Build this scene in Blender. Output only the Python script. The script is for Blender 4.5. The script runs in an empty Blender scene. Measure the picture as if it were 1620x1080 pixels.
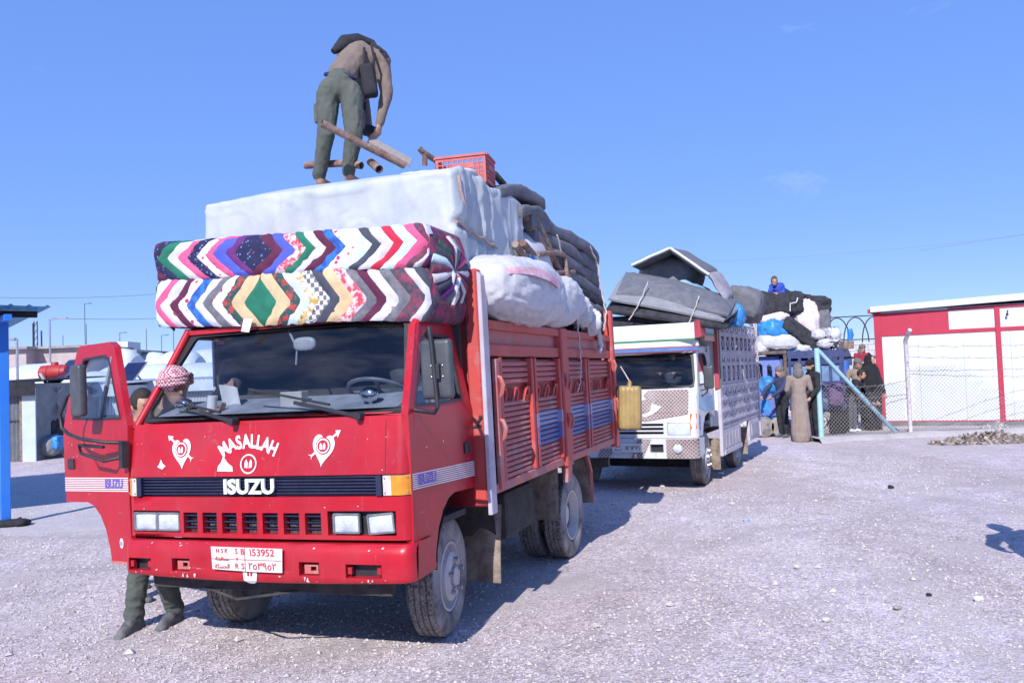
import bpy, bmesh, math, random
from math import sin, cos, tan, pi, radians, degrees, sqrt, atan2
from mathutils import Vector as V, Matrix, noise, geometry, Euler
import numpy as np
random.seed(7)
SC = bpy.context.scene
COL = SC.collection
# ------------------------------------------------------------------ camera
FPX, PITCH, ROLL, CAMH = 1300.0, 2.16, -2.1, 1.7
cd = bpy.data.cameras.new('camera'); cam = bpy.data.objects.new('camera', cd); COL.objects.link(cam)
cd.sensor_width = 36; cd.lens = FPX / 1620 * 36; cd.clip_start = .05; cd.clip_end = 3000
CAMM = Matrix.Translation((0, 0, CAMH)) @ Matrix.Rotation(radians(90 + PITCH), 4, 'X') @ Matrix.Rotation(radians(ROLL), 4, 'Z')
cam.matrix_world = CAMM
SC.camera = cam
# ------------------------------------------------------------------ light
SUN_AZ, SUN_EL = 16.0, 37.0          # light travels towards azimuth 16 deg right of the view axis
SC.view_settings.view_transform = 'Standard'; SC.view_settings.look = 'None'
SC.view_settings.gamma = 1; SC.view_settings.exposure = 0.3
w = bpy.data.worlds.new('World'); SC.world = w; w.use_nodes = True
nt = w.node_tree; nt.nodes.clear()
sky = nt.nodes.new('ShaderNodeTexSky'); sky.sky_type = 'NISHITA'; sky.sun_disc = False
sky.sun_elevation = radians(SUN_EL); sky.sun_rotation = radians(180 + SUN_AZ)
sky.altitude = 300; sky.air_density = .7; sky.dust_density = .05; sky.ozone_density = 6
bg = nt.nodes.new('ShaderNodeBackground'); bg.inputs[1].default_value = .15
wo = nt.nodes.new('ShaderNodeOutputWorld')
tcw = nt.nodes.new('ShaderNodeTexCoord'); mpw = nt.nodes.new('ShaderNodeMapping'); mpw.inputs['Scale'].default_value = (2.2, 2.2, 9)
nzw = nt.nodes.new('ShaderNodeTexNoise'); nzw.inputs['Scale'].default_value = 2.6; nzw.inputs['Detail'].default_value = 9
nzw.inputs['Roughness'].default_value = .62; nzw.inputs['Distortion'].default_value = .4
rpw = nt.nodes.new('ShaderNodeValToRGB'); rpw.color_ramp.elements[0].position = .655; rpw.color_ramp.elements[1].position = .86
rpw.color_ramp.elements[1].color = (.4, .4, .4, 1)
mxw = nt.nodes.new('ShaderNodeMixRGB'); mxw.inputs[2].default_value = (3.6, 4.4, 6.4, 1)
nt.links.new(tcw.outputs['Generated'], mpw.inputs[0]); nt.links.new(mpw.outputs[0], nzw.inputs['Vector'])
nt.links.new(nzw.outputs[0], rpw.inputs[0]); nt.links.new(rpw.outputs[0], mxw.inputs[0])
gmw = nt.nodes.new('ShaderNodeGamma'); gmw.inputs[1].default_value = .28
hsw = nt.nodes.new('ShaderNodeHueSaturation'); hsw.inputs['Saturation'].default_value = 2.05; hsw.inputs['Value'].default_value = 2.95; hsw.inputs['Hue'].default_value = .518
tnw = nt.nodes.new('ShaderNodeMixRGB'); tnw.blend_type = 'MULTIPLY'; tnw.inputs[0].default_value = 1; tnw.inputs[2].default_value = (.80, .92, 1.22, 1)
nt.links.new(sky.outputs[0], gmw.inputs[0]); nt.links.new(gmw.outputs[0], hsw.inputs['Color']); nt.links.new(hsw.outputs[0], tnw.inputs[1]); nt.links.new(tnw.outputs[0], mxw.inputs[1]); nt.links.new(mxw.outputs[0], bg.inputs[0]); nt.links.new(bg.outputs[0], wo.inputs[0])
sl = bpy.data.lights.new('sun', 'SUN'); sun = bpy.data.objects.new('sun', sl); COL.objects.link(sun)
sl.energy = 4.6; sl.angle = radians(.5); sl.color = (1, .965, .93)
_d = V((sin(radians(SUN_AZ)) * cos(radians(SUN_EL)), cos(radians(SUN_AZ)) * cos(radians(SUN_EL)), -sin(radians(SUN_EL))))
sun.rotation_euler = _d.to_track_quat('-Z', 'Y').to_euler(); sun.location = (-3, -10, 12)
SC.cycles.use_denoising = True; SC.cycles.max_bounces = 6; SC.cycles.transparent_max_bounces = 12
SC.cycles.caustics_reflective = False; SC.cycles.caustics_refractive = False

# ------------------------------------------------------------------ pixel helpers (photograph 1620x1080)
def ray(u, v): return CAMM.to_3x3() @ V(((u - 810) / FPX, (540 - v) / FPX, -1))
def gnd(u, v, z=0.0):
    d = ray(u, v); return V((0, 0, CAMH)) + d * ((z - CAMH) / d.z)
def atY(u, v, Y):
    d = ray(u, v); return V((0, 0, CAMH)) + d * (Y / d.y)
def frame(o, deg, lean=0): return Matrix.Translation(o) @ Matrix.Rotation(radians(-deg), 4, 'Z') @ Matrix.Rotation(radians(-lean), 4, 'Y')
I4 = Matrix.Identity(4)
# ------------------------------------------------------------------ materials
MATS = {}
def mat(name, col=(.5, .5, .5), col2=None, sc=6, rough=.6, bump=0, bsc=60, metal=0, dirt=None, spec=.5, stretch=None, wave=None, kind='noise', thr=(.38, .62), bdist=.01, uvm=None, emit=None, coat=0):
    """noise-varied principled; dirt=(colour, amount 0-1, scale)"""
    if name in MATS: return MATS[name]
    m = bpy.data.materials.new(name); m.use_nodes = True; t = m.node_tree; N = t.nodes; L = t.links
    p = N['Principled BSDF']; p.inputs['Roughness'].default_value = rough; p.inputs['Metallic'].default_value = metal
    p.inputs['Specular IOR Level'].default_value = spec; p.inputs['Coat Weight'].default_value = coat; p.inputs['Coat Roughness'].default_value = .12
    tc = N.new('ShaderNodeTexCoord'); src = tc.outputs['Object']
    if stretch:
        mp = N.new('ShaderNodeMapping'); mp.inputs['Scale'].default_value = stretch; L.new(src, mp.inputs[0]); src = mp.outputs[0]
    c = (*col, 1); out = None
    if col2:
        if kind == 'noise':
            n = N.new('ShaderNodeTexNoise'); n.inputs['Scale'].default_value = sc; n.inputs['Detail'].default_value = 7; n.inputs['Roughness'].default_value = .62
        elif kind == 'vor':
            n = N.new('ShaderNodeTexVoronoi'); n.inputs['Scale'].default_value = sc
        elif kind == 'check':
            n = N.new('ShaderNodeTexChecker'); n.inputs['Scale'].default_value = sc
        else:
            n = N.new('ShaderNodeTexWave'); n.inputs['Scale'].default_value = sc; n.inputs['Distortion'].default_value = 1.5; n.inputs['Detail'].default_value = 3
        L.new(src, n.inputs['Vector'])
        r = N.new('ShaderNodeValToRGB'); r.color_ramp.elements[0].position = thr[0]; r.color_ramp.elements[1].position = thr[1]
        r.color_ramp.elements[0].color = c; r.color_ramp.elements[1].color = (*col2, 1)
        L.new(n.outputs['Fac' if kind in ('noise', 'wave', 'check') else 'Distance'], r.inputs[0]); out = r.outputs[0]
    if dirt:
        dc, am, ds = dirt
        n = N.new('ShaderNodeTexNoise'); n.inputs['Scale'].default_value = ds; n.inputs['Detail'].default_value = 9; n.inputs['Roughness'].default_value = .7
        L.new(src, n.inputs['Vector'])
        r = N.new('ShaderNodeValToRGB'); r.color_ramp.elements[0].position = .72 - am * .45; r.color_ramp.elements[1].position = .80 - am * .2
        L.new(n.outputs['Fac'], r.inputs[0])
        mx = N.new('ShaderNodeMixRGB'); mx.inputs[1].default_value = c; mx.inputs[2].default_value = (*dc, 1)
        if out: L.new(out, mx.inputs[1])
        L.new(r.outputs[0], mx.inputs[0]); out = mx.outputs[0]
        mr = N.new('ShaderNodeMapRange'); mr.inputs[3].default_value = rough; mr.inputs[4].default_value = min(1, rough + .35)
        L.new(r.outputs[0], mr.inputs[0]); L.new(mr.outputs[0], p.inputs['Roughness'])
    if out: L.new(out, p.inputs['Base Color'])
    else: p.inputs['Base Color'].default_value = c
    if bump:
        n = N.new('ShaderNodeTexNoise'); n.inputs['Scale'].default_value = bsc; n.inputs['Detail'].default_value = 5
        L.new(src, n.inputs['Vector'])
        b = N.new('ShaderNodeBump'); b.inputs['Strength'].default_value = bump; b.inputs['Distance'].default_value = bdist
        L.new(n.outputs[0], b.inputs['Height']); L.new(b.outputs[0], p.inputs['Normal'])
    MATS[name] = m; return m
def glass(name, tint=(.8, .9, .95), refl=.12, dust=.06):
    if name in MATS: return MATS[name]
    m = bpy.data.materials.new(name); m.use_nodes = True; t = m.node_tree; N = t.nodes; L = t.links; N.clear()
    o = N.new('ShaderNodeOutputMaterial'); tr = N.new('ShaderNodeBsdfTransparent'); tr.inputs[0].default_value = (*tint, 1)
    g = N.new('ShaderNodeBsdfGlossy'); g.inputs['Roughness'].default_value = .03
    fr = N.new('ShaderNodeFresnel'); fr.inputs[0].default_value = 1.5
    ad = N.new('ShaderNodeMath'); ad.operation = 'MULTIPLY_ADD'; ad.inputs[1].default_value = 1.0; ad.inputs[2].default_value = refl; L.new(fr.outputs[0], ad.inputs[0])
    mx = N.new('ShaderNodeMixShader'); L.new(ad.outputs[0], mx.inputs[0]); L.new(tr.outputs[0], mx.inputs[1]); L.new(g.outputs[0], mx.inputs[2])
    df = N.new('ShaderNodeBsdfDiffuse'); df.inputs[0].default_value = (.55, .5, .48, 1)
    nz = N.new('ShaderNodeTexNoise'); nz.inputs['Scale'].default_value = 5; nz.inputs['Detail'].default_value = 8
    mr = N.new('ShaderNodeMapRange'); mr.inputs[1].default_value = .4; mr.inputs[2].default_value = .75; mr.inputs[4].default_value = dust; L.new(nz.outputs[0], mr.inputs[0])
    m2 = N.new('ShaderNodeMixShader'); L.new(mr.outputs[0], m2.inputs[0]); L.new(mx.outputs[0], m2.inputs[1]); L.new(df.outputs[0], m2.inputs[2]); L.new(m2.outputs[0], o.inputs[0])
    MATS[name] = m; return m
# ------------------------------------------------------------------ mesh builder
class MB:
    def __init__(s): s.v = []; s.f = []; s.m = []
    def add(s, vs, fs, mi=0):
        k = len(s.v); s.v += [tuple(p) for p in vs]; s.f += [tuple(i + k for i in f) for f in fs]; s.m += [mi] * len(fs); return s
    def box(s, x0, x1, y0, y1, z0, z1, mi=0):
        return s.add([(x0, y0, z0), (x1, y0, z0), (x1, y1, z0), (x0, y1, z0), (x0, y0, z1), (x1, y0, z1), (x1, y1, z1), (x0, y1, z1)],
                     [(0, 3, 2, 1), (4, 5, 6, 7), (0, 1, 5, 4), (1, 2, 6, 5), (2, 3, 7, 6), (3, 0, 4, 7)], mi)
    def obox(s, c, size, rot=None, mi=0):
        R = rot.to_3x3() if rot is not None else Matrix.Identity(3); c = V(c); h = V(size) / 2
        P = [c + R @ V((sx * h.x, sy * h.y, sz * h.z)) for sx, sy, sz in ((-1, -1, -1), (1, -1, -1), (1, 1, -1), (-1, 1, -1), (-1, -1, 1), (1, -1, 1), (1, 1, 1), (-1, 1, 1))]
        return s.add(P, [(0, 3, 2, 1), (4, 5, 6, 7), (0, 1, 5, 4), (1, 2, 6, 5), (2, 3, 7, 6), (3, 0, 4, 7)], mi)
    def bar(s, a, b, w_, h_, up=(0, 0, 1), mi=0):
        a, b = V(a), V(b); d = (b - a); L_ = d.length; y = d.normalized(); x = y.cross(V(up)).normalized(); z = x.cross(y)
        return s.obox((a + b) / 2, (w_, L_, h_), Matrix((x, y, z)).transposed(), mi)
    def tube(s, path, r, n=8, closed=False, mi=0, caps=True):
        P = [V(p) for p in path]; k = len(P); rs = r if isinstance(r, (list, tuple)) else [r] * k
        b = len(s.v); prev = None
        for i, p in enumerate(P):
            a = P[(i - 1) % k] if (i > 0 or closed) else P[i]; c = P[(i + 1) % k] if (i < k - 1 or closed) else P[i]
            t = (c - a).normalized()
            if prev is None:
                x = t.cross(V((0, 0, 1)));  x = x if x.length > .05 else t.cross(V((1, 0, 0))); x.normalize()
            else:
                x = (prev - t * prev.dot(t)).normalized()
            prev = x; y = t.cross(x)
            for j in range(n):
                an = 2 * pi * j / n; s.v.append(tuple(p + x * (rs[i] * cos(an)) + y * (rs[i] * sin(an))))
        m = k if closed else k - 1
        for i in range(m):
            for j in range(n):
                i2 = (i + 1) % k; j2 = (j + 1) % n
                s.f.append((b + i * n + j, b + i * n + j2, b + i2 * n + j2, b + i2 * n + j)); s.m.append(mi)
        if caps and not closed:
            s.f.append(tuple(b + j for j in range(n))[::-1]); s.f.append(tuple(b + (k - 1) * n + j for j in range(n))); s.m += [mi, mi]
        return s
    def lathe(s, prof, n=24, T=None, mi=0, cap=False):
        """profile of (radius, axial) spun round the X axis of T"""
        T = T or I4; b = len(s.v); k = len(prof)
        for (r, h) in prof:
            for j in range(n):
                a = 2 * pi * j / n; s.v.append(tuple(T @ V((h, r * cos(a), r * sin(a)))))
        for i in range(k - 1):
            for j in range(n):
                j2 = (j + 1) % n; s.f.append((b + i * n + j, b + i * n + j2, b + (i + 1) * n + j2, b + (i + 1) * n + j)); s.m.append(mi)
        if cap:
            s.f.append(tuple(b + j for j in range(n))); s.f.append(tuple(b + (k - 1) * n + j for j in range(n))[::-1]); s.m += [mi, mi]
        return s
    def plate(s, loops, d, fn, mi=0):
        """polygon with holes in 2D (a,b), thickness d; fn(a,b,t)->3D"""
        pts = [p for l in loops for p in l]
        tri = geometry.tessellate_polygon([[V((p[0], p[1], 0)) for p in l] for l in loops]); n = len(pts); b = len(s.v)
        s.v += [tuple(fn(p[0], p[1], 0)) for p in pts] + [tuple(fn(p[0], p[1], d)) for p in pts]
        for t in tri:
            s.f.append((b + t[0], b + t[1], b + t[2])); s.f.append((b + n + t[2], b + n + t[1], b + n + t[0])); s.m += [mi, mi]
        o = 0
        for l in loops:
            for i in range(len(l)):
                j = (i + 1) % len(l); s.f.append((b + o + i, b + o + j, b + n + o + j, b + n + o + i)); s.m.append(mi)
            o += len(l)
        return s
    def grid(s, fn, nu, nv, cu=False, cv=False, mi=0):
        b = len(s.v); ku = nu if cu else nu + 1; kv = nv if cv else nv + 1
        for i in range(ku):
            for j in range(kv): s.v.append(tuple(fn(i / nu, j / nv)))
        for i in range(nu):
            for j in range(nv):
                i2 = (i + 1) % ku; j2 = (j + 1) % kv
                s.f.append((b + i * kv + j, b + i2 * kv + j, b + i2 * kv + j2, b + i * kv + j2)); s.m.append(mi)
        return s
    def ell(s, c, r, n=12, R=None, mi=0, e=1.0):
        c = V(c); R = R.to_3x3() if R is not None else Matrix.Identity(3); n2 = max(4, n // 2); b = len(s.v)
        sg = lambda x: (abs(x) ** e) * (1 if x >= 0 else -1)
        for i in range(1, n2):
            th = pi * i / n2
            for j in range(n):
                ph = 2 * pi * j / n; s.v.append(tuple(c + R @ V((r[0] * sg(sin(th)) * sg(cos(ph)), r[1] * sg(sin(th)) * sg(sin(ph)), r[2] * sg(cos(th))))))
        top = len(s.v); s.v.append(tuple(c + R @ V((0, 0, r[2])))); bot = len(s.v); s.v.append(tuple(c - R @ V((0, 0, r[2]))))
        for i in range(n2 - 2):
            for j in range(n):
                j2 = (j + 1) % n; s.f.append((b + i * n + j, b + (i + 1) * n + j, b + (i + 1) * n + j2, b + i * n + j2)); s.m.append(mi)
        for j in range(n):
            j2 = (j + 1) % n; s.f.append((top, b + j, b + j2)); s.f.append((bot, b + (n2 - 2) * n + j2, b + (n2 - 2) * n + j)); s.m += [mi, mi]
        return s
    def text(s, txt, size, fn, depth=.002, mi=0, bold=0.0, sx=1.0):
        """flat lettering: fn(a, b, t)->3D with a along the line, b up"""
        cu = bpy.data.curves.new('t', 'FONT'); cu.body = txt; cu.size = size; cu.extrude = depth / 2; cu.offset = bold; cu.align_x = 'CENTER'; cu.align_y = 'CENTER'; cu.resolution_u = 3
        o = bpy.data.objects.new('t', cu); COL.objects.link(o); bpy.context.view_layer.update()
        me = bpy.data.meshes.new_from_object(o.evaluated_get(bpy.context.evaluated_depsgraph_get()))
        s.add([fn(p.co.x * sx, p.co.y, p.co.z + depth / 2) for p in me.vertices], [tuple(p.vertices) for p in me.polygons], mi)
        bpy.data.objects.remove(o); bpy.data.curves.remove(cu); bpy.data.meshes.remove(me); return s
    def mesh(s, name, mats, smooth=0, bevel=0, bseg=1, off=None, weld=False):
        me = bpy.data.meshes.new(name)
        vs = s.v if off is None else [(p[0] - off[0], p[1] - off[1], p[2] - off[2]) for p in s.v]
        me.from_pydata(vs, [], s.f)
        mats = mats if isinstance(mats, (list, tuple)) else [mats]
        for m in mats: me.materials.append(m)
        me.polygons.foreach_set('material_index', s.m)
        bm = bmesh.new(); bm.from_mesh(me)
        if weld: bmesh.ops.remove_doubles(bm, verts=bm.verts, dist=1e-4)
        bmesh.ops.recalc_face_normals(bm, faces=bm.faces)
        if bevel:
            ed = [e for e in bm.edges if len(e.link_faces) == 2 and e.calc_face_angle(0) > .5]
            bmesh.ops.bevel(bm, geom=ed, offset=bevel, segments=bseg, profile=.6, affect='EDGES', clamp_overlap=True)
        bm.to_mesh(me); bm.free()
        if smooth:
            me.polygons.foreach_set('use_smooth', [True] * len(me.polygons)); me.set_sharp_from_angle(angle=radians(smooth))
        me.update(); return me
    def build(s, name, mats, parent=None, smooth=0, bevel=0, bseg=1, weld=False, M=None):
        o = bpy.data.objects.new(name, s.mesh(name, mats, smooth, bevel, bseg, None, weld)); COL.objects.link(o)
        if parent: o.parent = parent
        if M is not None:
            if parent: o.matrix_local = M
            else: o.matrix_world = M
        return o
    def base(s):
        a = np.array(s.v); return V(((a[:, 0].min() + a[:, 0].max()) / 2, (a[:, 1].min() + a[:, 1].max()) / 2, a[:, 2].min()))
    def solo(s, name, mats, label, cat, group=None, M=I4, smooth=0, bevel=0, bseg=1, weld=False):
        c = s.base(); o = bpy.data.objects.new(name, s.mesh(name, mats, smooth, bevel, bseg, c, weld)); COL.objects.link(o)
        o.matrix_world = M @ Matrix.Translation(c); return tag(o, label, cat, group)
def tag(o, label=None, cat=None, group=None, kind=None):
    if label: o['label'] = label
    if cat: o['category'] = cat
    if group: o['group'] = group
    if kind: o['kind'] = kind
    return o
def thing(name, label, cat, group=None, M=I4):
    o = bpy.data.objects.new(name, None); o.empty_display_size = .2; COL.objects.link(o); o.matrix_world = M
    return tag(o, label, cat, group)
def copy_tree(o, parent=None):
    c = o.copy(); COL.objects.link(c)
    if parent: c.parent = parent
    for ch in [x for x in bpy.data.objects if x.parent == o]: copy_tree(ch, c)
    return c
def nz(p, s=1.0, k=0): return noise.noise(V((p[0] * s + k * 7.3, p[1] * s - k * 3.1, p[2] * s + k)))
def lerp(a, b, t): return a + (b - a) * t
# ------------------------------------------------------------------ ground
def gz(x, y):
    far = max(0, min(1, (y - 14) / 30))
    h = .012 * nz((x, y, 0), .9) + .006 * nz((x, y, 3), 3.1)
    h += far * .25 * nz((x, y, 9), .05)
    return h - .004
m_ground = bpy.data.materials.new('gravel_ground'); m_ground.use_nodes = True
def _ground_mat(m, light):
    t = m.node_tree; N = t.nodes; L = t.links; p = N['Principled BSDF']; p.inputs['Roughness'].default_value = .95; p.inputs['Specular IOR Level'].default_value = .2
    tc = N.new('ShaderNodeTexCoord').outputs['Object']
    def noi(s, d=8, r=.6, st=None):
        n = N.new('ShaderNodeTexNoise'); n.inputs['Scale'].default_value = s; n.inputs['Detail'].default_value = d; n.inputs['Roughness'].default_value = r
        if st:
            mp = N.new('ShaderNodeMapping'); mp.inputs['Scale'].default_value = st; mp.inputs['Rotation'].default_value = (0, 0, -.9); L.new(tc, mp.inputs[0]); L.new(mp.outputs[0], n.inputs['Vector'])
        else: L.new(tc, n.inputs['Vector'])
        return n.outputs['Fac']
    def ramp(f, a, b, ca, cb):
        r = N.new('ShaderNodeValToRGB'); e = r.color_ramp.elements; e[0].position = a; e[1].position = b; e[0].color = (*ca, 1); e[1].color = (*cb, 1); L.new(f, r.inputs[0]); return r.outputs[0]
    def mix(f, a, b, op='MIX'):
        x = N.new('ShaderNodeMixRGB'); x.blend_type = op
        if isinstance(f, float): x.inputs[0].default_value = f
        else: L.new(f, x.inputs[0])
        L.new(a, x.inputs[1]); L.new(b, x.inputs[2]); return x.outputs[0]
    big = ramp(noi(.45, 6, .6, (1, .35, 1)), .36, .66, (.49, .425, .405), (.60, .55, .555))
    mid = ramp(noi(2.4, 8, .7), .3, .7, (.80, .78, .78), (1.14, 1.12, 1.14))
    c = mix(1.0, big, mid, 'MULTIPLY')
    v = N.new('ShaderNodeTexVoronoi'); v.inputs['Scale'].default_value = 75; v.inputs['Randomness'].default_value = 1; L.new(tc, v.inputs['Vector'])
    sp = N.new('ShaderNodeSeparateColor'); L.new(v.outputs['Color'], sp.inputs[0])
    peb = ramp(sp.outputs[0], .05, .97, (.52, .50, .52), (1.46, 1.44, 1.46))
    c = mix(.75, c, mix(1.0, c, peb, 'MULTIPLY'))
    v2 = N.new('ShaderNodeTexVoronoi'); v2.inputs['Scale'].default_value = 26; L.new(tc, v2.inputs['Vector'])
    sp2 = N.new('ShaderNodeSeparateColor'); L.new(v2.outputs['Color'], sp2.inputs[0])
    peb2 = ramp(sp2.outputs[1], .1, .9, (.82, .80, .81), (1.18, 1.17, 1.18))
    c = mix(.6, c, mix(1.0, c, peb2, 'MULTIPLY'))
    dust = ramp(noi(.8, 7, .62, (1, .5, 1)), .50, .64, (0, 0, 0), (1, 1, 1))
    dc = N.new('ShaderNodeRGB'); dc.outputs[0].default_value = (.50, .435, .415, 1)
    dm = N.new('ShaderNodeMath'); dm.operation = 'MULTIPLY'; dm.inputs[1].default_value = .62; L.new(dust, dm.inputs[0]); c = mix(dm.outputs[0], c, dc.outputs[0])
    sx = N.new('ShaderNodeSeparateXYZ'); L.new(tc, sx.inputs[0])
    def M2(op, a, b):
        q = N.new('ShaderNodeMath'); q.operation = op
        for i_, v_ in ((0, a), (1, b)):
            if isinstance(v_, (int, float)): q.inputs[i_].default_value = v_
            else: L.new(v_, q.inputs[i_])
        return q.outputs[0]
    wob = noi(.35, 3, .5)
    for (cx_, cy_, R_, gap) in ((-14, 2, 21.5, 1.7), (14.5, -9, 20.2, 1.75), (-3, 34, 25.5, 1.7)):      # faint tyre tracks along wide arcs
        dx, dy = M2('SUBTRACT', sx.outputs[0], cx_), M2('SUBTRACT', sx.outputs[1], cy_); r_ = M2('SQRT', M2('ADD', M2('MULTIPLY', dx, dx), M2('MULTIPLY', dy, dy)), 0)
        r_ = M2('ADD', r_, M2('MULTIPLY', wob, 1.6))
        for g_ in (0, gap):
            d_ = M2('ABSOLUTE', M2('SUBTRACT', r_, R_ + g_), 0); tr_ = N.new('ShaderNodeMapRange'); tr_.inputs[1].default_value = .08; tr_.inputs[2].default_value = .22; tr_.inputs[3].default_value = .42; tr_.inputs[4].default_value = 0; L.new(d_, tr_.inputs[0])
            brk = M2('MULTIPLY', tr_.outputs[0], ramp(noi(1.1, 5), .38, .55, (0, 0, 0), (1, 1, 1))); tcx = N.new('ShaderNodeRGB'); tcx.outputs[0].default_value = (.40, .355, .35, 1); c = mix(brk, c, tcx.outputs[0])
    if light:
        c = mix(.5, c, ramp(noi(1.3), .3, .7, (.44, .42, .43), (.5, .48, .5)))
    L.new(c, p.inputs['Base Color'])
    b = N.new('ShaderNodeBump'); b.inputs['Strength'].default_value = .55 if not light else .25; b.inputs['Distance'].default_value = .012
    ad = N.new('ShaderNodeMath'); ad.operation = 'ADD'; L.new(v.outputs['Distance'], ad.inputs[0]); L.new(noi(38, 9, .75), ad.inputs[1])
    L.new(ad.outputs[0], b.inputs['Height']); L.new(b.outputs[0], p.inputs['Normal'])
_ground_mat(m_ground, False)
m_road = bpy.data.materials.new('dusty_road'); m_road.use_nodes = True; _ground_mat(m_road, True)
xs = sorted(set([round(-30 + i * .5, 3) for i in range(121)] + [-1500, -700, -300, -150, -80, -50, 50, 80, 150, 300, 700, 1500] + [round(-6 + i * .12, 3) for i in range(101)]))
ys = sorted(set([-60, -30, -15, -8, -4, -2, 0] + [round(1 + i * .15, 3) for i in range(100)] + [16 + i * .6 for i in range(60)] + [55, 65, 80, 110, 160, 250, 400, 700, 1200, 2200]))
g = MB(); g.grid(lambda a, b: (xs[round(a * (len(xs) - 1))], ys[round(b * (len(ys) - 1))], gz(xs[round(a * (len(xs) - 1))], ys[round(b * (len(ys) - 1))])), len(xs) - 1, len(ys) - 1)
tag(g.build('ground', m_ground, smooth=60), kind='structure')
# loose gravel
def gravel():
    rng = np.random.default_rng(3); n = 78000
    d = 2.4 * (16 / 2.4) ** (rng.random(n) ** .8); an = (rng.random(n) - .5) * 1.35
    X = d * np.sin(an) / np.cos(an) * np.cos(an); Y = d * np.cos(an)
    keep = np.array([nz((x, y, 1), .55) + .35 * nz((x, y, 5), 2.2) for x, y in zip(X, Y)]) > rng.normal(-.12, .22, n)
    X, Y = X[keep], Y[keep]; n = len(X)
    s = .0032 + .0062 * rng.random(n) ** 2.2 * (1 + Y / 8); big_ = rng.random(n) < .005; s[big_] *= 2.4
    oc = np.array([(1, 0, 0), (0, 1, 0), (-1, 0, 0), (0, -1, 0), (0, 0, .75), (0, 0, -.5)])
    th = rng.random(n) * 6.28; st = .6 + rng.random((n, 3)) * .9
    v = oc[None] * st[:, None, :] * s[:, None, None] * (.75 + .5 * rng.random((n, 6, 1)))
    c, si = np.cos(th)[:, None], np.sin(th)[:, None]
    vx = v[:, :, 0] * c - v[:, :, 1] * si; vy = v[:, :, 0] * si + v[:, :, 1] * c
    gzv = np.array([gz(x, y) for x, y in zip(X, Y)])
    P = np.stack([vx + X[:, None], vy + Y[:, None], v[:, :, 2] + gzv[:, None] + .25 * s[:, None]], -1).reshape(-1, 3)
    F = np.array([(0, 1, 4), (1, 2, 4), (2, 3, 4), (3, 0, 4), (1, 0, 5), (2, 1, 5), (3, 2, 5), (0, 3, 5)])
    F = (F[None] + (np.arange(n) * 6)[:, None, None]).reshape(-1, 3)
    me = bpy.data.meshes.new('gravel'); me.from_pydata(P.tolist(), [], F.tolist())
    ms = [mat('pebble_grey', (.43, .385, .37), (.57, .525, .52), 30, .95), mat('pebble_pale', (.60, .57, .57), (.48, .44, .42), 20, .9), mat('pebble_brown', (.30, .26, .24), (.42, .38, .36), 30, .9)]
    for m in ms: me.materials.append(m)
    mi = np.repeat(rng.choice(3, n, p=[.74, .10, .16]), 8); me.polygons.foreach_set('material_index', mi.astype(np.int32)); me.update()
    o = bpy.data.objects.new('gravel', me); COL.objects.link(o); tag(o, 'loose pale gravel strewn over the open yard', 'gravel', kind='stuff')
gravel()
# pale packed road beyond the shelter
rd = MB()
def roadf(u, v):
    x = lerp(-40, -2.6, u ** .6); a = 9.75 + .012 * (x + 9) ** 2 * (1 if x < -9 else 1.9) * .35; b = 16.0 - .03 * (x + 9) * 3 * (1 if x > -9 else .4)
    y = lerp(a, b, v) + .12 * nz((x, v * 8, 4), .8); return (x, y, gz(x, y) + (.008 if 0 < v < 1 else -.004))
rd.grid(roadf, 160, 30)
tag(rd.build('road', m_road, smooth=60), kind='structure')
# ------------------------------------------------------------------ red truck
T1 = frame((-1.533, 4.893, 0), 19.5, 1.0)
RED = mat('truck_red', (.46, .006, .02), (.37, .006, .018), 2.2, .36, dirt=((.36, .10, .11), .2, 7), spec=.45, bump=.06, bsc=9, bdist=.014)
def weather(m, film=(.44, .24, .24), amt=.38):
    t = m.node_tree; N, L = t.nodes, t.links; p = N['Principled BSDF']; src = p.inputs['Base Color'].links[0].from_socket; tc = N.new('ShaderNodeTexCoord')
    def nn(sc_, st, d=8):
        mp = N.new('ShaderNodeMapping'); mp.inputs['Scale'].default_value = st; L.new(tc.outputs['Object'], mp.inputs[0]); n = N.new('ShaderNodeTexNoise'); n.inputs['Scale'].default_value = sc_; n.inputs['Detail'].default_value = d; n.inputs['Roughness'].default_value = .68; L.new(mp.outputs[0], n.inputs['Vector']); return n.outputs['Fac']
    def mr(f, a, b, o): r = N.new('ShaderNodeMapRange'); r.inputs[1].default_value = a; r.inputs[2].default_value = b; r.inputs[4].default_value = o; L.new(f, r.inputs[0]); return r.outputs[0]
    for f, col in ((mr(nn(1.6, (1, 1, 1)), .42, .74, amt), film), (mr(nn(6, (7, 7, .5)), .60, .72, .35), (.42, .20, .20)), (mr(nn(7, (.6, .6, 8)), .66, .72, .45), (.58, .42, .42)), (mr(nn(22, (1, 1, 1)), .68, .74, .6), (.10, .03, .03))):
        x = N.new('ShaderNodeMixRGB'); L.new(f, x.inputs[0]); L.new(src, x.inputs[1]); x.inputs[2].default_value = (*col, 1); src = x.outputs[0]
    L.new(src, p.inputs['Base Color']); return m
weather(RED, (.34, .10, .11), .3)
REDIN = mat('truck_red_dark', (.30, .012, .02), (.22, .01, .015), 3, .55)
BEDRED = mat('bed_red', (.50, .06, .05), (.43, .065, .06), 2.5, .55, dirt=((.42, .20, .20), .42, 4), bump=.12, bsc=22)
BEDPINK = mat('bed_faded_red', (.50, .125, .115), (.44, .14, .13), 3, .6, dirt=((.44, .30, .29), .5, 6), bump=.15, bsc=25)
BEDWHITE = mat('bed_pale_paint', (.46, .43, .50), (.40, .34, .38), 5, .55, dirt=((.55, .22, .22), .3, 6))
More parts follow.
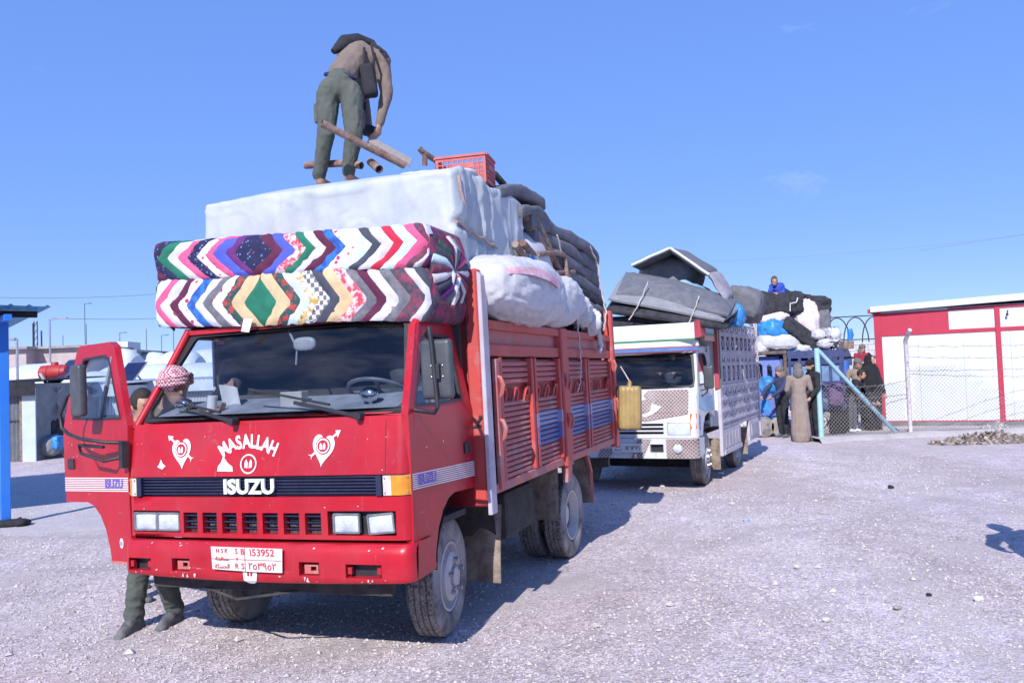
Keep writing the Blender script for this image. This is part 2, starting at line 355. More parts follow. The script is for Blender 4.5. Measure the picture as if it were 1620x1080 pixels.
BLUE_S = mat('bed_blue', (.11, .16, .38), (.15, .18, .34), 5, .55, dirt=((.42, .2, .26), .35, 6))
LBLUE_S = mat('bed_light_blue', (.26, .32, .52), (.32, .32, .48), 5, .55, dirt=((.45, .25, .3), .35, 6))
BLACK = mat('black_plastic', (.018, .019, .024), (.03, .03, .036), 12, .5, bump=.05)
BLUEBLACK = mat('grille_blue_black', (.012, .016, .05), (.02, .024, .06), 20, .42)
DARK = mat('underbody_dark', (.028, .026, .026), (.06, .052, .048), 9, .85)
RUBBER = mat('tyre_rubber', (.07, .066, .064), (.24, .22, .215), 7, .9, dirt=((.36, .33, .32), .75, 4), bump=.3, bsc=70)
TREADM = mat('tyre_tread', (.05, .047, .046), (.26, .235, .22), 60, .95, dirt=((.32, .29, .27), .55, 14), bump=.8, bsc=120, bdist=.012)
RIM = mat('rim_grey', (.45, .43, .42), (.56, .53, .52), 7, .55, dirt=((.33, .28, .25), .3, 6))
STEEL = mat('steel', (.5, .5, .52), (.42, .4, .4), 14, .35, metal=.8)
CHROME = mat('chrome', (.75, .76, .8), None, rough=.12, metal=1)
WHITEP = mat('white_decal', (.80, .80, .80), (.72, .72, .74), 30, .5)
PURPLE = mat('purple_lettering', (.14, .09, .42), (.2, .12, .45), 30, .5)
AMBER = mat('amber_lens', (.72, .30, .03), (.6, .22, .02), 20, .2, bump=.3, bsc=160)
LENS = mat('lamp_lens', (.62, .66, .74), (.45, .5, .58), 14, .12, bump=.5, bsc=150, spec=.8)
CLEARL = mat('pale_lens', (.66, .62, .56), (.55, .45, .4), 20, .25)
DASH = mat('dusty_dash', (.20, .22, .27), (.32, .34, .40), 6, .85)
SEAT = mat('seat_grey', (.06, .06, .07), (.09, .09, .10), 10, .9)
CABIN = mat('cabin_dark', (.035, .035, .04), (.05, .048, .05), 5, .85)
MUDFLAP = mat('muddy_flap', (.16, .12, .095), (.30, .24, .19), 10, .95, bump=.7, bsc=40)
WS = glass('windscreen_glass', (.74, .79, .85), .02, .04)
WINDOW = glass('window_glass', (.80, .86, .9), .05, .05)
PLATEW = mat('plate_white', (.76, .74, .72), (.66, .64, .62), 16, .5)
PLATER = mat('plate_red_ink', (.55, .05, .06), (.45, .06, .07), 20, .6)
SCR = mat('paint_chip', (.66, .52, .52), (.5, .3, .3), 30, .7)

truck = thing('cargo_truck', 'red flat-nosed cargo truck with open door, patchwork quilt on its cab roof', 'truck', 'loaded trucks in a line', T1)
def corner_y(x):
    a = abs(x); y = .018 * (x / .93) ** 2
    if a > .93: y += .07 - sqrt(max(0, .07 ** 2 - min(.07, a - .93) ** 2))
    return y
def FR(x, z, t=0):
    return (x, corner_y(x) + max(0, z - 1.14) * .13 + t, z)
CX = [-1, -.995, -.985, -.97, -.95, -.93]; CXR = [-c for c in CX][::-1]
def cellplate(mb, xs, zs, holes, fn, depth, mi=0):
    xs = sorted(set(round(x, 4) for x in xs)); zs = sorted(set(round(z, 4) for z in zs))
    inh = lambda x, z: any(a < x < b and c < z < d for a, b, c, d in holes)
    for i in range(len(xs) - 1):
        for j in range(len(zs) - 1):
            if not inh((xs[i] + xs[i + 1]) / 2, (zs[j] + zs[j + 1]) / 2):
                mb.add([fn(xs[i], zs[j], 0), fn(xs[i + 1], zs[j], 0), fn(xs[i + 1], zs[j + 1], 0), fn(xs[i], zs[j + 1], 0)], [(0, 1, 2, 3)], mi)
    for a, b, c, d in holes:
        for (p, q, r, s_) in (((a, c), (b, c), (b, c), (a, c)), ((b, c), (b, d), (b, d), (b, c)), ((b, d), (a, d), (a, d), (b, d)), ((a, d), (a, c), (a, c), (a, d))):
            mb.add([fn(*p, 0), fn(*q, 0), fn(*q, depth), fn(*p, depth)], [(0, 1, 2, 3)], mi)
    return mb
slots = [(-.543 + i * .1455, -.543 + i * .1455 + .107, .802, .926) for i in range(7)]
hls = [(-.945, -.572, .803, .934), (.48, .912, .800, .938)]
bx = [x for h in slots + hls for x in h[:2]]
mb = MB(); cellplate(mb, CX + CXR + bx, [.775, .80, .802, .803, .926, .934, .938, 1.02], slots + hls, FR, .05)
# close bottom & top returns
for z0, z1, t in ((1.02, 1.02, .03), (.775, .775, .05)):
    X_ = sorted(CX + CXR)
    for i in range(len(X_) - 1): mb.add([FR(X_[i], z0, 0), FR(X_[i + 1], z0, 0), FR(X_[i + 1], z1, t), FR(X_[i], z1, t)], [(0, 1, 2, 3)])
lowp = mb.build('lower_front_panel', RED, truck, smooth=40, weld=True)
for (a, b, c, d) in slots:
    m = MB()
    for k in range(3): z = c + (k + .75) * (d - c) / 3.4; m.add([FR(a, z, .018), FR(b, z, .018), FR(b, z - .012, .035), FR(a, z - .012, .035), FR(a, z + .008, .018), FR(b, z + .008, .018)], [(0, 1, 2, 3), (0, 1, 5, 4)])
    m.build('slot_louvre', BLUEBLACK, lowp)
m = MB(); m.box(-.96, .93, .07, .075, .78, .96); m.build('radiator_backing', mat('radiator', (.01, .011, .013), (.10, .10, .11), 60, .7, bump=.6, bsc=90), truck)
def headlamp(x0, x1, tilt=0):
    m = MB(); R = Matrix.Rotation(tilt, 3, 'Y'); c = V(((x0 + x1) / 2, .012, .867)); h = V(((x1 - x0) / 2, 0, .052))
    prof = []
    def fn(u, v):
        a = (u - .5) * 2; b = (v - .5) * 2
        y = -.018 * (1 - a * a) * (1 - b * b)
        return c + R @ V((a * h.x, 0, b * h.z)) + V((0, y + corner_y(c.x), 0))
    m.grid(fn, 8, 6); o = m.build('headlight', LENS, truck, smooth=60)
    f = MB(); r = .010
    for (ax, az, bx_, bz) in ((-1, -1, 1, -1), (1, -1, 1, 1), (1, 1, -1, 1), (-1, 1, -1, -1)):
        f.bar(c + R @ V((ax * h.x, 0, az * h.z)) + V((0, corner_y(c.x), 0)), c + R @ V((bx_ * h.x, 0, bz * h.z)) + V((0, corner_y(c.x), 0)), r, .02, up=(0, 1, 0))
    f.build('headlight_bezel', mat('bezel_grey', (.3, .3, .32), (.2, .2, .21), 20, .4, metal=.5), o)
headlamp(-.935, -.765); headlamp(-.752, -.585); headlamp(.515, .68); headlamp(.735, .895, radians(-5))
for a, b, c, d in hls:
    m = MB(); m.add([FR(a, c, .047), FR(b, c, .047), FR(b, d, .047), FR(a, d, .047)], [(0, 1, 2, 3)]); m.build('headlight_housing', BLACK, truck)
# grille band
m = MB(); m.add([FR(x, z, .035) for x in (-.9, 0, .84) for z in (1.02, 1.14)], [(0, 2, 3, 1), (2, 4, 5, 3)])
gr = m.build('grille', BLUEBLACK, truck)
for k in range(6):
    z = 1.034 + k * .0185; m = MB()
    m.add([FR(-.86, z, .006), FR(.80, z, .006), FR(.80, z + .009, .006), FR(-.86, z + .009, .006), FR(-.86, z + .009, .034), FR(.80, z + .009, .034), FR(-.86, z, .034), FR(.80, z, .034)], [(0, 1, 2, 3), (3, 2, 5, 4), (0, 1, 7, 6)]); m.build('grille_bar', BLUEBLACK, gr)
for x0, x1 in ((-.9, -.862), (.80, .838)):
    m = MB(); m.box(x0, x1, .0, .04, 1.022, 1.138); m.build('grille_end', BLUEBLACK, gr, bevel=.004)
m = MB(); m.text('ISUZU', .118, lambda a, b, t: FR(a - .045, 1.078 + b, -.012 + t), .012, bold=.0042, sx=1.12)
m.build('grille_lettering', WHITEP, gr)
def indicator(xa, xb, mats_, split):
    X_ = sorted(set([xa, xb, split] + [x for x in CX + CXR if xa < x < xb])); m = MB()
    for i in range(len(X_) - 1):
        mi = 0 if (X_[i] + X_[i + 1]) / 2 < split else 1
        m.add([FR(X_[i], 1.026, -.008), FR(X_[i + 1], 1.026, -.008), FR(X_[i + 1], 1.136, -.008), FR(X_[i], 1.136, -.008)], [(0, 1, 2, 3)], mi)
    for x in (xa, xb): m.add([FR(x, 1.026, -.008), FR(x, 1.136, -.008), FR(x, 1.136, .04), FR(x, 1.026, .04)], [(0, 1, 2, 3)])
    for z in (1.026, 1.136):
        for i in range(len(X_) - 1): m.add([FR(X_[i], z, -.008), FR(X_[i + 1], z, -.008), FR(X_[i + 1], z, .04), FR(X_[i], z, .04)], [(0, 1, 2, 3)], 0)
    o = m.build('indicator_lamp', mats_, truck, smooth=30, weld=True)
    for x in (xa + .012, xb - .012):
        for z in (1.04, 1.122):
            q = MB(); q.lathe([(0.0001, -.003), (.005, -.003), (.005, .004)], 8, Matrix.Translation(FR(x, z, -.01)) @ Matrix.Rotation(pi / 2, 4, 'Z')); q.build('screw', STEEL, o)
indicator(.846, .997, [CLEARL, AMBER], .895); indicator(-.997, -.905, [AMBER, CLEARL], -.94)
# upper front panel
mb = MB(); cellplate(mb, CX + CXR + [i * .04 for i in range(-23, 24)], [1.142, 1.2, 1.3, 1.4, 1.455, 1.47], [], FR, .02)
up = mb.build('upper_front_panel', RED, truck, smooth=40, weld=True)
m = MB(); m.add([FR(.856, 1.142, -.0015), FR(.861, 1.142, -.0015), FR(.861, 1.45, -.0015), FR(.856, 1.45, -.0015)], [(0, 1, 2, 3)]); m.build('panel_seam', BLACK, up)
# painted decorations
def decal(name, loops, fn, par, mt=WHITEP, off=.003):
    m = MB(); m.plate(loops, .002, lambda a, b, t: fn(a, b, -off - t)); return m.build(name, mt, par)
def ring(cx, cz, rx, rz, n=28): return [(cx + rx * cos(2 * pi * i / n), cz + rz * sin(2 * pi * i / n)) for i in range(n)]
def heart(cx, cz, s, rot):
    pts = []
    for i in range(36):
        t = 2 * pi * i / 36; x = 16 * sin(t) ** 3; y = 13 * cos(t) - 5 * cos(2 * t) - 2 * cos(3 * t) - cos(4 * t)
        x, y = x / 17 * s * .92, (y - 1) / 15 * s * 1.15
        pts.append((cx + x * cos(rot) - y * sin(rot), cz + x * sin(rot) + y * cos(rot)))
    return pts
for hx, hz, rt in ((-.555, 1.292, .10), (.462, 1.292, -.12)):
    decal('heart_emblem', [heart(hx, hz + .01, .083, rt)], FR, up); decal('heart_disc', [ring(hx, hz + .018, .049, .049)], FR, up, RED, .0055)
    decal('heart_ring', [ring(hx, hz + .018, .042, .042)], FR, up, WHITEP, .008); decal('heart_disc', [ring(hx, hz + .018, .034, .034)], FR, up, RED, .0105)
    sg = 1 if rt < 0 else -1
    for k in (-1, 1): decal('heart_mark', [[(hx + k * .003, hz - .004), (hx + k * .019, hz - .0), (hx + k * .019, hz + .024), (hx + k * .012, hz + .036), (hx + k * .003, hz + .022)]], FR, up, WHITEP, .013)
    d = V((.80 * sg, .6)); n_ = V((-d.y, d.x)); c0 = V((hx, hz + .02))
    for a0, a1, w0, w1 in ((.072, .115, .006, .006), (-.095, -.065, .006, .006)):
        decal('heart_arrow', [[tuple(c0 + d * a0 + n_ * w0), tuple(c0 + d * a1 + n_ * w1), tuple(c0 + d * a1 - n_ * w1), tuple(c0 + d * a0 - n_ * w0)]], FR, up)
    tip = c0 + d * .14
    decal('heart_arrow', [[tuple(tip), tuple(c0 + d * .112 + n_ * .02), tuple(c0 + d * .104 - n_ * .004), tuple(c0 + d * .10 - n_ * .022)]], FR, up)
    tl = c0 - d * .09
    decal('heart_arrow', [[tuple(tl), tuple(tl - d * .02 + n_ * .02), tuple(tl - d * .01), tuple(tl - d * .022 - n_ * .018)]], FR, up)
m = MB(); word = 'MASALLAH'; wts = [1.2, 1, .95, 1, .8, .8, 1, 1.05]; tot = sum(wts); acc = 0
for ch, wt in zip(word, wts):
    s_ = (acc + wt / 2) / tot; acc += wt; an = lerp(.62, -.62, s_); R_ = .33; cx_ = -.058 - R_ * sin(an) * 1.05; cz_ = 1.035 + R_ * cos(an) - .02
    tl = an + .12
    m.text(ch, .112, lambda a, b, t: FR(cx_ + a * cos(tl) - b * sin(tl), cz_ + a * sin(tl) + b * cos(tl), -.004 + t), .002, bold=.0035, sx=.74)
m.build('painted_lettering', WHITEP, up)
decal('round_emblem', [ring(-.05, 1.215, .058, .058), ring(-.05, 1.215, .05, .05)], FR, up)
for k in (-1, 1): decal('round_emblem_mark', [[(-.05 + k * .005, 1.19), (-.05 + k * .026, 1.195), (-.05 + k * .026, 1.225), (-.05 + k * .016, 1.242), (-.05 + k * .005, 1.222)]], FR, up)
decal('painted_mark', [[(-.275, 1.175), (-.16, 1.172), (-.165, 1.20), (-.20, 1.222), (-.235, 1.262), (-.25, 1.225), (-.27, 1.205)]], FR, up)
decal('painted_mark', [[(-.74, 1.205), (-.70, 1.19), (-.675, 1.21), (-.70, 1.225), (-.715, 1.25), (-.725, 1.222)]], FR, up)
# bumper
mb = MB(); bh = [(-.945, -.765, .572, .648), (-.602, -.468, .578, .655), (.30, .432, .578, .655), (.60, .822, .572, .648)]
def BU(x, z, t=0):
    r = .035; dz = max(0, z - (.755 - r)) + max(0, (.572 - r * .3) - z); return (x * 1.012, corner_y(x) - .04 + dz * .9 + t, z + (.02 * (1 - (x) ** 2) * -1 if z < .565 else 0))
cellplate(mb, CX + CXR + [x for h in bh for x in h[:2]] + [-.3, 0, .2], [.548, .56, .572, .578, .648, .655, .70, .728, .745, .755], bh, BU, .06)
X_ = sorted(CX + CXR + [-.6, -.3, 0, .3, .6])
for z, t in ((.755, .09), (.548, .06)):
    for i in range(len(X_) - 1): mb.add([BU(X_[i], z, 0), BU(X_[i + 1], z, 0), BU(X_[i + 1], z, t), BU(X_[i], z, t)], [(0, 1, 2, 3)])
for sx in (-1, 1): mb.add([BU(sx, .548), BU(sx, .755), (sx * 1.012, .3, .755), (sx * 1.012, .3, .56)], [(0, 1, 2, 3)])
bump_ = mb.build('bumper', RED, truck, smooth=40, weld=True)
for i, (a, b, c, d) in enumerate(bh):
    m = MB(); m.add([BU(a, c, .058), BU(b, c, .058), BU(b, d, .058), BU(a, d, .058)], [(0, 1, 2, 3)]); m.build('bumper_recess', BLACK if i in (0, 3) else REDIN, bump_)
    if i in (1, 2):
        m = MB(); cx_ = (a + b) / 2
        m.plate([[(cx_ - .045, c + .006), (cx_ + .045, c + .006), (cx_ + .045, d - .02), (cx_ - .045, d - .02)], [(cx_ - .005, c + .022), (cx_ + .032, c + .022), (cx_ + .032, d - .03), (cx_ - .005, d - .03)]], .012, lambda x, z, t: BU(x, z, .025 + t)); m.build('tow_bracket', BEDPINK, bump_)
    else:
        for sx in (a + .02, b - .02):
            m = MB(); m.bar(BU(sx, c + .02, .02), BU(sx, d - .02, .02), .025, .02, up=(0, 1, 0))
            m.build('bumper_clip', RED, bump_)
rc = random.Random(5)
for k in range(46):     # chipped paint along bumper and lower panel
    x = rc.choice([-.53, -.53, .36, .75, -.8, rc.uniform(-.9, .9)]) + rc.gauss(0, .05); z = rc.choice([.56, .565, .735, .60]) + rc.gauss(0, .008); r = rc.uniform(.002, .009)
    if abs(x) > .92 or any(a < x < b and c < z < d for a, b, c, d in bh): continue
    decal('paint_chip', [[(x + r * rc.uniform(.5, 1.4) * cos(t), z + r * .6 * rc.uniform(.5, 1.3) * sin(t)) for t in [i * pi / 3 for i in range(6)]]], BU, bump_, SCR)
for k in range(13):
    x = rc.uniform(-.92, .92); z = rc.uniform(1.16, 1.44) if k % 3 else rc.uniform(.94, 1.01); r = rc.uniform(.0015, .005)
    decal('paint_chip', [[(x + r * rc.uniform(.5, 1.6) * cos(t), z + r * rc.uniform(.4, 1.1) * sin(t)) for t in [i * pi / 3 for i in range(6)]]], FR, up, SCR)
# number plate
def PL(x, z, t=0): return BU(x, z, -.012 + t)
m = MB(); po = [(-.288, .737), (.212, .732), (.206, .596), (-.02, .597), (-.282, .606)]
m.plate([po], .006, lambda a, b, t: (a, -.057 - t , b)); pl = m.build('number_plate', PLATEW, bump_)
PF = lambda a, b, t: (a, -.0665  + t, b)
m = MB()
for tx, x, z, s_ in (('H S K', -.208, .714, .036), ('S', -.105, .712, .044), ('B', -.062, .711, .048), ('Y', -.102, .668, .028), ('R', -.104, .627, .044), ('S', -.062, .626, .048), ('١53952', .073, .707, .058), ('٢٥٣٩٥٢', .073, .628, .058),
                     ('ﺔﻈﻓﺎﺤﻣ', -.208, .668, .032), ('ﺔﻜﺴﺤﻟﺍ', -.208, .624, .036)):
    m.text(tx, s_, lambda a, b, t: PF(x + a, z + b, t - .001), .0015, bold=.0006, sx=1.0 if len(tx) < 6 or s_ < .05 else 1.08)
m.build('plate_lettering', PLATER, pl)
m = MB(); m.bar(PF(-.28, .668, 0), PF(.205, .665, 0), .002, .003, up=(0, 1, 0)); m.bar(PF(-.045, .60, 0), PF(-.045, .735, 0), .003, .002, up=(0, 1, 0)); m.build('plate_line', PLATER, pl)
decal('round_emblem', [ring(-.03, .578, .048, .040)], lambda a, b, t: BU(a, b, t), bump_)
for k in (-1, 1): decal('round_emblem_mark', [[(-.03 + k * .004, .565), (-.03 + k * .018, .567), (-.03 + k * .018, .59), (-.03 + k * .004, .59)]], lambda a, b, t: BU(a, b, t - .002), bump_, RED)
# windscreen and frame
def WSF(x, z, t=0):
    s_ = (z - 1.47) / .6; return (x, .062 + .40 * s_ + .055 * (x / .9) ** 2 + t, z)
def rrect(x0b, x0t, z0, z1, r, n=4):
    pts = []
    for (cx_, cz_, sx, sz, a0) in ((x0b - r, z0 + r, 1, -1, -90), (x0t - r, z1 - r, 1, 1, 0), (-x0t + r, z1 - r, -1, 1, 90), (-x0b + r, z0 + r, -1, -1, 180)):
        for i in range(n + 1): a = radians(a0 + 90 * i / n); pts.append((cx_ + r * cos(a), cz_ + r * sin(a)))
    return pts
def dens(p, k=6):
    o = []
    for i in range(len(p)):
        a, b = p[i], p[(i + 1) % len(p)]; L_ = sqrt((a[0] - b[0]) ** 2 + (a[1] - b[1]) ** 2); n = max(1, int(L_ / .12))
        o += [(lerp(a[0], b[0], j / n), lerp(a[1], b[1], j / n)) for j in range(n)]
    return o
outer = dens([(-.985, 1.468), (.985, 1.468), (.875, 2.10), (-.875, 2.10)])
m = MB(); m.plate([outer, dens(rrect(.95, .85, 1.487, 2.065, .05))], .05, WSF); m.build('windscreen_frame', RED, truck, smooth=30)
m = MB(); m.plate([dens(rrect(.962, .862, 1.480, 2.075, .05)), dens(rrect(.918, .805, 1.512, 2.03, .05))], .03, lambda a, b, t: WSF(a, b, t - .008)); m.build('windscreen_seal', BLACK, truck, smooth=30)
m = MB(); m.grid(lambda u, v: WSF(lerp(-1, 1, u) * lerp(.935, .835, v), lerp(1.49, 2.055, v), .012), 12, 8); m.build('windscreen', WS, truck, smooth=60)
for sx in (-1, 1):
    m = MB(); m.tube([(sx * .972, .088, 1.44), (sx * .955, .16, 1.55), (sx * .915, .32, 1.8), (sx * .872, .49, 2.08)], .026, 8); m.build('windscreen_pillar', RED, truck, smooth=50)
# roof, rear wall, floor
m = MB(); m.grid(lambda u, v: (lerp(-.9, .9, u), lerp(.47, 1.0, v), 2.085 + .03 * (1 - (2 * u - 1) ** 6)), 12, 3); m.box(-.88, .88, .47, 1.0, 2.05, 2.083); m.build('roof', RED, truck, smooth=40)
m = MB(); m.box(-.985, .985, .985, 1.015, .8, 1.46); m.add([(-.985, .985, 1.46), (.985, .985, 1.46), (.88, .985, 2.08), (-.88, .985, 2.08), (-.985, 1.015, 1.46), (.985, 1.015, 1.46), (.88, 1.015, 2.08), (-.88, 1.015, 2.08)], [(0, 1, 2, 3), (7, 6, 5, 4), (0, 3, 7, 4), (1, 2, 6, 5), (3, 2, 6, 7)]); m.build('cab_rear_wall', [REDIN], truck)
m = MB(); m.box(-.95, .95, .95, .98, 1.0, 2.04); m.box(-.93, .93, .12, .96, .76, .80); m.box(-.86, .86, .5, .96, 2.02, 2.045); m.box(-.975, -.945, .88, .96, 1.4, 2.0); m.build('cab_lining', CABIN, truck)
m = MB(); m.box(-.955, .955, .10, .14, .95, 1.40); m.add([(-.925, .15, 1.38), (.925, .15, 1.38), (.90, .52, 1.38), (-.90, .52, 1.38), (-.925, .15, 1.495), (.925, .15, 1.495), (.90, .50, 1.60), (-.90, .50, 1.60)], [(0, 3, 2, 1), (4, 5, 6, 7), (0, 1, 5, 4), (1, 2, 6, 5), (2, 3, 7, 6), (3, 0, 4, 7)]); m.build('dashboard', DASH, truck, bevel=.02, bseg=2)
m = MB(); m.box(-.97, -.93, .12, .34, .6, .82); m.box(-.985, -.93, .1, .97, .74, .80); m.build('door_sill', RED, truck, bevel=.008)
m = MB(); m.box(-.02, .14, .30, .38, 1.53, 1.63); m.build('dash_paper_box', mat('dash_card', (.5, .48, .46), (.4, .4, .4), 9, .8), truck, bevel=.005)
for x in (-.62, .56):
    for k in (0,):
        m = MB(); m.box(x - .28, x + .28, .42, .92, 1.02, 1.16); m.box(x - .27, x + .27, .82, .95, 1.14, 1.62); seat = m.build('seat', SEAT, truck, bevel=.04, bseg=2, smooth=60)
        m = MB(); m.ell((x - .22 if x < 0 else x, .88, 1.76), (.10, .05, .13), 14, e=.7); m.build('headrest', SEAT, seat, smooth=60)
m = MB(); st = Matrix.Translation((.56, .54, 1.60)) @ Matrix.Rotation(radians(-25), 4, 'X') @ Matrix.Rotation(radians(90), 4, 'Y')
m.tube([st @ V((0, .2 * cos(i * pi / 12), .2 * sin(i * pi / 12))) for i in range(24)], .014, 6, closed=True)
for a in (.3, 2.8, 4.7): m.tube([st @ V((0, 0, 0)), st @ V((0, .2 * cos(a), .2 * sin(a)))], .014, 6)
m.tube([st @ V((0, 0, 0)), (.56, .42, 1.30)], .03, 8); m.build('steering_wheel', mat('wheel_grey', (.1, .11, .13), (.16, .17, .2), 9, .5), truck, smooth=50)
for x, y, z in ((.64, .27, 1.59), (-.74, .27, 1.58)):
    m = MB(); m.ell((x, y, z), (.065, .05, .048), 16); m.tube([(x, y, z - .03), (x, y + .01, 1.50)], .012, 6); m.build('dash_lamp', CHROME, truck, smooth=60)
m = MB(); m.ell((.10, .42, 1.93), (.085, .018, .045), 14, e=.7); m.tube([(.0, .45, 1.95), (-.05, .47, 2.03)], .008, 6); m.tube([(.04, .42, 1.89), (.03, .42, 1.80)], .006, 5); m.build('interior_mirror', mat('mirror_back', (.3, .32, .36), (.4, .42, .46), 9, .4), truck, smooth=60)
m = MB(); m.plate([dens([(-.86, 2.045), (.86, 2.045), (.872, 2.105), (-.872, 2.105)])], .004, lambda a, b, t: WSF(a, b, -.012 + t)); m.build('quilt_shade_strip', BLACK, truck)  # black plate added over the red frame top, standing in for the quilt's shadow
# wipers
for (px, tx, pz, tz) in ((.70, -.15, 1.452, 1.66), (-.15, -.70, 1.452, 1.60)):
    m = MB(); P0 = V(WSF(px, 1.47, -.06)); P1 = V(WSF(lerp(px, tx, .55), lerp(1.47, tz, .5), -.045)); P2 = V(WSF(tx, tz, -.02)); P3 = V(WSF(lerp(px, tx, .28), lerp(1.47, tz, .28) + .02, -.02))
    m.bar(P0, P1, .022, .014, up=(0, 1, 0)); m.bar(P3, P2, .012, .022, up=(0, 1, 0)); m.lathe([(.001, -.03), (.022, -.03), (.024, .03)], 10, Matrix.Translation(P0) @ Matrix.Rotation(pi / 2, 4, 'Z'))
    m.build('wiper', BLACK, truck, bevel=.002)
m = MB(); m.add([(-.345, .40, 2.125), (-.275, .40, 2.12), (-.285, .37, 2.03), (-.35, .375, 2.04)], [(0, 1, 2, 3)]); m.build('paper_tag', PLATEW, truck)
# ---- doors (local: hinge at origin, door runs along +Y, outside is +X)
def make_door(side, hinge, yaw):
    hp = bpy.data.objects.new('door', None)
    def fn(y, z, t): return (side * (0 - max(0, z - 1.45) * .18 - .012 * max(0, (1.0 - z)) - t), y - .05, z)
    lo = [(.055, .60), (.33, .585), (.345, .66), (.39, .78), (.46, .87), (.55, .93), (.64, .95), (.97, .935), (.985, 1.2), (.985, 1.45), (.975, 1.7), (.965, 1.98), (.93, 2.035), (.47, 2.035), (.40, 2.0), (.30, 1.84), (.18, 1.65), (.06, 1.47)]
    wi = [(.155, 1.51), (.5, 1.505), (.86, 1.515), (.872, 1.7), (.865, 1.89), (.835, 1.94), (.52, 1.95), (.445, 1.92), (.33, 1.75)]
    m = MB(); m.plate([dens(lo), wi], .045, fn); dr = m.build('door', RED if side > 0 else RED, truck, smooth=30)
    dr.matrix_local = Matrix.Translation(hinge) @ Matrix.Rotation(yaw, 4, 'Z')
    m = MB(); m.plate([wi, [(lerp(.51, p[0], .93), lerp(1.72, p[1], .93)) for p in wi]], .02, lambda a, b, t: fn(a, b, t - .004)); m.build('window_seal', BLACK, dr)
    m = MB(); m.add([fn(p[0], p[1], .02) for p in wi], [tuple(range(len(wi)))]); m.build('window_pane', WINDOW, dr)
    m = MB(); m.bar(fn(.37 if side > 0 else .42, 1.93, .01), fn(.45 if side > 0 else .47, 1.51, .01), .028, .02, up=(1, 0, 0)); m.build('quarter_light_bar', mat('bar_grey', (.16, .18, .24), (.2, .22, .26), 9, .4), dr)
    m = MB(); m.plate([dens(rr2(.865, 1.205, .045, .035))], .012, lambda a, b, t: fn(a, b, -t)); m.build('door_handle', BLACK, dr, bevel=.003)
    m = MB()
    for k in range(8):
        z0 = lambda y: lerp(1.136 - k * .0118, 1.106 - k * .0126, (y - .06) / .92)
        m.add([fn(.062, z0(.06), -.003), fn(.975, z0(.975), -.003), fn(.975, z0(.975) - .0062, -.003), fn(.062, z0(.06) - .0062, -.003)], [(0, 1, 2, 3)])
    m.build('stripe_decal', WHITEP, dr)
    m = MB(); sg = 1 if side > 0 else -1
    m.text('ISUZU', .082, lambda a, b, t: fn(.25 + sg * a, 1.088 - a * sg * .05 + b, -.006 + t), .002, bold=.003, sx=1.08); m.build('stripe_lettering', PURPLE, dr)
    m = MB(); m.plate([ring(.18, .71, .023, .033, 18)], .002, lambda a, b, t: fn(a, b, -.002 - t)); o = m.build('round_sticker', WHITEP, dr)
    for k in (-1, 1): m = MB(); m.plate([[(.18 + k * .004, .695), (.18 + k * .012, .695), (.18 + k * .012, .722), (.18 + k * .004, .722)]], .001, lambda a, b, t: fn(a, b, -.005 - t)); m.build('sticker_mark', PURPLE, o)
    m = MB(); m.plate([[(.055, .60), (.33, .585), (.33, .57), (.055, .583)]], .05, lambda a, b, t: fn(a, b, t - .006)); m.build('door_bottom_trim', BEDPINK, dr)
    rc = random.Random(11 + side)
    for k in range(14 if side < 0 else 6):
        y, z, r = rc.uniform(.1, .95), rc.choice([rc.uniform(.95, 1.45), rc.gauss(1.3, .07)]), rc.uniform(.002, .006)
        m = MB(); m.plate([[(y + r * rc.uniform(.5, 1.4) * cos(t), z + r * rc.uniform(.6, 2) * sin(t)) for t in [i * pi / 3 for i in range(6)]]], .001, lambda a, b, t: fn(a, b, -.001 - t)); m.build('paint_chip', SCR, dr)
    return dr, fn
def rr2(cx, cz, hx, hz): return [(cx - hx, cz - hz), (cx + hx, cz - hz), (cx + hx, cz + hz), (cx - hx, cz + hz)]
doorR, fR = make_door(1, (1.0, .05, 0), 0)
doorL, fL = make_door(-1, (-1.0, .05, 0), radians(71))
# inner lining of the open door
m = MB(); m.plate([[(.1, .66), (.32, .64), (.45, .92), (.6, .99), (.94, .97), (.95, 1.44), (.1, 1.44)]], .02, lambda a, b, t: (.048 + t, a - .05, b)); m.build('door_lining', CABIN, doorL)
# mirrors
m = MB(); m.box(1.045, 1.235, .14, .20, 1.545, 1.885); o = m.build('side_mirror', mat('mirror_shell', (.05, .055, .065), (.075, .08, .09), 9, .45), truck, bevel=.028, bseg=3, smooth=60)
m = MB(); m.box(1.06, 1.22, .205, .208, 1.56, 1.87); m.build('mirror_glass', CHROME, o)
m = MB(); m.tube([(1.0, .33, 1.93), (1.09, .2, 1.955), (1.125, .115, 1.945), (1.135, .115, 1.85), (1.15, .115, 1.6), (1.155, .115, 1.5), (1.12, .15, 1.47), (1.0, .14, 1.49)], .013, 8); m.build('mirror_arm', BLACK, o, smooth=50)
m = MB(); m.box(1.13, 1.175, .112, .136, 1.66, 1.745); m.build('mirror_clamp', BLACK, o)
for dx in (-.035, .035):
    for z in (1.672, 1.735): m = MB(); m.ell((1.152 + dx, .136, z), (.006, .006, .006), 8); m.build('bolt', STEEL, o)
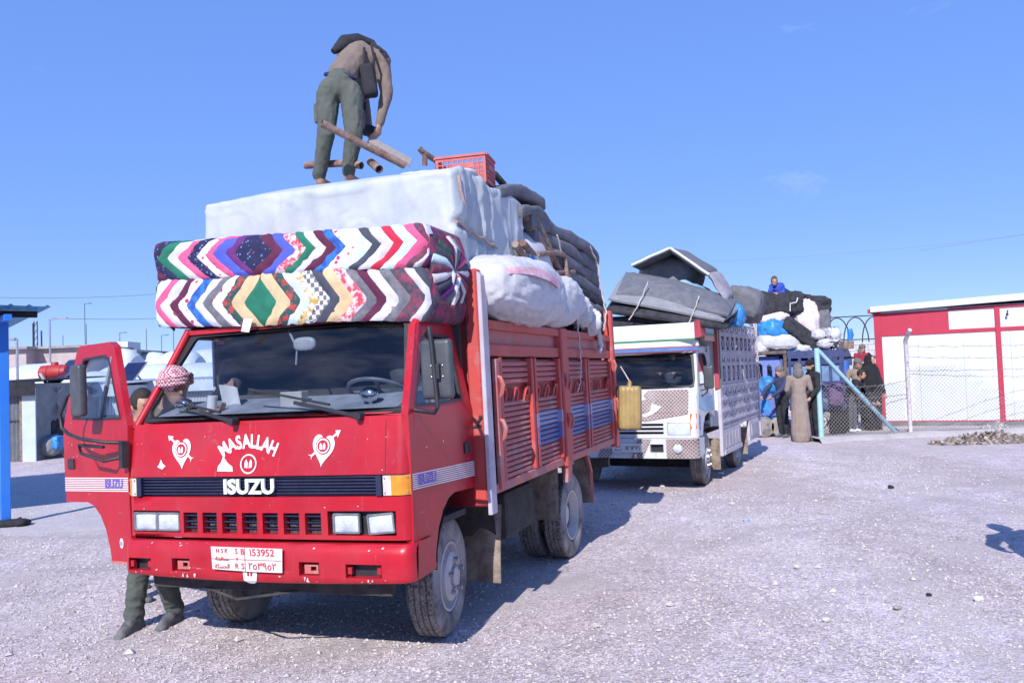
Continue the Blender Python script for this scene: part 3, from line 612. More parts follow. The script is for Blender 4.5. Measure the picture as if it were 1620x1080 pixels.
# the open door's mirror
dl = doorL.matrix_local
m = MB(); m.box(-.17, -.11, .29, .43, 1.54, 1.88); o = m.build('side_mirror', MATS['mirror_shell'], doorL, bevel=.025, bseg=3, smooth=60)
m = MB(); m.tube([(0, .03, 1.36), (-.10, .1, 1.37), (-.17, .3, 1.40), (-.17, .46, 1.43), (-.18, .53, 1.47), (-.18, .55, 1.56), (-.15, .50, 1.68), (-.14, .42, 1.70)], .012, 8)
m.tube([(0, .04, 1.27), (-.1, .12, 1.25), (-.14, .35, 1.30), (-.12, .42, 1.35), (-.1, .12, 1.34)], .011, 8); m.box(-.045, .0, -.005, .04, 1.2, 1.37); m.build('mirror_arm', BLACK, o, smooth=50)
m = MB(); m.ell((-.105, .36, 1.66), (.012, .05, .1), 12); m.build('mirror_glass', CHROME, o, smooth=60)
# ---- wheels
def wheel(name, x, y, out=1, r=.38, w_=.2, steer=0, dish=0, parent=truck, lean=1.0, nuts=5, kind='front'):
    M_ = Matrix.Translation((x, y, r - .004 - x * sin(radians(lean)))) @ Matrix.Rotation(radians(steer), 4, 'Z') @ Matrix.Rotation(radians(lean), 4, 'Y')
    if out < 0: M_ = M_ @ Matrix.Rotation(pi, 4, 'Z')
    h = w_ / 2
    m = MB(); ri = r * .56
    m.lathe([(ri, h * .55), (ri + .02, h * .9), (r * .74, h * 1.06), (r * .90, h * .98), (r * .965, h * .84)], 40, mi=0)
    tr = [(r * .965, h * .84)]
    for k in range(4):
        a = h * .78 - k * h * .4; tr += [(r * .99, a), (r, a - .02 * h), (r, a - .30 * h), (r * .975, a - .32 * h), (r * .975, a - .38 * h)]
    tr += [(r * .985, -h * .8), (r * .965, -h * .84)]
    m.lathe(tr, 56, mi=1); m.lathe([(r * .965, -h * .84), (r * .9, -h * .98), (r * .74, -h * 1.06), (ri + .02, -h * .9), (ri, -h * .55)], 40, mi=0)
    rim = MB()
    if kind == 'front': rim.lathe([(ri + .012, h * .86), (ri - .004, h * .88), (ri - .02, h * .4), (ri * .80, h * .35), (ri * .74, h * .95), (ri * .62, h * 1.12), (ri * .42, h * 1.12), (ri * .40, h * .9), (.06, h * .85), (.06, h * 1.25), (.045, h * 1.32), (.001, h * 1.32)], 32)
    else: rim.lathe([(ri + .012, h * .86), (ri - .004, h * .88), (ri - .02, h * .4), (ri * .86, -h * .2), (ri * .7, -h * .3), (ri * .45, -h * .25), (.08, -h * .2), (.08, h * .3), (.001, h * .34)], 32)
    rim.lathe([(ri + .012, -h * .86), (ri - .02, -h * .4), (ri * .7, h * .2)], 24)
    ob = rim.build(name, RIM, parent, smooth=35); ob.matrix_local = M_
    m.build('tyre', [RUBBER, TREADM], ob, smooth=30, weld=True)
    for k in range(nuts):
        a = 2 * pi * k / nuts + .3; q = MB(); q.lathe([(.0001, .035), (.014, .035), (.018, .0)], 8, Matrix.Translation(((h * 1.1) if kind == 'front' else -h * .25, ri * .52 * cos(a), ri * .52 * sin(a)))); q.build('wheel_nut', STEEL, ob)
    return ob
wheel('wheel', .735, .90, 1, steer=7); wheel('wheel', -.80, .90, -1, steer=7)
for x, o_ in ((.93, 1), (.69, -1), (-.93, -1), (-.69, 1)): wheel('wheel', x, 3.24, o_, kind='rear', w_=.19)
m = MB(); m.tube([(-.7, .9, .40), (.65, .9, .40)], .05, 8); m.build('front_axle', DARK, truck); m = MB(); m.tube([(-.62, 3.24, .40), (.62, 3.24, .40)], .06, 8); m.ell((0, 3.24, .40), (.2, .2, .19), 14); m.build('rear_axle', DARK, truck, smooth=50)
for sx in (-.42, .42): m = MB(); m.box(sx - .04, sx + .04, .12, 4.85, .62, .80); m.build('chassis_rail', DARK, truck)
m = MB(); m.box(-.35, .35, .35, 1.2, .42, .72); m.tube([(.1, 1.2, .5), (.05, 3.1, .42)], .045, 8); m.build('engine_block', DARK, truck, bevel=.03)
m = MB(); m.box(-.88, .82, .10, .16, .44, .56); m.tube([(-.55, .12, .46), (-.2, .05, .40), (.2, .1, .45)], .01, 6); m.build('front_crossmember', DARK, truck, bevel=.01)
# wheel arches (inner, dark)
for sx in (-1, 1):
    m = MB(); m.grid(lambda u, v: (sx * lerp(.55, .96, v), .92 + .50 * cos(pi * u), .52 + .44 * sin(pi * u)), 12, 1); m.build('wheel_arch', DARK, truck, smooth=60)
def flap(x0, x1, y, z0, z1, bend=.05, mt=MUDFLAP):
    m = MB(); m.grid(lambda u, v: (lerp(x0, x1, u) + .02 * v * (1 - u), y + bend * v * v + .015 * sin(u * 5 + v * 3), lerp(z0, z1, v)), 6, 8); m.grid(lambda u, v: (lerp(x0, x1, u) + .02 * v * (1 - u), y + .012 + bend * v * v + .015 * sin(u * 5 + v * 3), lerp(z0, z1, v)), 6, 8)
    m.build('mud_flap', mt, truck, smooth=50)
flap(.70, .99, 1.40, .20, .74); flap(-.93, -.68, 1.36, .20, .74); flap(.62, 1.03, 2.74, .46, .86, .02, DARK); flap(.75, 1.04, 2.72, .40, .84, .02); flap(.72, 1.04, 3.92, .36, .82, -.04); flap(-1.03, -.62, 2.74, .42, .86, .02); flap(-1.04, -.72, 3.92, .36, .82, -.04)
m = MB(); m.box(.5, .92, 1.75, 2.45, .42, .78); m.build('fuel_tank', DARK, truck, bevel=.05, bseg=2)
m = MB(); m.box(-.92, -.5, 1.75, 2.45, .45, .80); m.build('battery_box', DARK, truck, bevel=.02)
m = MB(); m.bar((1.02, 3.83, .86), (1.04, 3.90, .66), .03, .03); m.bar((1.04, 3.90, .66), (1.03, 3.95, .36), .03, .03); m.build('flap_stay', BEDPINK, truck)
# ---- cargo bed
m = MB(); m.box(-1.05, 1.05, 1.1, 4.93, .885, .945); m.build('bed_floor', DARK, truck)
for sx in (-1, 1): m = MB(); m.box(min(sx * 1.0, sx * 1.085), max(sx * 1.0, sx * 1.085), 1.1, 4.95, .86, .925); m.build('bed_sill', BEDPINK, truck, bevel=.006)
hb = MB(); hb.box(-1.05, .98, 1.06, 1.095, .93, 2.33); hb_ = hb.build('headboard', BEDRED, truck)
for k, x in enumerate((-.9, -.45, 0, .45, .85)): m = MB(); m.box(x - .03, x + .03, 1.03, 1.06, .95, 2.30); m.build('headboard_rib', BEDRED, hb_, bevel=.005)
m = MB(); m.box(-1.05, .98, 1.03, 1.10, 2.30, 2.37); m.build('headboard_top', BEDRED, hb_, bevel=.01)
for sx in (-1, 1):
    m = MB(); m.box(min(sx * .975, sx * 1.075), max(sx * .975, sx * 1.075), 1.0, 1.12, .80, 2.39); cp = m.build('corner_post', BEDRED if sx > 0 else BEDRED, truck, bevel=.012)
    m = MB(); m.add([(sx * 1.078, .992, z) for z in (.745, 2.37)] + [(sx * 1.106, .998, z) for z in (.745, 2.34)] + [(sx * 1.106, 1.10, z) for z in (.745, 2.34)] + [(sx * 1.078, 1.13, z) for z in (.745, 2.37)], [(0, 2, 3, 1), (2, 4, 5, 3), (4, 6, 7, 5), (6, 0, 1, 7), (0, 2, 4, 6), (1, 3, 5, 7)]); m.build('post_trim', BEDWHITE, cp, bevel=.004)
    m = MB(); m.box(min(sx * 1.03, sx * 1.12), max(sx * 1.03, sx * 1.12), 4.86, 4.96, .82, 2.33); m.build('rear_post', BEDRED, truck, bevel=.01)
    m = MB(); m.box(min(sx * 1.04, sx * 1.115), max(sx * 1.04, sx * 1.115), 2.84, 3.04, .84, 2.06); ctp = m.build('centre_post', BEDRED, truck, bevel=.012)
    m = MB(); m.bar((sx * 1.07, 2.94, .70), (sx * 1.09, 2.94, .95), .14, .05, up=(1, 0, 0)); m.build('post_bracket', BEDPINK, truck, bevel=.006)
def slat_panel(sx, y0, y1, blue):
    pn = MB(); pn.box(min(sx * 1.03, sx * 1.042), max(sx * 1.03, sx * 1.042), y0, y1, .93, 1.78); pan = pn.build('side_panel', REDIN, truck)
    def slat(z, h, mt, w_=.03):
        m = MB(); x0, x1 = 1.04, 1.04 + w_
        P = [(x0, z), (x1 - .008, z + .004), (x1, z + h * .5), (x1 - .008, z + h - .004), (x0, z + h)]
        a, b = y0 + .055, y1 - .055
        m.add([(sx * p[0], a, p[1]) for p in P] + [(sx * p[0], b, p[1]) for p in P], [(i, i + 1, i + 6, i + 5) for i in range(4)] + [(0, 1, 2, 3, 4), (5, 6, 7, 8, 9)]); m.build('slat', mt, pan)
    for k in range(13):
        z = .965 + k * .0396; mt = BEDPINK
        if blue: mt = BLUE_S if 1.10 < z + .02 < 1.235 else LBLUE_S if 1.235 <= z + .02 < 1.35 else BEDPINK
        slat(z, .034, mt)
    for k in range(4): slat(1.60 + k * .043, .038, BEDPINK)
    for y in (y0 + .028, y1 - .028):
        m = MB(); m.box(min(sx * 1.04, sx * 1.098), max(sx * 1.04, sx * 1.098), y - .026, y + .026, .93, 1.79, 0)
        if blue:
            for a, b, mi in ((1.10, 1.235, 1), (1.235, 1.35, 2)): m.box(min(sx * 1.05, sx * 1.1), max(sx * 1.05, sx * 1.1), y - .028, y + .028, a, b, mi)
        m.build('panel_stile', [BEDRED, BLUE_S, LBLUE_S], pan, bevel=.004)
    m = MB(); m.box(min(sx * 1.04, sx * 1.07), max(sx * 1.04, sx * 1.07), y0 + .05, y1 - .05, .932, .96); m.build('panel_rail', BEDPINK, pan)
    n = 3; yy = [lerp(y0 + .12, y1 - .12, i / (n - 1)) for i in range(n)]
    for y in yy:
        m = MB(); m.tube([(sx * 1.06, y - .045, 1.47), (sx * 1.075, y - .045, 1.53), (sx * 1.08, y - .02, 1.565), (sx * 1.08, y + .02, 1.565), (sx * 1.075, y + .045, 1.53), (sx * 1.06, y + .045, 1.47)], .011, 6); m.build('lashing_hook', BEDRED, pan, smooth=50)
spans = [(1.30, 2.06, 0), (2.09, 2.83, 1), (3.05, 3.75, 1), (3.80, 4.82, 1)]
for a, b, bl in spans: slat_panel(1, a, b, bl)
m = MB(); m.box(-1.085, -1.04, 1.12, 4.86, .93, 2.06); m.build('side_panel', BEDPINK, truck)
for y0, y1 in ((1.14, 2.84), (3.04, 4.86)):
    m = MB(); m.box(1.03, 1.05, y0, y1, 1.80, 2.04); ub = m.build('upper_board', BEDPINK, truck)
    m = MB(); m.box(1.05, 1.085, y0, y1, 1.80, 1.885); m.build('upper_rail', BEDRED, ub, bevel=.006)
    m = MB(); m.box(1.045, 1.095, y0, y1, 1.985, 2.05); m.build('upper_rail', BEDRED, ub, bevel=.006)
for y, z in ((1.24, 1.60), (1.25, 1.30), (2.88, 1.60), (2.99, 1.58), (2.90, 1.25), (3.0, 1.24), (4.88, 1.72), (4.9, 1.3)):
    m = MB(); m.tube([(1.09, y, z + .06), (1.12, y, z + .05), (1.135, y + .01, z), (1.12, y + .02, z - .06), (1.10, y + .02, z - .09)], [.012, .016, .018, .014, .008], 6); m.box(1.075, 1.10, y - .03, y + .03, z + .03, z + .09); m.build('latch', BEDPINK, truck, smooth=50)
m = MB(); m.box(1.07, 1.105, 1.205, 1.28, .88, 1.78); m.build('front_stile', [BEDPINK], truck, bevel=.006)
m = MB(); m.box(-1.04, 1.04, 4.90, 4.94, .93, 1.9); m.build('tailgate', BEDPINK, truck)
m = MB(); m.box(-1.0, 1.0, 4.84, 4.92, .60, .70); m.build('rear_crossmember', DARK, truck)
m = MB(); m.tube([(1.03, 1.02, 1.33), (1.06, .99, 1.40)], .012, 6); m.tube([(1.0, 1.0, 1.33), (1.06, 1.0, 1.335)], .012, 6); m.build('post_hook', DARK, truck)
# ------------------------------------------------------------------ soft goods helpers
def rbox(mb, h, rad, n, fn, mi=0):
    """rounded box: fn(local point, normal) -> point; n cells per axis (tuple or int)"""
    n = (n, n, n) if isinstance(n, int) else n; h = V(h); inn = V([max(.001, c - rad) for c in h])
    for ax in range(3):
        for sg in (-1, 1):
            a1, a2 = (ax + 1) % 3, (ax + 2) % 3
            def f(u, v):
                p = V((0, 0, 0)); p[ax] = sg * h[ax]; p[a1] = (2 * u - 1) * h[a1]; p[a2] = (2 * v - 1) * h[a2]
                q = V([max(-inn[i], min(inn[i], p[i])) for i in range(3)]); d = (p - q); d.normalize(); return fn(q + d * rad, d)
            mb.grid(f, n[a1], n[a2], mi=mi)
    return mb
def wr(p, s, k=0, st=(1, 1, 1)):
    q = V((p[0] * st[0], p[1] * st[1], p[2] * st[2])) * s + V((k * 3.7, k * 1.9, -k * 2.3))
    return 1 - 2.2 * abs(noise.noise(q)) + .5 * (1 - 2.2 * abs(noise.noise(q * 2.1)))
def rdg(q, w_=.16): return max(0, 1 - abs(noise.noise(q)) / w_) ** 1.4
def sack(c, h, R=None, e=.75, amp=.03, fq=5, n=48, k=0, tie=None):
    """sack as superellipsoid with soft lumps and sharp cloth creases"""
    m = MB(); m.ell((0, 0, 0), h, n, None, 0, e); R = R.to_3x3() if R is not None else Matrix.Identity(3); out = []; ax = max(range(3), key=lambda i: h[i])
    st1 = [1.5, 1.5, 1.5]; st1[ax] = .45; st2 = [.5, 1.2, 1.2]; st2[ax] = 1.6; o = V((k * 3.1, k * 1.7, -k * 2.3))
    for p in m.v:
        q = V(p); d = V((q.x / h[0] ** 2, q.y / h[1] ** 2, q.z / h[2] ** 2)); d.normalize()
        w1 = V([q[i] * st1[i] for i in range(3)]) * fq * .5 + o; w2_ = V([q[i] * st2[i] for i in range(3)]) * fq * .8 - o
        a = amp * (1.0 * noise.noise(q * fq * .4 + o) + .55 * rdg(w1) - .5 * rdg(w2_, .12) + .3 * rdg(w1 * 2.3 + o, .13) - .3 * rdg(w2_ * 2.1 + o, .1))
        if tie is not None:
            t = abs(q[tie] / h[tie]); s_ = 1 - .55 * max(0, (t - .72) / .28) ** 1.3; f = 1 + .12 * sin(atan2(q[(tie + 1) % 3], q[(tie + 2) % 3]) * 9 + k) * max(0, t - .5)
            for i in range(3):
                if i != tie: q[i] *= s_ * f
        out.append(tuple(V(c) + R @ (q + d * a)))
    m.v = out; return m
def XYZ(rx, ry, rz): return Euler((radians(rx), radians(ry), radians(rz))).to_matrix().to_4x4()
T1i = T1.inverted()
def lp(u, v, axis, val, T=None):
    """pixel -> truck-frame point on the frame's plane axis=val"""
    Ti = T1i if T is None else T.inverted(); o = Ti @ V((0, 0, CAMH)); d = Ti.to_3x3() @ ray(u, v); return o + d * ((val - o[axis]) / d[axis])
CL_WHITE = mat('white_sackcloth', (.56, .56, .58), (.47, .47, .51), 7, .8, bump=.35, bsc=70, stretch=(1, 1, 1), bdist=.004)
CL_TARP = mat('pale_tarpaulin', (.46, .495, .515), (.37, .41, .44), 3, .6, bump=.4, bsc=16, bdist=.006)
CL_BLUE = mat('blue_tarpaulin', (.02, .18, .52), (.05, .28, .62), 5, .45, bump=.3, bsc=25)
CL_GREY = mat('grey_felt', (.11, .114, .135), (.155, .16, .18), 9, .95, bump=.5, bsc=160, bdist=.004)
CL_GREY2 = mat('light_grey_felt', (.20, .205, .23), (.25, .255, .28), 9, .95, bump=.5, bsc=160, bdist=.004)
CL_BLACK = mat('black_felt', (.02, .02, .026), (.045, .045, .055), 9, .95, bump=.5, bsc=120)
CL_PINK = mat('pink_blanket', (.62, .46, .50), (.70, .62, .66), 6, .9, bump=.3, bsc=50)
RUST = mat('rusty_pipe', (.16, .085, .06), (.30, .22, .19), 14, .75, bump=.3, bsc=60)
ROPE = mat('pale_rope', (.55, .52, .50), (.42, .38, .34), 60, .9)
WOOD = mat('weathered_board', (.42, .36, .32), (.30, .25, .22), 6, .8, stretch=(1, 12, 12))
# ------------------------------------------------------------------ patchwork quilt on the cab roof
def cloth(n, c, c2=None, **k): return mat('quilt_' + n, c, c2 or tuple(x * .86 for x in c), k.pop('sc', 14), .85, bump=.35, bsc=45, bdist=.006, **k)
Q = dict(white=cloth('white', (.58, .56, .61)), lblue=cloth('light_blue', (.46, .62, .70), (.58, .70, .76)), pink=cloth('pink', (.66, .10, .24)), maroon=cloth('maroon', (.10, .012, .05)), slate=cloth('slate', (.055, .06, .09)),
         tan=cloth('tan', (.62, .46, .27)), green=cloth('green', (.012, .16, .10)), royal=cloth('royal', (.07, .10, .55)), red=cloth('red', (.55, .02, .06)), grey=cloth('grey', (.11, .11, .14), (.18, .18, .2)),
         dots=cloth('navy_dots', (.12, .16, .42), (.012, .014, .06), kind='vor', sc=38, thr=(.22, .3)), rose=cloth('rose_print', (.45, .03, .10), (.68, .66, .70), kind='vor', sc=16, thr=(.2, .3)),
         floral=cloth('red_floral', (.55, .06, .10), (.62, .50, .52), sc=26, thr=(.46, .54)), dflor=cloth('dark_floral', (.45, .05, .05), (.02, .07, .07), sc=18, thr=(.42, .5)), bprint=cloth('blue_print', (.03, .16, .50), (.02, .07, .32), sc=22, thr=(.42, .56)),
         mustard=cloth('mustard_print', (.45, .30, .06), (.60, .58, .56), sc=20, thr=(.45, .52)), checkp=cloth('grey_check_print', (.14, .14, .17), (.64, .64, .66), kind='check', sc=34), purple=cloth('purple', (.12, .02, .16)), mix=cloth('mixed_floral', (.30, .04, .10), (.04, .05, .07), sc=15, thr=(.4, .6)))
qt = thing('patchwork_quilt_bundle', 'patchwork quilt of coloured chevrons folded over bedding on the cab roof', 'quilt', None, T1 @ Matrix.Translation((.05, .75, 2.11)))
QO = V((.05, .75, 2.11))
def qfn(roll):
    za, zb = ((2.055, 2.385), (2.38, 2.63))[roll]
    def f(u, v, off=0.0):
        x = lerp(-1.13, 1.0, u); tl = -.045 * (x - .05)
        e = abs(2 * u - 1); k = 1.0
        if e > .93: k = sqrt(max(.02, 1 - ((e - .93) / .07) ** 2 * .9))
        b = .022 * noise.noise(V((x * 1.6, v * 1.2, roll * 5))) + .011 * wr((x * 1.3, v * .22, roll), 8) + .006 * wr((x * .5, v * .5, roll + 3), 12)
        vv = v
        if vv <= 1: y = .44 + .020 * abs(2 * vv - 1) ** 12; z = lerp(za, zb, vv) - .012 * (1 - abs(2 * vv - 1))
        else: y = .46 + (vv - 1) * .45; z = zb + .035 * (1 - (1 - min(1, (vv - 1) * 3)) ** 2)
        zc = (za + zb) / 2; y = .74 + (y - .74) * (k * .35 + .65); z = zc + (z - zc) * k
        return V((x, y - b - off, z + tl + b * .6 + (off if vv > .97 else 0))) - QO
    return f
for roll in (0, 1):
    f = qfn(roll); m = MB(); za, zb = ((2.055, 2.385), (2.38, 2.63))[roll]
    prof = [i / 10 for i in range(11)] + [1.1, 1.25, 1.5, 2.0]
    def bf(u, v):
        i = round(v * 17)
        if i < 15: return f(u, prof[i])
        p = f(u, 2.0) if i == 15 else f(u, 0); return V((p.x, 1.0 - QO.y, p.z)) if i < 17 else f(u, 0)
    m.grid(bf, 70, 17)
    m.add([bf(0, j / 17) for j in range(17)], [tuple(range(17))]); m.add([bf(1, j / 17) for j in range(17)], [tuple(range(17))])
    m.build('quilt_lining', Q['mix'], qt, smooth=60, weld=True)
    L_ = 2.13; uc, vc, H_ = ((.425, .47, .30), (.405, .66, .30))[roll]
    if roll == 0:
        lft = [('green', .135), ('tan', .10), ('dflor', .075), ('rose', .075), ('grey', .075), ('white', .07), ('bprint', .075), ('rose', .07), ('maroon', .07), ('white', .075), ('pink', .065), ('lblue', .085), ('slate', .09), ('white', .2)]
        rgt = [('green', .135), ('tan', .10), ('dflor', .08), ('lblue', .07), ('mustard', .075), ('checkp', .08), ('slate', .075), ('tan', .09), ('floral', .085), ('grey', .07), ('maroon', .07), ('white', .085), ('grey', .08), ('mix', .1), ('white', .07), ('slate', .07), ('mix', .4)]
    else:
        lft = [('dots', .15), ('purple', .07), ('royal', .10), ('pink', .07), ('rose', .075), ('dots', .085), ('pink', .075), ('white', .08), ('green', .085), ('dots', .09), ('maroon', .09), ('slate', .3)]
        rgt = [('dots', .15), ('maroon', .085), ('royal', .09), ('floral', .085), ('green', .07), ('white', .075), ('maroon', .075), ('bprint', .07), ('rose', .085), ('lblue', .10), ('slate', .07), ('white', .085), ('red', .07), ('lblue', .09), ('pink', .07), ('mix', .07), ('white', .06), ('purple', .3)]
    vs = [i / 12 for i in range(13)] + [1.12, 1.3]
    for side, lst in ((-1, lft), (1, rgt)):
        d0 = 0.0
        for nm, wd in lst:
            d1 = d0 + wd; m = MB(); rows = []
            for v in vs:
                q = abs(v - vc) * H_ * .95 + .011 * noise.noise(V((v * 2.5, d0 * 9, roll * 3 + side))); a = uc + side * max(0, d0 - q) / L_; q1 = abs(v - vc) * H_ * .95 + .011 * noise.noise(V((v * 2.5, d1 * 9, roll * 3 + side))); b = uc + side * max(0, d1 - q1) / L_
                if side * b <= side * uc + 1e-5: continue
                a = min(.995, max(.005, a)); b = min(.995, max(.005, b))
                if abs(a - b) < 1e-4: continue
                rows.append([f(lerp(a, b, t), v, .003 + .004 * (1 - abs(2 * t - 1) ** 4)) for t in (0, .25, .5, .75, 1)])
            d0 = d1
            if len(rows) < 2: continue
            b0 = 0
            for i, r in enumerate(rows):
                m.v += [tuple(p) for p in r]
                if i:
                    for j in range(4): m.f.append((5 * i - 5 + j, 5 * i - 4 + j, 5 * i + 1 + j, 5 * i + j)); m.m.append(0)
            m.build('patch', Q[nm], qt, smooth=60)
m = MB(); P0 = V((.955, .75, 2.345)) - QO
fc = ['white', 'slate', 'pink', 'mix', 'grey', 'white', 'maroon', 'dflor', 'slate', 'lblue', 'mix', 'white', 'slate', 'purple', 'grey', 'floral', 'slate', 'white', 'mix', 'maroon']
for k in range(20):
    a = 2 * pi * k / 20; d = V((.05, .25 * cos(a), .21 * sin(a))); m = MB()
    m.tube([P0 + V((.065, 0, 0)), P0 + d * .35 + V((.055, 0, 0)), P0 + d * .7 + V((.035, 0, 0)), P0 + d * 1.02 + V((-.03, 0, 0))], [.008, .02, .032, .036], 7); m.build('gathered_fold', Q[fc[k]], qt, smooth=60)
for k, (dy, dz, mt) in enumerate(((-.02, -.06, 'white'), (.03, .0, 'rose'), (-.05, .02, 'white'))):
    m = MB(); m.tube([P0 + V((.05, dy, dz)), P0 + V((.09, dy - .02, dz - .05)), P0 + V((.07, dy - .03, dz - .16))], [.02, .022, .014], 6); m.build('tie_strip', Q[mt], qt, smooth=60)
m = MB(); m.tube([P0 + V((-1.99, -.26, -.14)), P0 + V((-1.98, -.27, -.20)), P0 + V((-1.94, -.27, -.25))], [.03, .02, .008], 6); m.build('loose_corner', Q['slate'], qt)
# ------------------------------------------------------------------ tarpaulin bundles
def tarp_bundle(c, h, rad, n, crown, label, name='tarpaulin_bundle', side_wr=.02, k=0, rope=None):
    def fn(p, d):
        q = V(p); cr = crown * (1 - (q.y / h[1]) ** 2) * (1 - .5 * (q.x / h[0]) ** 2) if q.z > 0 else 0
        a = .010 * noise.noise(q * 2.2 + V((k, 0, 0)))
        if abs(d.x) > .5 or abs(d.y) > .6: a += .009 * rdg(q * 3, .07) - .009 * rdg(V((q.x * 5, q.y * 3, q.z * 1.6)), .06) + (side_wr if d.x > .5 else .35 * side_wr) * (.5 * wr(V((q.x * 1.2, q.y * 1.4, q.z * .28)), 4.2, k) + .4 * noise.noise(V((q.x, q.y * 6, q.z * .8))))
        if rope is not None: a -= .035 * math.exp(-((q.z - rope + .1 * q.y) / .03) ** 2) * (1 if d.x > .5 else .0)
        return V(c) + q + d * a + V((0, 0, cr))
    m = MB(); rbox(m, h, rad, n, fn); return m.solo(name, CL_TARP, label, 'bundle', 'tarpaulin-wrapped bundles on the red truck', T1, smooth=60, weld=True)
tarp_bundle((-.10, 1.36, 2.70), (1.03, .37, .385), .028, (90, 36, 40), .10, 'large pale tarpaulin-wrapped bundle under the bending man', side_wr=.05, rope=-.02)
tarp_bundle((.05, 2.12, 2.72), (.88, .36, .40), .04, (40, 36, 40), .04, 'smaller pale tarpaulin bundle standing beside the crate and rusty frame', side_wr=.022, k=4)
m = MB(); m.tube([(.955, .99 + i * .07, 2.68 - .10 * (i * .07 - .35) + .01 * sin(i * 2)) for i in range(12)], .011, 6); m.tube([(.96, 1.06, 3.05), (.965, 1.07, 2.95), (.97, 1.12, 2.85)], .012, 6)
m.solo('rope', mat('brown_rope', (.30, .22, .20), (.42, .32, .30), 60, .9), 'brown rope tied round the large pale tarpaulin bundle', 'rope', None, T1, smooth=60)
m = sack((.25, 1.95, 3.16), (.42, .3, .13), None, .8, .03, 4, 32, 3); m.solo('cloth_bundle', CL_WHITE, 'small white cloth bundle beneath the pipes and plastic crate', 'bundle', None, T1, smooth=70)
m = sack((.55, 1.55, 3.18), (.35, .2, .06), None, .8, .03, 4, 32, 5); m.solo('cloth_bundle', CL_WHITE, 'flat white folded cloth lying on the tarpaulin bundle', 'bundle', None, T1, smooth=70)
# crate
cr = thing('plastic_crate', 'red plastic lattice crate on top of the red truck load', 'crate', None, T1 @ Matrix.Translation((.66, 1.93, 3.17)) @ Matrix.Rotation(radians(8), 4, 'Z') @ Matrix.Scale(.88, 4))
CRM = mat('crate_red', (.50, .11, .10), (.42, .09, .09), 10, .5)
for (L_, T_) in ((.23, Matrix.Translation((0, -.17, 0))), (.23, Matrix.Translation((0, .17, 0))), (.17, Matrix.Translation((.23, 0, 0)) @ Matrix.Rotation(pi / 2, 4, 'Z')), (.17, Matrix.Translation((-.23, 0, 0)) @ Matrix.Rotation(pi / 2, 4, 'Z'))):
    m = MB(); nx = int(L_ / .024); hs_ = []
    for i in range(nx):
        for j in range(5):
            a = -L_ + .02 + i * (2 * L_ - .04) / nx; z = .03 + j * .038
            if not (abs(i - nx / 2) < 2.5 and j == 3): hs_.append((a + .006, a + (2 * L_ - .04) / nx - .004, z + .004, z + .032))
    cellplate(m, [-L_, L_] + [x for h_ in hs_ for x in h_[:2]], [0, .25] + [z for h_ in hs_ for z in h_[2:]], hs_, lambda x, z, t: T_ @ V((x, -.006 + t, z)), .012)
    cellplate(m, [-L_, L_] + [x for h_ in hs_ for x in h_[:2]], [0, .25] + [z for h_ in hs_ for z in h_[2:]], hs_, lambda x, z, t: T_ @ V((x, .006 - t, z)), 0)
    m.build('crate_wall', CRM, cr)
m = MB(); m.box(-.23, .23, -.17, .17, 0, .012); m.build('crate_base', CRM, cr)
for (a, b) in (((-.235, -.178), (.235, -.178)), ((.238, -.17), (.238, .17)), ((-.235, .178), (.235, .178)), ((-.238, -.17), (-.238, .17))):
    m = MB(); m.bar((*a, .25), (*b, .25), .018, .02); m.build('crate_rim', CRM, cr)
# pipes, board and rusty frame
def pipe(p, r, label, name='metal_pipe', group='rusty pipes on the red truck load', mt=RUST, hollow=True):
    m = MB(); m.tube(p, r, 12, caps=not hollow)
    if hollow: m.tube(p, r * .8, 12, caps=False)
    return m.solo(name, [mt], label, 'pipe', group, T1, smooth=50)
a = lp(509, 195, 1, 1.18); b = lp(640, 262, 1, 1.72); pipe([a, b], .029, 'thick rusty pipe slanting up past the bending man\'s knees')
a = lp(484, 262, 1, 1.75); b = lp(572, 262, 1, 1.6); pipe([a, lp(545, 258, 1, 1.62), b], .03, 'rusty pipe lying level behind the bending man\'s legs')
pipe([lp(586, 256, 1, 1.62), lp(600, 268, 1, 1.5)], .032, 'short stub of rusty pipe by the white cloth')
a = lp(583, 221, 1, 1.75); b = lp(650, 258, 1, 1.95); m = MB(); m.bar(a, b, .16, .03, up=(.2, -.5, 1)); m.solo('board', WOOD, 'pale weathered board under the bending man\'s hand', 'board', None, T1, bevel=.003)
pipe([lp(664, 235, 1, 1.85), lp(668, 240, 1, 1.87), lp(695, 258, 1, 2.1)], .024, 'thin pale pipe end poking up behind the plastic crate')
pipe([lp(672, 243, 1, 1.87), lp(672, 262, 1, 1.9)], .022, 'upright stub of pipe beside the plastic crate')
pipe([lp(768, 277, 1, 2.3), lp(783, 276, 1, 2.35), lp(797, 292, 1, 2.5)], .03, 'bent dark pipe between crate and grey mattresses', mt=DARK)
fr = thing('pipe_frame', 'rusty tubular bed frame standing among sacks on the red truck', 'frame', None, T1 @ Matrix.Translation((.9, 3.0, 2.1)))
FO = V((.9, 3.0, 2.1))
def fpipe(pts, r=.022, nm='frame_tube'):
    m = MB(); m.tube([V(p) - FO for p in pts], r, 10); return m.build(nm, RUST, fr, smooth=50)
fpipe([lp(850, 402, 0, 1.0), lp(880, 400, 0, 1.02), lp(892, 404, 0, 1.03), lp(895, 420, 0, 1.04), lp(899, 490, 0, 1.06)], .026)
fpipe([lp(866, 432, 0, 1.0), lp(908, 430, 0, 1.04)]); fpipe([lp(838, 330, 0, .93), lp(858, 370, 0, .95), lp(892, 445, 0, 1.0)], .034)
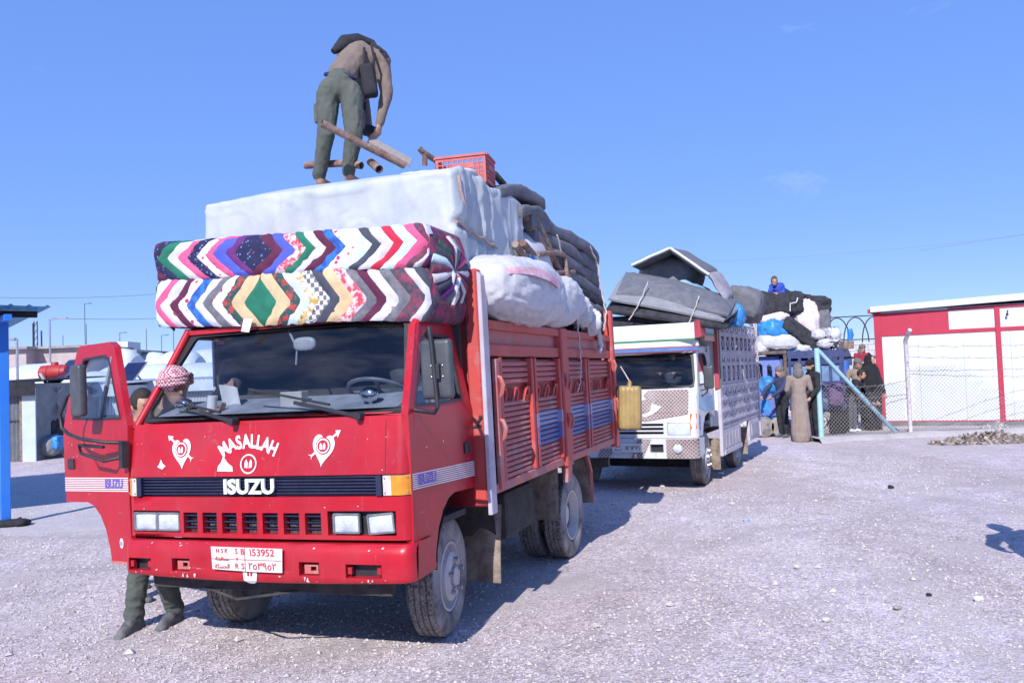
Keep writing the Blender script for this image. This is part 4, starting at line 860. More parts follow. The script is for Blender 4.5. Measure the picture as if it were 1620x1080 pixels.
fpipe([lp(826, 336, 0, .9), lp(845, 372, 0, .92), lp(868, 412, 0, .96)], .05); fpipe([lp(852, 440, 0, .95), lp(880, 445, 0, .98)])
fpipe([lp(815, 386, 0, 1.0), lp(833, 412, 0, .98)], .03); fpipe([lp(827, 384, 0, 1.0), lp(850, 410, 0, .96)], .03)
# sacks and bags
m = sack((1.03, 1.86, 2.30), (.32, .78, .25), XYZ(0, 4, 0), .72, .024, 7, 128, 2); big = m.solo('sack', CL_WHITE, 'bulging white sack with pink stripe overhanging the truck side', 'sack', 'white sacks on the red truck', T1, smooth=70)
m = MB()
def stripe(u, v):
    y = lerp(1.16, 1.98, u); t = (y - 1.86) / .78; rr = max(.03, 1 - abs(t) ** 2.6) ** .4; a = lerp(.25, .52, v) - .25 * u
    return V((1.03 + (.32 * rr + .03 + .012 * noise.noise(V((y * 5, v, 2)))) * cos(a) ** .8, y, 2.30 + (.25 * rr + .01) * sin(a) ** .8)) - (T1i @ big.matrix_world.translation)
m.grid(stripe, 24, 3); m.build('printed_stripe', mat('sack_pink_print', (.62, .28, .36), (.62, .5, .56), 18, .8), big, smooth=60)
m = sack((.98, 2.93, 2.30), (.27, .52, .24), XYZ(8, 0, 0), .75, .026, 8, 96, 7); m.solo('sack', CL_WHITE, 'slack white sack wedged behind the big striped sack', 'sack', 'white sacks on the red truck', T1, smooth=70)
m = sack((.85, 2.72, 2.55), (.2, .3, .10), XYZ(-20, 10, 0), .9, .05, 6, 40, 9); m.solo('blue_cloth', CL_BLUE, 'crumpled bright blue cloth behind the white sacks', 'cloth', None, T1, smooth=70)
for k, (y, z, s_, lb) in enumerate(((3.42, 2.33, .17, 'knotted white plastic bag hanging over the truck side beside the pipes'), (3.75, 2.25, .15, 'white plastic bag with pink lettering near the rear post'), (4.05, 2.18, .13, 'small crumpled white bag tied to the rear post rope'))):
    m = sack((1.05, y, z), (.14, .26 if k < 2 else .2, s_), XYZ(10 * k - 10, 5, 12 * k), .9, .04, 9, 64, 20 + k, tie=1); m.solo('plastic_bag', CL_WHITE, lb, 'bag', 'bags on the red truck', T1, smooth=70)
m = MB()
for k in range(7): m.tube([(1.10, 4.12 + .02 * k, 2.15 - .01 * k), (1.14, 4.16 + .012 * k, 2.05 - .02 * k), (1.13 + .012 * sin(k * 2), 4.20 + .02 * sin(k), 1.92 - .012 * k)], [.03, .026, .018], 6)
m.solo('rag', CL_WHITE, 'white knotted rag dangling beside the rear post', 'rag', None, T1, smooth=70)
# grey mattresses stacked on the rear
def mattress(pa, pb, w_, th, droop, label, mt=CL_GREY, T=T1, group='grey foam mattresses on the red truck', xw=None, curl=0, k=0, nl=26):
    """long foam pad from pa to pb (truck frame, centre line), width along x"""
    pa, pb = V(pa), V(pb); L_ = (pb - pa).length; d = (pb - pa).normalized(); x = V((1, 0, 0)); x = (x - d * x.dot(d)).normalized(); z = x.cross(d)
    def fn(p, dn):
        t = p.y / (L_ / 2); dz = -droop * t * t + curl * max(0, t) ** 3 + .022 * noise.noise(V((p.x * 2, p.y * 2.5, k))) + .014 * wr(V((p.x, p.y, p.z * 3)), 3.3, k)
        if abs(dn.x) > .6: dz *= .9
        bul = .05 * noise.noise(V((p.y * .9, k * 2, k))) + .016 * noise.noise(V((p.y * 3, p.z * 8, k + 4)))
        return (pa + pb) / 2 + d * p.y + x * (p.x + bul * (1 if p.x > 0 else -1)) + z * (p.z + dz)
    m = MB(); rbox(m, (w_ / 2, L_ / 2, th / 2), th * .27, (10, nl, 5), fn); return m.solo('foam_mattress', mt, label, 'mattress', group, T, smooth=60, weld=True)
LBL = 'dark grey foam mattress in the drooping stack on the red truck'
yA = [(2.15, 3.05, 3.05, 3.24, .05), (2.35, 3.0, 3.15, 3.12, .05)]
for k in range(4): mattress((.45, 2.62 + .09 * (k * 7 % 3), 3.05 - .13 * k), (.45, 5.2 - .08 * (k * 5 % 3), 3.0 - .14 * k), 1.05, .14, .07, ('topmost long', 'second long', 'third long', 'lowest long')[k] + ' dark grey mattress of the drooping stack on the red truck', k=k)
for k, (a, b) in enumerate((((.55, 1.95, 3.16), (.55, 3.15, 3.28)), ((.58, 2.35, 3.08), (.58, 3.35, 3.12)))):
    mattress(a, b, .8, .11, .07, ('uppermost', 'second')[k] + ' short grey mattress folded over at the peak beside the crate', k=8 + k, group='folded grey mattresses')
for k in range(5): mattress((.48, 3.25 + .12 * k, 2.50 - .095 * k), (.5, 5.2 + .02 * (k % 3), 2.43 - .10 * k), 1.02, .10, .03, ('first', 'second', 'third', 'fourth', 'fifth')[k] + ' thin dark mattress counting down under the drooping stack', CL_GREY if k % 2 else CL_BLACK, k=12 + k, group='thin grey mattresses under the stack')
m = sack((.2, 2.9, 2.55), (.8, .7, .45), None, .6, .04, 4, 32, 31); m.solo('cloth_bundle', CL_WHITE, 'white cloth bundle filling the middle of the red truck load', 'bundle', None, T1, smooth=70)
m = sack((0, 3.6, 1.65), (.95, 1.1, .62), None, .4, .05, 3, 32, 33); m.solo('cargo_heap', CL_GREY2, 'grey blanket heap in the bed under the mattresses', 'bundle', None, T1, smooth=70)
m = sack((-.05, 1.9, 1.7), (.95, .75, .70), None, .4, .05, 3, 32, 34); m.solo('cargo_heap', CL_GREY2, 'grey blanket heap in the bed under the tarpaulins', 'bundle', None, T1, smooth=70)
def rope(pts, label, r=.010, T=T1, mt=ROPE, group='ropes over the loads'):
    P_ = [V(p) for p in pts]; D_ = []
    for i in range(len(P_) - 1):
        for j in range(6): q_ = P_[i].lerp(P_[i + 1], j / 6); D_.append(q_ + V((.006 * sin(i * 5 + j * 2.1), .012 * noise.noise(q_ * 4), -.03 * sin(pi * j / 6) * (P_[i + 1] - P_[i]).length)))
    m = MB(); m.tube(D_ + [P_[-1]], r, 6); return m.solo('rope', mt, label, 'rope', group, T, smooth=60)
rope([(1.0, 4.55, 3.02), (1.03, 4.75, 2.85), (1.05, 4.82, 2.5), (1.08, 4.8, 2.3), (1.10, 4.55, 2.1)], 'white rope binding the drooping mattress stack to the rear post', .010)
rope([(1.01, 3.25, 2.95), (1.02, 3.5, 2.65), (1.04, 3.8, 2.35)], 'pale rope across the mattress stack beside the rusty frame', .009)
rope([(1.09, 3.5, 2.15), (1.10, 3.52, 1.9), (1.11, 3.48, 1.72), (1.11, 3.40, 1.55), (1.11, 3.3, 1.48)], 'white rope end knotted and dangling on the slatted truck side', .009)
rope([(1.06, 1.02, 2.3), (1.0, 1.0, 2.1), (.98, .99, 1.9)], 'thin dark cord beside the pale corner post', .005, mt=DARK)
# yellow canister hung at the rear corner
def jerrycan(M_, label):
    t = thing('jerrycan', label, 'jerrycan', None, M_)
    yl = mat('jerrycan_yellow', (.38, .27, .10), (.28, .19, .08), 5, .45, dirt=((.25, .15, .07), .35, 6)); m = MB()
    def fn(p, d):
        q = V(p); q.x += d.x * .006 * sin(q.y * 60); q.y += d.y * .010 * (1 if sin(q.x * 75) > 0 else 0) - d.y * .004
        return q + V((0, 0, .26))
    rbox(m, (.125, .16, .24), .035, (24, 16, 16), fn); b = m.build('canister_body', yl, t, smooth=50, weld=True)
    m = MB(); m.tube([(0, -.11, .49), (0, -.08, .55), (0, .06, .55), (0, .09, .49)], .018, 8); m.build('handle', yl, t, smooth=60)
    m = MB(); m.tube([(0, .12, .49), (0, .12, .545)], .028, 12); m.build('cap', yl, t, smooth=40)
    m = MB(); m.tube([(0, -.05, .55), (-.04, 0, .62), (-.10, .02, .72)], .007, 6); m.build('hanging_cord', ROPE, t)
jerrycan(T1 @ Matrix.Translation((1.225, 5.02, .98)) @ XYZ(0, 3, 12), 'yellow plastic jerrycan hanging at the rear corner of the red truck')
# ------------------------------------------------------------------ people
SKIN = mat('skin', (.40, .22, .15), (.46, .27, .19), 20, .55, bump=.05, bsc=120)
HAIRM = mat('dark_hair', (.012, .010, .010), (.03, .025, .022), 60, .7, bump=.6, bsc=120)
OLIVE = mat('olive_trousers', (.072, .084, .074), (.098, .11, .098), 6, .9, bump=.35, bsc=55, bdist=.006)
BROWNTOP = mat('brown_pullover', (.165, .125, .105), (.20, .155, .13), 7, .95, bump=.35, bsc=90, bdist=.004)
SHOE = mat('dusty_shoe', (.05, .055, .075), (.16, .16, .17), 12, .85)
NAVY = mat('dark_cloth', (.014, .015, .022), (.028, .028, .036), 8, .95, bump=.35, bsc=40)
BLACKCL = mat('black_robe', (.008, .008, .010), (.016, .016, .02), 8, .95, bump=.3, bsc=30)
TANROBE = mat('tan_robe', (.24, .185, .16), (.29, .23, .20), 5, .95, bump=.3, bsc=40)
OLIVETOP = mat('olive_jacket', (.11, .105, .07), (.15, .14, .10), 7, .95, bump=.35, bsc=50)
def seg_d(P, a, b, ra, rb):
    a, b = np.array(a), np.array(b); d = b - a; t = np.clip(((P - a) @ d) / max(1e-9, d @ d), 0, 1); return np.linalg.norm(P - a - t[:, None] * d, axis=1) - (ra + (rb - ra) * t)
class Body:
    def __init__(s): s.mb = MB(); s.pr = []
    def cap(s, a, b, ra, rb, mi, flat=None):
        a, b = V(a), V(b); n = 12; d = b - a; L_ = d.length
        if L_ < 1e-5: return s.ball(a, (ra, ra, ra), mi)
        st = MB(); z = d.normalized(); x = z.cross(V((0, 0, 1))); x = x if x.length > .1 else z.cross(V((0, 1, 0))); x.normalize(); y = z.cross(x)
        rings = [(a - z * ra * .92, .38 * ra), (a - z * ra * .6, .8 * ra), (a, ra)] + [(a.lerp(b, t), lerp(ra, rb, t)) for t in (.33, .66)] + [(b, rb), (b + z * rb * .6, .8 * rb), (b + z * rb * .92, .38 * rb)]
        k = len(s.mb.v)
        for p, r in rings:
            for j in range(n):
                o = x * (r * cos(2 * pi * j / n)) + y * (r * sin(2 * pi * j / n))
                if flat: f = V(flat[0]); o = o + f * (o.dot(f) * (flat[1] - 1))
                s.mb.v.append(tuple(p + o))
        for i in range(len(rings) - 1):
            for j in range(n): s.mb.f.append((k + i * n + j, k + i * n + (j + 1) % n, k + (i + 1) * n + (j + 1) % n, k + (i + 1) * n + j)); s.mb.m.append(0)
        s.mb.f += [tuple(k + j for j in range(n))[::-1], tuple(k + (len(rings) - 1) * n + j for j in range(n))]; s.mb.m += [0, 0]
        s.pr.append(('c', tuple(a), tuple(b), ra, rb, mi)); return s
    def ball(s, c, r, mi, R=None):
        s.mb.ell(c, r, 16, R); s.pr.append(('e', tuple(c), tuple(r), R, 0, mi)); return s
    def chain(s, pts, rs, mi, flat=None):
        for i in range(len(pts) - 1): s.cap(pts[i], pts[i + 1], rs[i], rs[i + 1], mi, flat)
        return s
    def hand(s, w, d, up, mi, sc=1.0, curl=.6, side=1):
        """palm from wrist w along d, palm facing up-vector; five fingers"""
        w, d, up = V(w), V(d).normalized(), V(up); up = (up - d * up.dot(d)).normalized(); x = d.cross(up) * side
        for j in (-1, -.33, .33, 1): s.cap(w, w + d * .085 * sc + x * (.03 * j * sc), .022 * sc, .014 * sc, mi)
        for j, ln in ((-1, .062), (-.36, .074), (.3, .08), (.95, .07)):
            b = w + d * .088 * sc + x * (.031 * j * sc); dd = (d * cos(curl * .5) + up * sin(curl * .5)); m_ = b + dd * ln * .5 * sc; d2 = (d * cos(curl * 1.4) + up * sin(curl * 1.4)); e = m_ + d2 * ln * .5 * sc
            s.cap(b, m_, .0095 * sc, .0085 * sc, mi); s.cap(m_, e, .0085 * sc, .007 * sc, mi)
        t0 = w + d * .03 * sc + x * .028 * sc; t1 = t0 + (d * .5 + x * .7 + up * .35).normalized() * .04 * sc; t2 = t1 + (d * .85 + up * .5).normalized() * .035 * sc
        s.cap(t0, t1, .013 * sc, .010 * sc, mi); s.cap(t1, t2, .010 * sc, .008 * sc, mi); return s
    def head(s, c, fwd, up, mi, sc=1.0):
        c, f, u = V(c), V(fwd).normalized(), V(up); u = (u - f * u.dot(f)).normalized(); x = f.cross(u)
        R = Matrix((x, f, u)).transposed()
        s.ball(c + u * .02 * sc, (.076 * sc, .095 * sc, .11 * sc), mi, R); s.ball(c - u * .055 * sc + f * .03 * sc, (.055 * sc, .062 * sc, .065 * sc), mi, R)
        s.cap(c + f * .092 * sc + u * .012 * sc, c + f * .112 * sc - u * .022 * sc, .009 * sc, .014 * sc, mi)
        s.cap(c + f * .085 * sc - u * .055 * sc - x * .018 * sc, c + f * .085 * sc - u * .055 * sc + x * .018 * sc, .011 * sc, .011 * sc, mi)
        s.cap(c + f * .086 * sc + u * .03 * sc - x * .03 * sc, c + f * .086 * sc + u * .03 * sc + x * .03 * sc, .011 * sc, .011 * sc, mi)
        for k in (-1, 1): s.ball(c + x * .077 * sc * k - u * .005 * sc - f * .005 * sc, (.012 * sc, .02 * sc, .03 * sc), mi, R)
        s.hd = (c, f, u, x, sc); return s
    def build(s, name, mats, parent, vox=.012, fold=None, smooth_it=4, fst=(1, 1, 1.9)):
        me = bpy.data.meshes.new('tmp'); me.from_pydata(s.mb.v, [], s.mb.f); o = bpy.data.objects.new('tmp', me); COL.objects.link(o)
        md = o.modifiers.new('r', 'REMESH'); md.mode = 'VOXEL'; md.voxel_size = vox; sm = o.modifiers.new('s', 'SMOOTH'); sm.factor = .5; sm.iterations = smooth_it
        bpy.context.view_layer.update(); me2 = bpy.data.meshes.new_from_object(o.evaluated_get(bpy.context.evaluated_depsgraph_get())); bpy.data.objects.remove(o); bpy.data.meshes.remove(me)
        for m in mats: me2.materials.append(m)
        n = len(me2.vertices); co = np.zeros(n * 3); me2.vertices.foreach_get('co', co); co = co.reshape(-1, 3); no = np.zeros(n * 3); me2.vertices.foreach_get('normal', no); no = no.reshape(-1, 3)
        D = []
        for p in s.pr:
            if p[0] == 'c': D.append(seg_d(co, *p[1:5]))
            else:
                q = co - np.array(p[1]);
                if p[3] is not None: q = q @ np.array(p[3].to_3x3())
                D.append((np.linalg.norm(q / np.array(p[2]), axis=1) - 1) * min(p[2]))
        mi_v = np.array([p[5] for p in s.pr])[np.argmin(np.array(D), axis=0)]
        if fold:
            for i in range(n):
                a = fold.get(int(mi_v[i]), 0)
                if a: q = V(co[i]); h = a * (.6 * wr(q, 9, 2, fst) + .5 * noise.noise(q * 6) - .3); co[i] += no[i] * h
            me2.vertices.foreach_set('co', co.ravel())
        fm = [int(np.bincount([mi_v[v] for v in p.vertices]).argmax()) for p in me2.polygons]
        me2.polygons.foreach_set('material_index', fm); me2.polygons.foreach_set('use_smooth', [True] * len(fm)); me2.update()
        o = bpy.data.objects.new(name, me2); COL.objects.link(o); o.parent = parent; return o
def face_bits(b, parent, hair=None, eyes=True, beard=False, cap_=None):
    c, f, u, x, sc = b.hd; R = Matrix((x, f, u)).transposed().to_4x4()
    if hair:
        m = MB(); m.ell((0, 0, 0), (1, 1, 1), 20); out = []
        for p in m.v:
            q = V(p); k = .082 * sc, .102 * sc, .118 * sc; lim = q.y > .45 and q.z < .55 or q.z < -.35
            w_ = V((q.x * k[0], q.y * k[1], q.z * k[2])) * (.86 if lim else 1.03 + .05 * noise.noise(q * 6)); out.append(tuple(c + u * .024 * sc + R.to_3x3() @ w_))
        m.v = out; m.build('hair', hair, parent, smooth=70)
    if eyes:
        for k in (-1, 1): m = MB(); m.ell(c + f * .087 * sc + u * .012 * sc + x * .031 * sc * k, (.013 * sc, .008 * sc, .008 * sc), 10, R); m.build('eye', HAIRM, parent, smooth=60)
    if beard:
        m = MB(); m.ell(c + f * .05 * sc - u * .075 * sc, (.055 * sc, .05 * sc, .04 * sc), 14, R); m.build('beard', HAIRM, parent, smooth=60)
# ---- the man bending over on the load (built in the red truck's frame)
def bending_man():
    base = lp(528, 286, 1, 1.55); t = thing('person', 'man in brown pullover and olive trousers bending over on the load', 'person', None, T1 @ Matrix.Translation(base))
    o = lambda u, v, y: lp(u, v, 1, y) - base
    b = Body()
    hipL, hipR = o(519, 150, 1.55), o(556, 152, 1.6); kneeL, kneeR = o(516, 214, 1.52), o(560, 214, 1.56); ankL, ankR = o(505, 276, 1.58), o(551, 270, 1.6)
    b.chain([hipL, kneeL, ankL], [.094, .068, .054], 0); b.chain([hipR, kneeR, ankR], [.094, .068, .055], 0)
    pel = o(537, 136, 1.6); wst = o(543, 112, 1.68)
    b.cap(hipL + V((.01, 0, .04)), hipR + V((-.01, 0, .04)), .09, .09, 0); b.cap(pel, o(540, 128, 1.63), .118, .112, 0)
    ch = o(566, 92, 1.95); shR = o(603, 97, 2.0); shL = o(546, 84, 2.22); nk = o(583, 90, 2.16)
    b.cap(o(541, 120, 1.66), ch, .118, .14, 1); b.cap(ch, nk, .15, .09, 1); b.cap(shR + V((-.03, 0, 0)), shL, .085, .08, 1); b.cap(ch, shR, .13, .085, 1)
    el, wrst = o(612, 147, 1.98), o(601, 194, 1.9); b.chain([shR, el, wrst], [.075, .055, .04], 1); hd_ = o(596, 212, 1.86)
    b.hand(wrst + (hd_ - wrst) * .15, hd_ - wrst, V((-1, .2, .1)), 2, 1.0, .9)
    elL, wrL = o(575, 160, 2.2), o(582, 205, 2.0); b.chain([shL, elL, wrL], [.07, .055, .04], 1); b.hand(wrL, V((.3, -.2, -1)), V((1, 0, 0)), 2, 1, .8)
    b.cap(nk, o(590, 104, 2.28), .055, .055, 2); b.head(o(592, 114, 2.33), (0, .2, -1), (.2, 1, .1), 2)
    for a in (ankL, ankR): b.cap(a, a + V((0, .01, -.05)), .045, .04, 2); b.cap(a + V((0, .02, -.06)), a + V((.01, .19, -.075)), .042, .032, 2)
    b.build('body', [OLIVE, BROWNTOP, SKIN], t, .0105, {0: .009, 1: .005}, 7, fst=(1.6, 1.6, 1.0)); face_bits(b, t, HAIRM, False)
    # chest rig, pouch and straps
    m = MB(); R = 0
    def pad(u, v):
        p0 = o(lerp(530, 590, u), lerp(66, 86, v), lerp(1.72, 2.02, u)); return p0 + V((0, -.02 * sin(pi * u), .03 * sin(pi * u)))
    m.tube([o(527, 82, 1.75), o(545, 68, 1.84), o(566, 67, 1.95), o(588, 72, 2.05), o(600, 84, 2.0)], [.025, .065, .072, .05, .02], 10); m.build('harness_back', NAVY, t, smooth=60)
    for pts in ([o(576, 76, 1.84), o(577, 96, 1.80), o(577, 108, 1.80)], [o(588, 74, 1.86), o(592, 92, 1.80), o(590, 106, 1.80)], [o(598, 74, 1.92), o(610, 84, 1.88), o(614, 92, 1.9)]):
        m = MB(); m.tube(pts, .012, 6); m.build('harness_strap', NAVY, t, smooth=60)
    m = MB(); P = o(584, 128, 1.80); rbox(m, (.058, .06, .135), .03, 8, lambda p, d: P + XYZ(0, -6, 20).to_3x3() @ p + d * .006 * noise.noise(p * 30)); m.build('pouch', NAVY, t, smooth=60, weld=True)
    m = MB(); m.tube([o(580, 148, 1.78), o(577, 165, 1.78), o(577, 176, 1.78)], [.01, .009, .012], 6); m.build('hanging_strap', NAVY, t)
    m = MB(); m.tube([o(515, 118, 1.62), o(526, 116, 1.57), o(545, 118, 1.56), o(564, 124, 1.63)], .018, 8); m.build('shirt_hem', mat('navy_shirt', (.02, .022, .06), (.03, .032, .07), 9, .9), t, smooth=60)
    m = MB(); c = o(526, 175, 1.47)
    for (u, v, y) in ((505, 182, 1.56), (569, 186, 1.58)):
        m = MB(); P = o(u, v, y); rbox(m, (.018, .06, .08), .014, 6, lambda p, d: P + p); m.build('cargo_pocket', OLIVE, t, smooth=60, weld=True)
    m = MB(); m.tube([o(578, 206, 1.95), o(588, 207, 1.92), o(596, 209, 1.9)], [.05, .045, .03], 8); m.build('dark_tool', NAVY, t)
bending_man()
# ---- generic standing people: local origin at the feet, facing -Y
def person(pos, yaw, h, label, top, bot, skin=SKIN, robe=None, veil=None, hair=HAIRM, head=None, arms=((.30, -.05, 1.12), (.26, -.16, .86)), arms2=None, lean=0.0, vox=.016, group=None, feet=((.10, .0), (-.10, .04)), cover=None, M0=None, shoe=SHOE, turn=0.0, beard=False, folded=False):
    s_ = h / 1.72; M_ = (M0 or I4) @ Matrix.Translation(pos) @ Matrix.Rotation(yaw, 4, 'Z') @ Matrix.Scale(s_, 4)
    t = thing('person', label, 'person', group, M_); b = Body(); L_ = lean
    top_at = lambda x, y, z: V((x, y - L_ * max(0, z - .95), z))
    for k, (fx, fy) in zip((1, -1), feet):
        if not robe: b.chain([(k * .09, 0, .92), (lerp(k * .10, fx, .5), fy * .5 - .02, .50), (fx, fy, .10)], [.10, .068, .05], 1)
        b.cap((fx, fy + .03, .05), (fx + k * .02, fy - .15, .042), .046, .036, 3)
    if robe: b.chain([(0, 0, 1.0), (0, 0, .55), (0, .0, .14)], [.165, .19, .215], 0, ((0, 1, 0), .78))
    else: b.cap((-.06, 0, .96), (.06, 0, .96), .13, .13, 1)
    b.cap(top_at(0, 0, 1.0), top_at(0, 0, 1.28), .145, .155, 0, ((0, 1, 0), .75)); b.cap(top_at(-.10, 0, 1.36), top_at(.10, 0, 1.36), .105, .105, 0, ((0, 1, 0), .85))
    for k, ar in ((1, arms), (-1, arms2 or arms)):
        sh = top_at(k * .19, 0, 1.40); e, w_ = V(ar[0]), V(ar[1]); e = V((k * e.x, e.y - L_ * .3, e.z)); w_ = V((k * w_.x, w_.y - L_ * .4, w_.z)); b.chain([sh, e, w_], [.072, .055, .042], 0)
        b.hand(w_ + (w_ - e).normalized() * .03, w_ - e, V((-k, -.3, 0)), 2, 1.0, .6, side=k)
    c = top_at(0, -.025, 1.588); b.cap(top_at(0, 0, 1.42), c, .06, .055, 2); fw = V((sin(turn), -cos(turn), -.08)); b.head(c, fw, (0, 0, 1), 2, 1.1)
    b.build('body', [top, bot, skin, shoe], t, vox / s_, {0: .012, 1: .012}, 3, fst=(1.5, 1.5, .25) if robe else (1, 1, 1.2))
    if veil:
        m = MB(); m.grid(lambda u, v: (lambda r, z: V((r * cos(2 * pi * u) * 1.15, c.y * (z - .1) / 1.5 + .02 + r * sin(2 * pi * u) * .92 + .012 * sin(u * 40) * (1 - v), z)))(*[(.215 + .02 * noise.noise(V((u * 9, 1, 1))), .10), (.23, .6), (.235, 1.0), (.225, 1.28), (.19, 1.42), (.115, 1.54), (.118, 1.64), (.085, 1.72), (.01, 1.745)][round(v * 8)]), 28, 8, cu=True); m.build('black_veil', veil, t, smooth=80)
    elif head == 'keffiyeh': keffiyeh(b, t, cover)
    elif head == 'cap':
        hc, f, u, x, sc = b.hd; m = MB(); m.ell(hc + u * .05, (.10, .118, .095), 16, Matrix((x, f, u)).transposed()); m.ell(hc - u * .09 - f * .05, (.115, .10, .14), 16); m.build('headscarf', cover, t, smooth=60); face_bits(b, t, None, True, beard)
    else: face_bits(b, t, hair, True, beard)
    return t
KEFF = mat('red_check_keffiyeh', (.34, .04, .08), (.58, .48, .50), kind='check', sc=72, rough=.9, bump=.4, bsc=50)
def keffiyeh(b, t, mt=None):
    c, f, u, x, sc = b.hd; R = Matrix((x, f, u)).transposed(); mt = mt or KEFF
    m = MB(); m.ell(c + u * .055 * sc - f * .012 * sc, (.097 * sc, .118 * sc, .098 * sc), 24, R)
    m.v = [tuple(V(p) + (V(p) - c).normalized() * .006 * wr(V(p) - c, 18)) for p in m.v]; m.build('keffiyeh', mt, t, smooth=70)
    for k in range(3):
        m = MB(); rr = .105 * sc; tilt = .25 + .12 * k
        m.tube([c + R @ V((rr * cos(a) * .93, rr * 1.14 * sin(a), sc * (.035 + .018 * k) + .03 * sc * sin(a) * tilt * 2)) for a in [2 * pi * i / 20 for i in range(20)]], .02 * sc, 7, closed=True); m.build('keffiyeh_fold', mt, t, smooth=70)
    face_bits(b, t, None, True)
# ---- man in a red-checked scarf leaning into the cab
def cab_man():
    base = V((-1.42, .62, 0)); t = thing('person', 'man in red-checked headscarf leaning into the red cab', 'person', None, T1 @ Matrix.Translation(base)); b = Body()
    P = lambda x, y, z: V((x, y, z)) - base
    for (fx, fy), hx in (((-1.47, .50), -1.40), ((-1.32, .72), -1.24)):
        b.chain([P(hx, .62, .92), P(hx - .01, .54, .52), P(fx, fy + .03, .12)], [.10, .075, .062], 1); b.cap(P(fx, fy + .06, .05), P(fx + .03, fy - .06, .058), .046, .048, 3); b.cap(P(fx + .03, fy - .06, .05), P(fx + .055, fy - .15, .038), .045, .033, 3); b.cap(P(fx, fy + .07, .018), P(fx + .06, fy - .17, .018), .05, .045, 3, ((0, 0, 1), .35)); b.cap(P(fx, fy + .03, .13), P(fx, fy + .035, .10), .07, .066, 1)
    b.cap(P(-1.38, .62, .98), P(-1.24, .62, .98), .12, .12, 1); b.cap(P(-1.30, .60, 1.02), P(-1.13, .48, 1.34), .14, .15, 0); b.cap(P(-1.17, .60, 1.45), P(-1.0, .36, 1.47), .09, .09, 0); b.cap(P(-1.13, .48, 1.34), P(-1.04, .42, 1.52), .13, .08, 0)
    b.chain([P(-1.0, .34, 1.46), P(-.78, .26, 1.47), P(-.57, .28, 1.52)], [.07, .055, .042], 0); b.hand(P(-.55, .28, 1.525), (1, -.05, .1), (0, -.3, 1), 2, 1, .9)
    b.chain([P(-1.12, .62, 1.44), P(-.86, .62, 1.50), P(-.62, .52, 1.66)], [.07, .06, .05], 4); b.hand(P(-.60, .51, 1.67), (1, -.2, .3), (0, -1, 0), 2, 1, .9)
    b.cap(P(-1.04, .42, 1.52), P(-.90, .35, 1.65), .058, .055, 2); b.head(P(-.86, .33, 1.69), (.86, -.46, -.12), (0.05, -.1, 1), 2)
    b.build('body', [OLIVETOP, OLIVE, SKIN, SHOE, NAVY], t, .011, {0: .012, 1: .014, 4: .01}); keffiyeh(b, t)
    m = MB(); m.tube([(-.515, .26, 1.53), (-.50, .26, 1.63)], .032, 12); m.solo('paper_cup', WHITEP, 'white paper cup held by the man in the checked scarf', 'cup', None, T1, smooth=40)
    m = MB(); m.grid(lambda u, v: (lerp(-.50, -.36, u), .38 + .05 * sin(3 * u) - .06 * v, lerp(1.47, 1.70, v) - .03 * u), 6, 6); m.grid(lambda u, v: (lerp(-.50, -.36, u), .383 + .05 * sin(3 * u) - .06 * v, lerp(1.47, 1.70, v) - .03 * u), 6, 6); m.solo('paper_sheet', WHITEP, 'curled white paper held up behind the windscreen', 'paper', None, T1, smooth=60)
cab_man()
person((-2.12, 1.30, 0), radians(75), 1.70, 'dark-haired man in olive top behind the open red door', OLIVETOP, OLIVE, M0=T1, feet=((.10, .30), (-.10, -.12)), vox=.014, lean=.05)
# ------------------------------------------------------------------ white truck
T2 = frame((1.48, 11.42, 0), 26, 0)
WHITE2 = mat('truck_white', (.64, .65, .66), (.56, .57, .59), 3, .45, dirt=((.34, .29, .27), .32, 5))
PANEL2 = mat('painted_panel_white', (.76, .78, .75), (.70, .74, .70), 4, .5)
BED2 = mat('bed_grey_mauve', (.40, .37, .42), (.32, .29, .34), 5, .6, dirt=((.26, .22, .21), .35, 6))
BED2L = mat('bed_pale_mauve', (.52, .48, .52), (.42, .39, .44), 5, .6, dirt=((.36, .30, .29), .35, 6))
GREEN2 = mat('trim_green', (.06, .22, .14), (.08, .2, .14), 9, .5); BLUE2 = mat('trim_blue', (.07, .16, .40), (.10, .2, .42), 9, .5); RED2 = mat('trim_red', (.42, .05, .07), (.36, .06, .08), 9, .5); LB2 = mat('trim_light_blue', (.28, .45, .62), (.36, .5, .62), 9, .5)
def camo():
    m = mat('brown_lattice_wrap', (.15, .085, .075), (.20, .12, .10), 5, .6); t = m.node_tree; N, L = t.nodes, t.links; p = N['Principled BSDF']
    tc = N.new('ShaderNodeTexCoord'); mp = N.new('ShaderNodeMapping'); mp.inputs['Rotation'].default_value = (0, radians(45), 0); mp.inputs['Scale'].default_value = (28, 28, 28); L.new(tc.outputs['Object'], mp.inputs[0])
    sp = N.new('ShaderNodeSeparateXYZ'); L.new(mp.outputs[0], sp.inputs[0]); fs = []
    for i in (0, 2):
        a = N.new('ShaderNodeMath'); a.operation = 'FRACT'; L.new(sp.outputs[i], a.inputs[0]); b = N.new('ShaderNodeMath'); b.operation = 'LESS_THAN'; b.inputs[1].default_value = .16; L.new(a.outputs[0], b.inputs[0]); fs.append(b)
    mx_ = N.new('ShaderNodeMath'); mx_.operation = 'MAXIMUM'; L.new(fs[0].outputs[0], mx_.inputs[0]); L.new(fs[1].outputs[0], mx_.inputs[1])
    mx = N.new('ShaderNodeMixRGB'); mx.inputs[1].default_value = (.14, .08, .072, 1); mx.inputs[2].default_value = (.50, .44, .44, 1); L.new(mx_.outputs[0], mx.inputs[0]); L.new(mx.outputs[0], p.inputs['Base Color']); return m
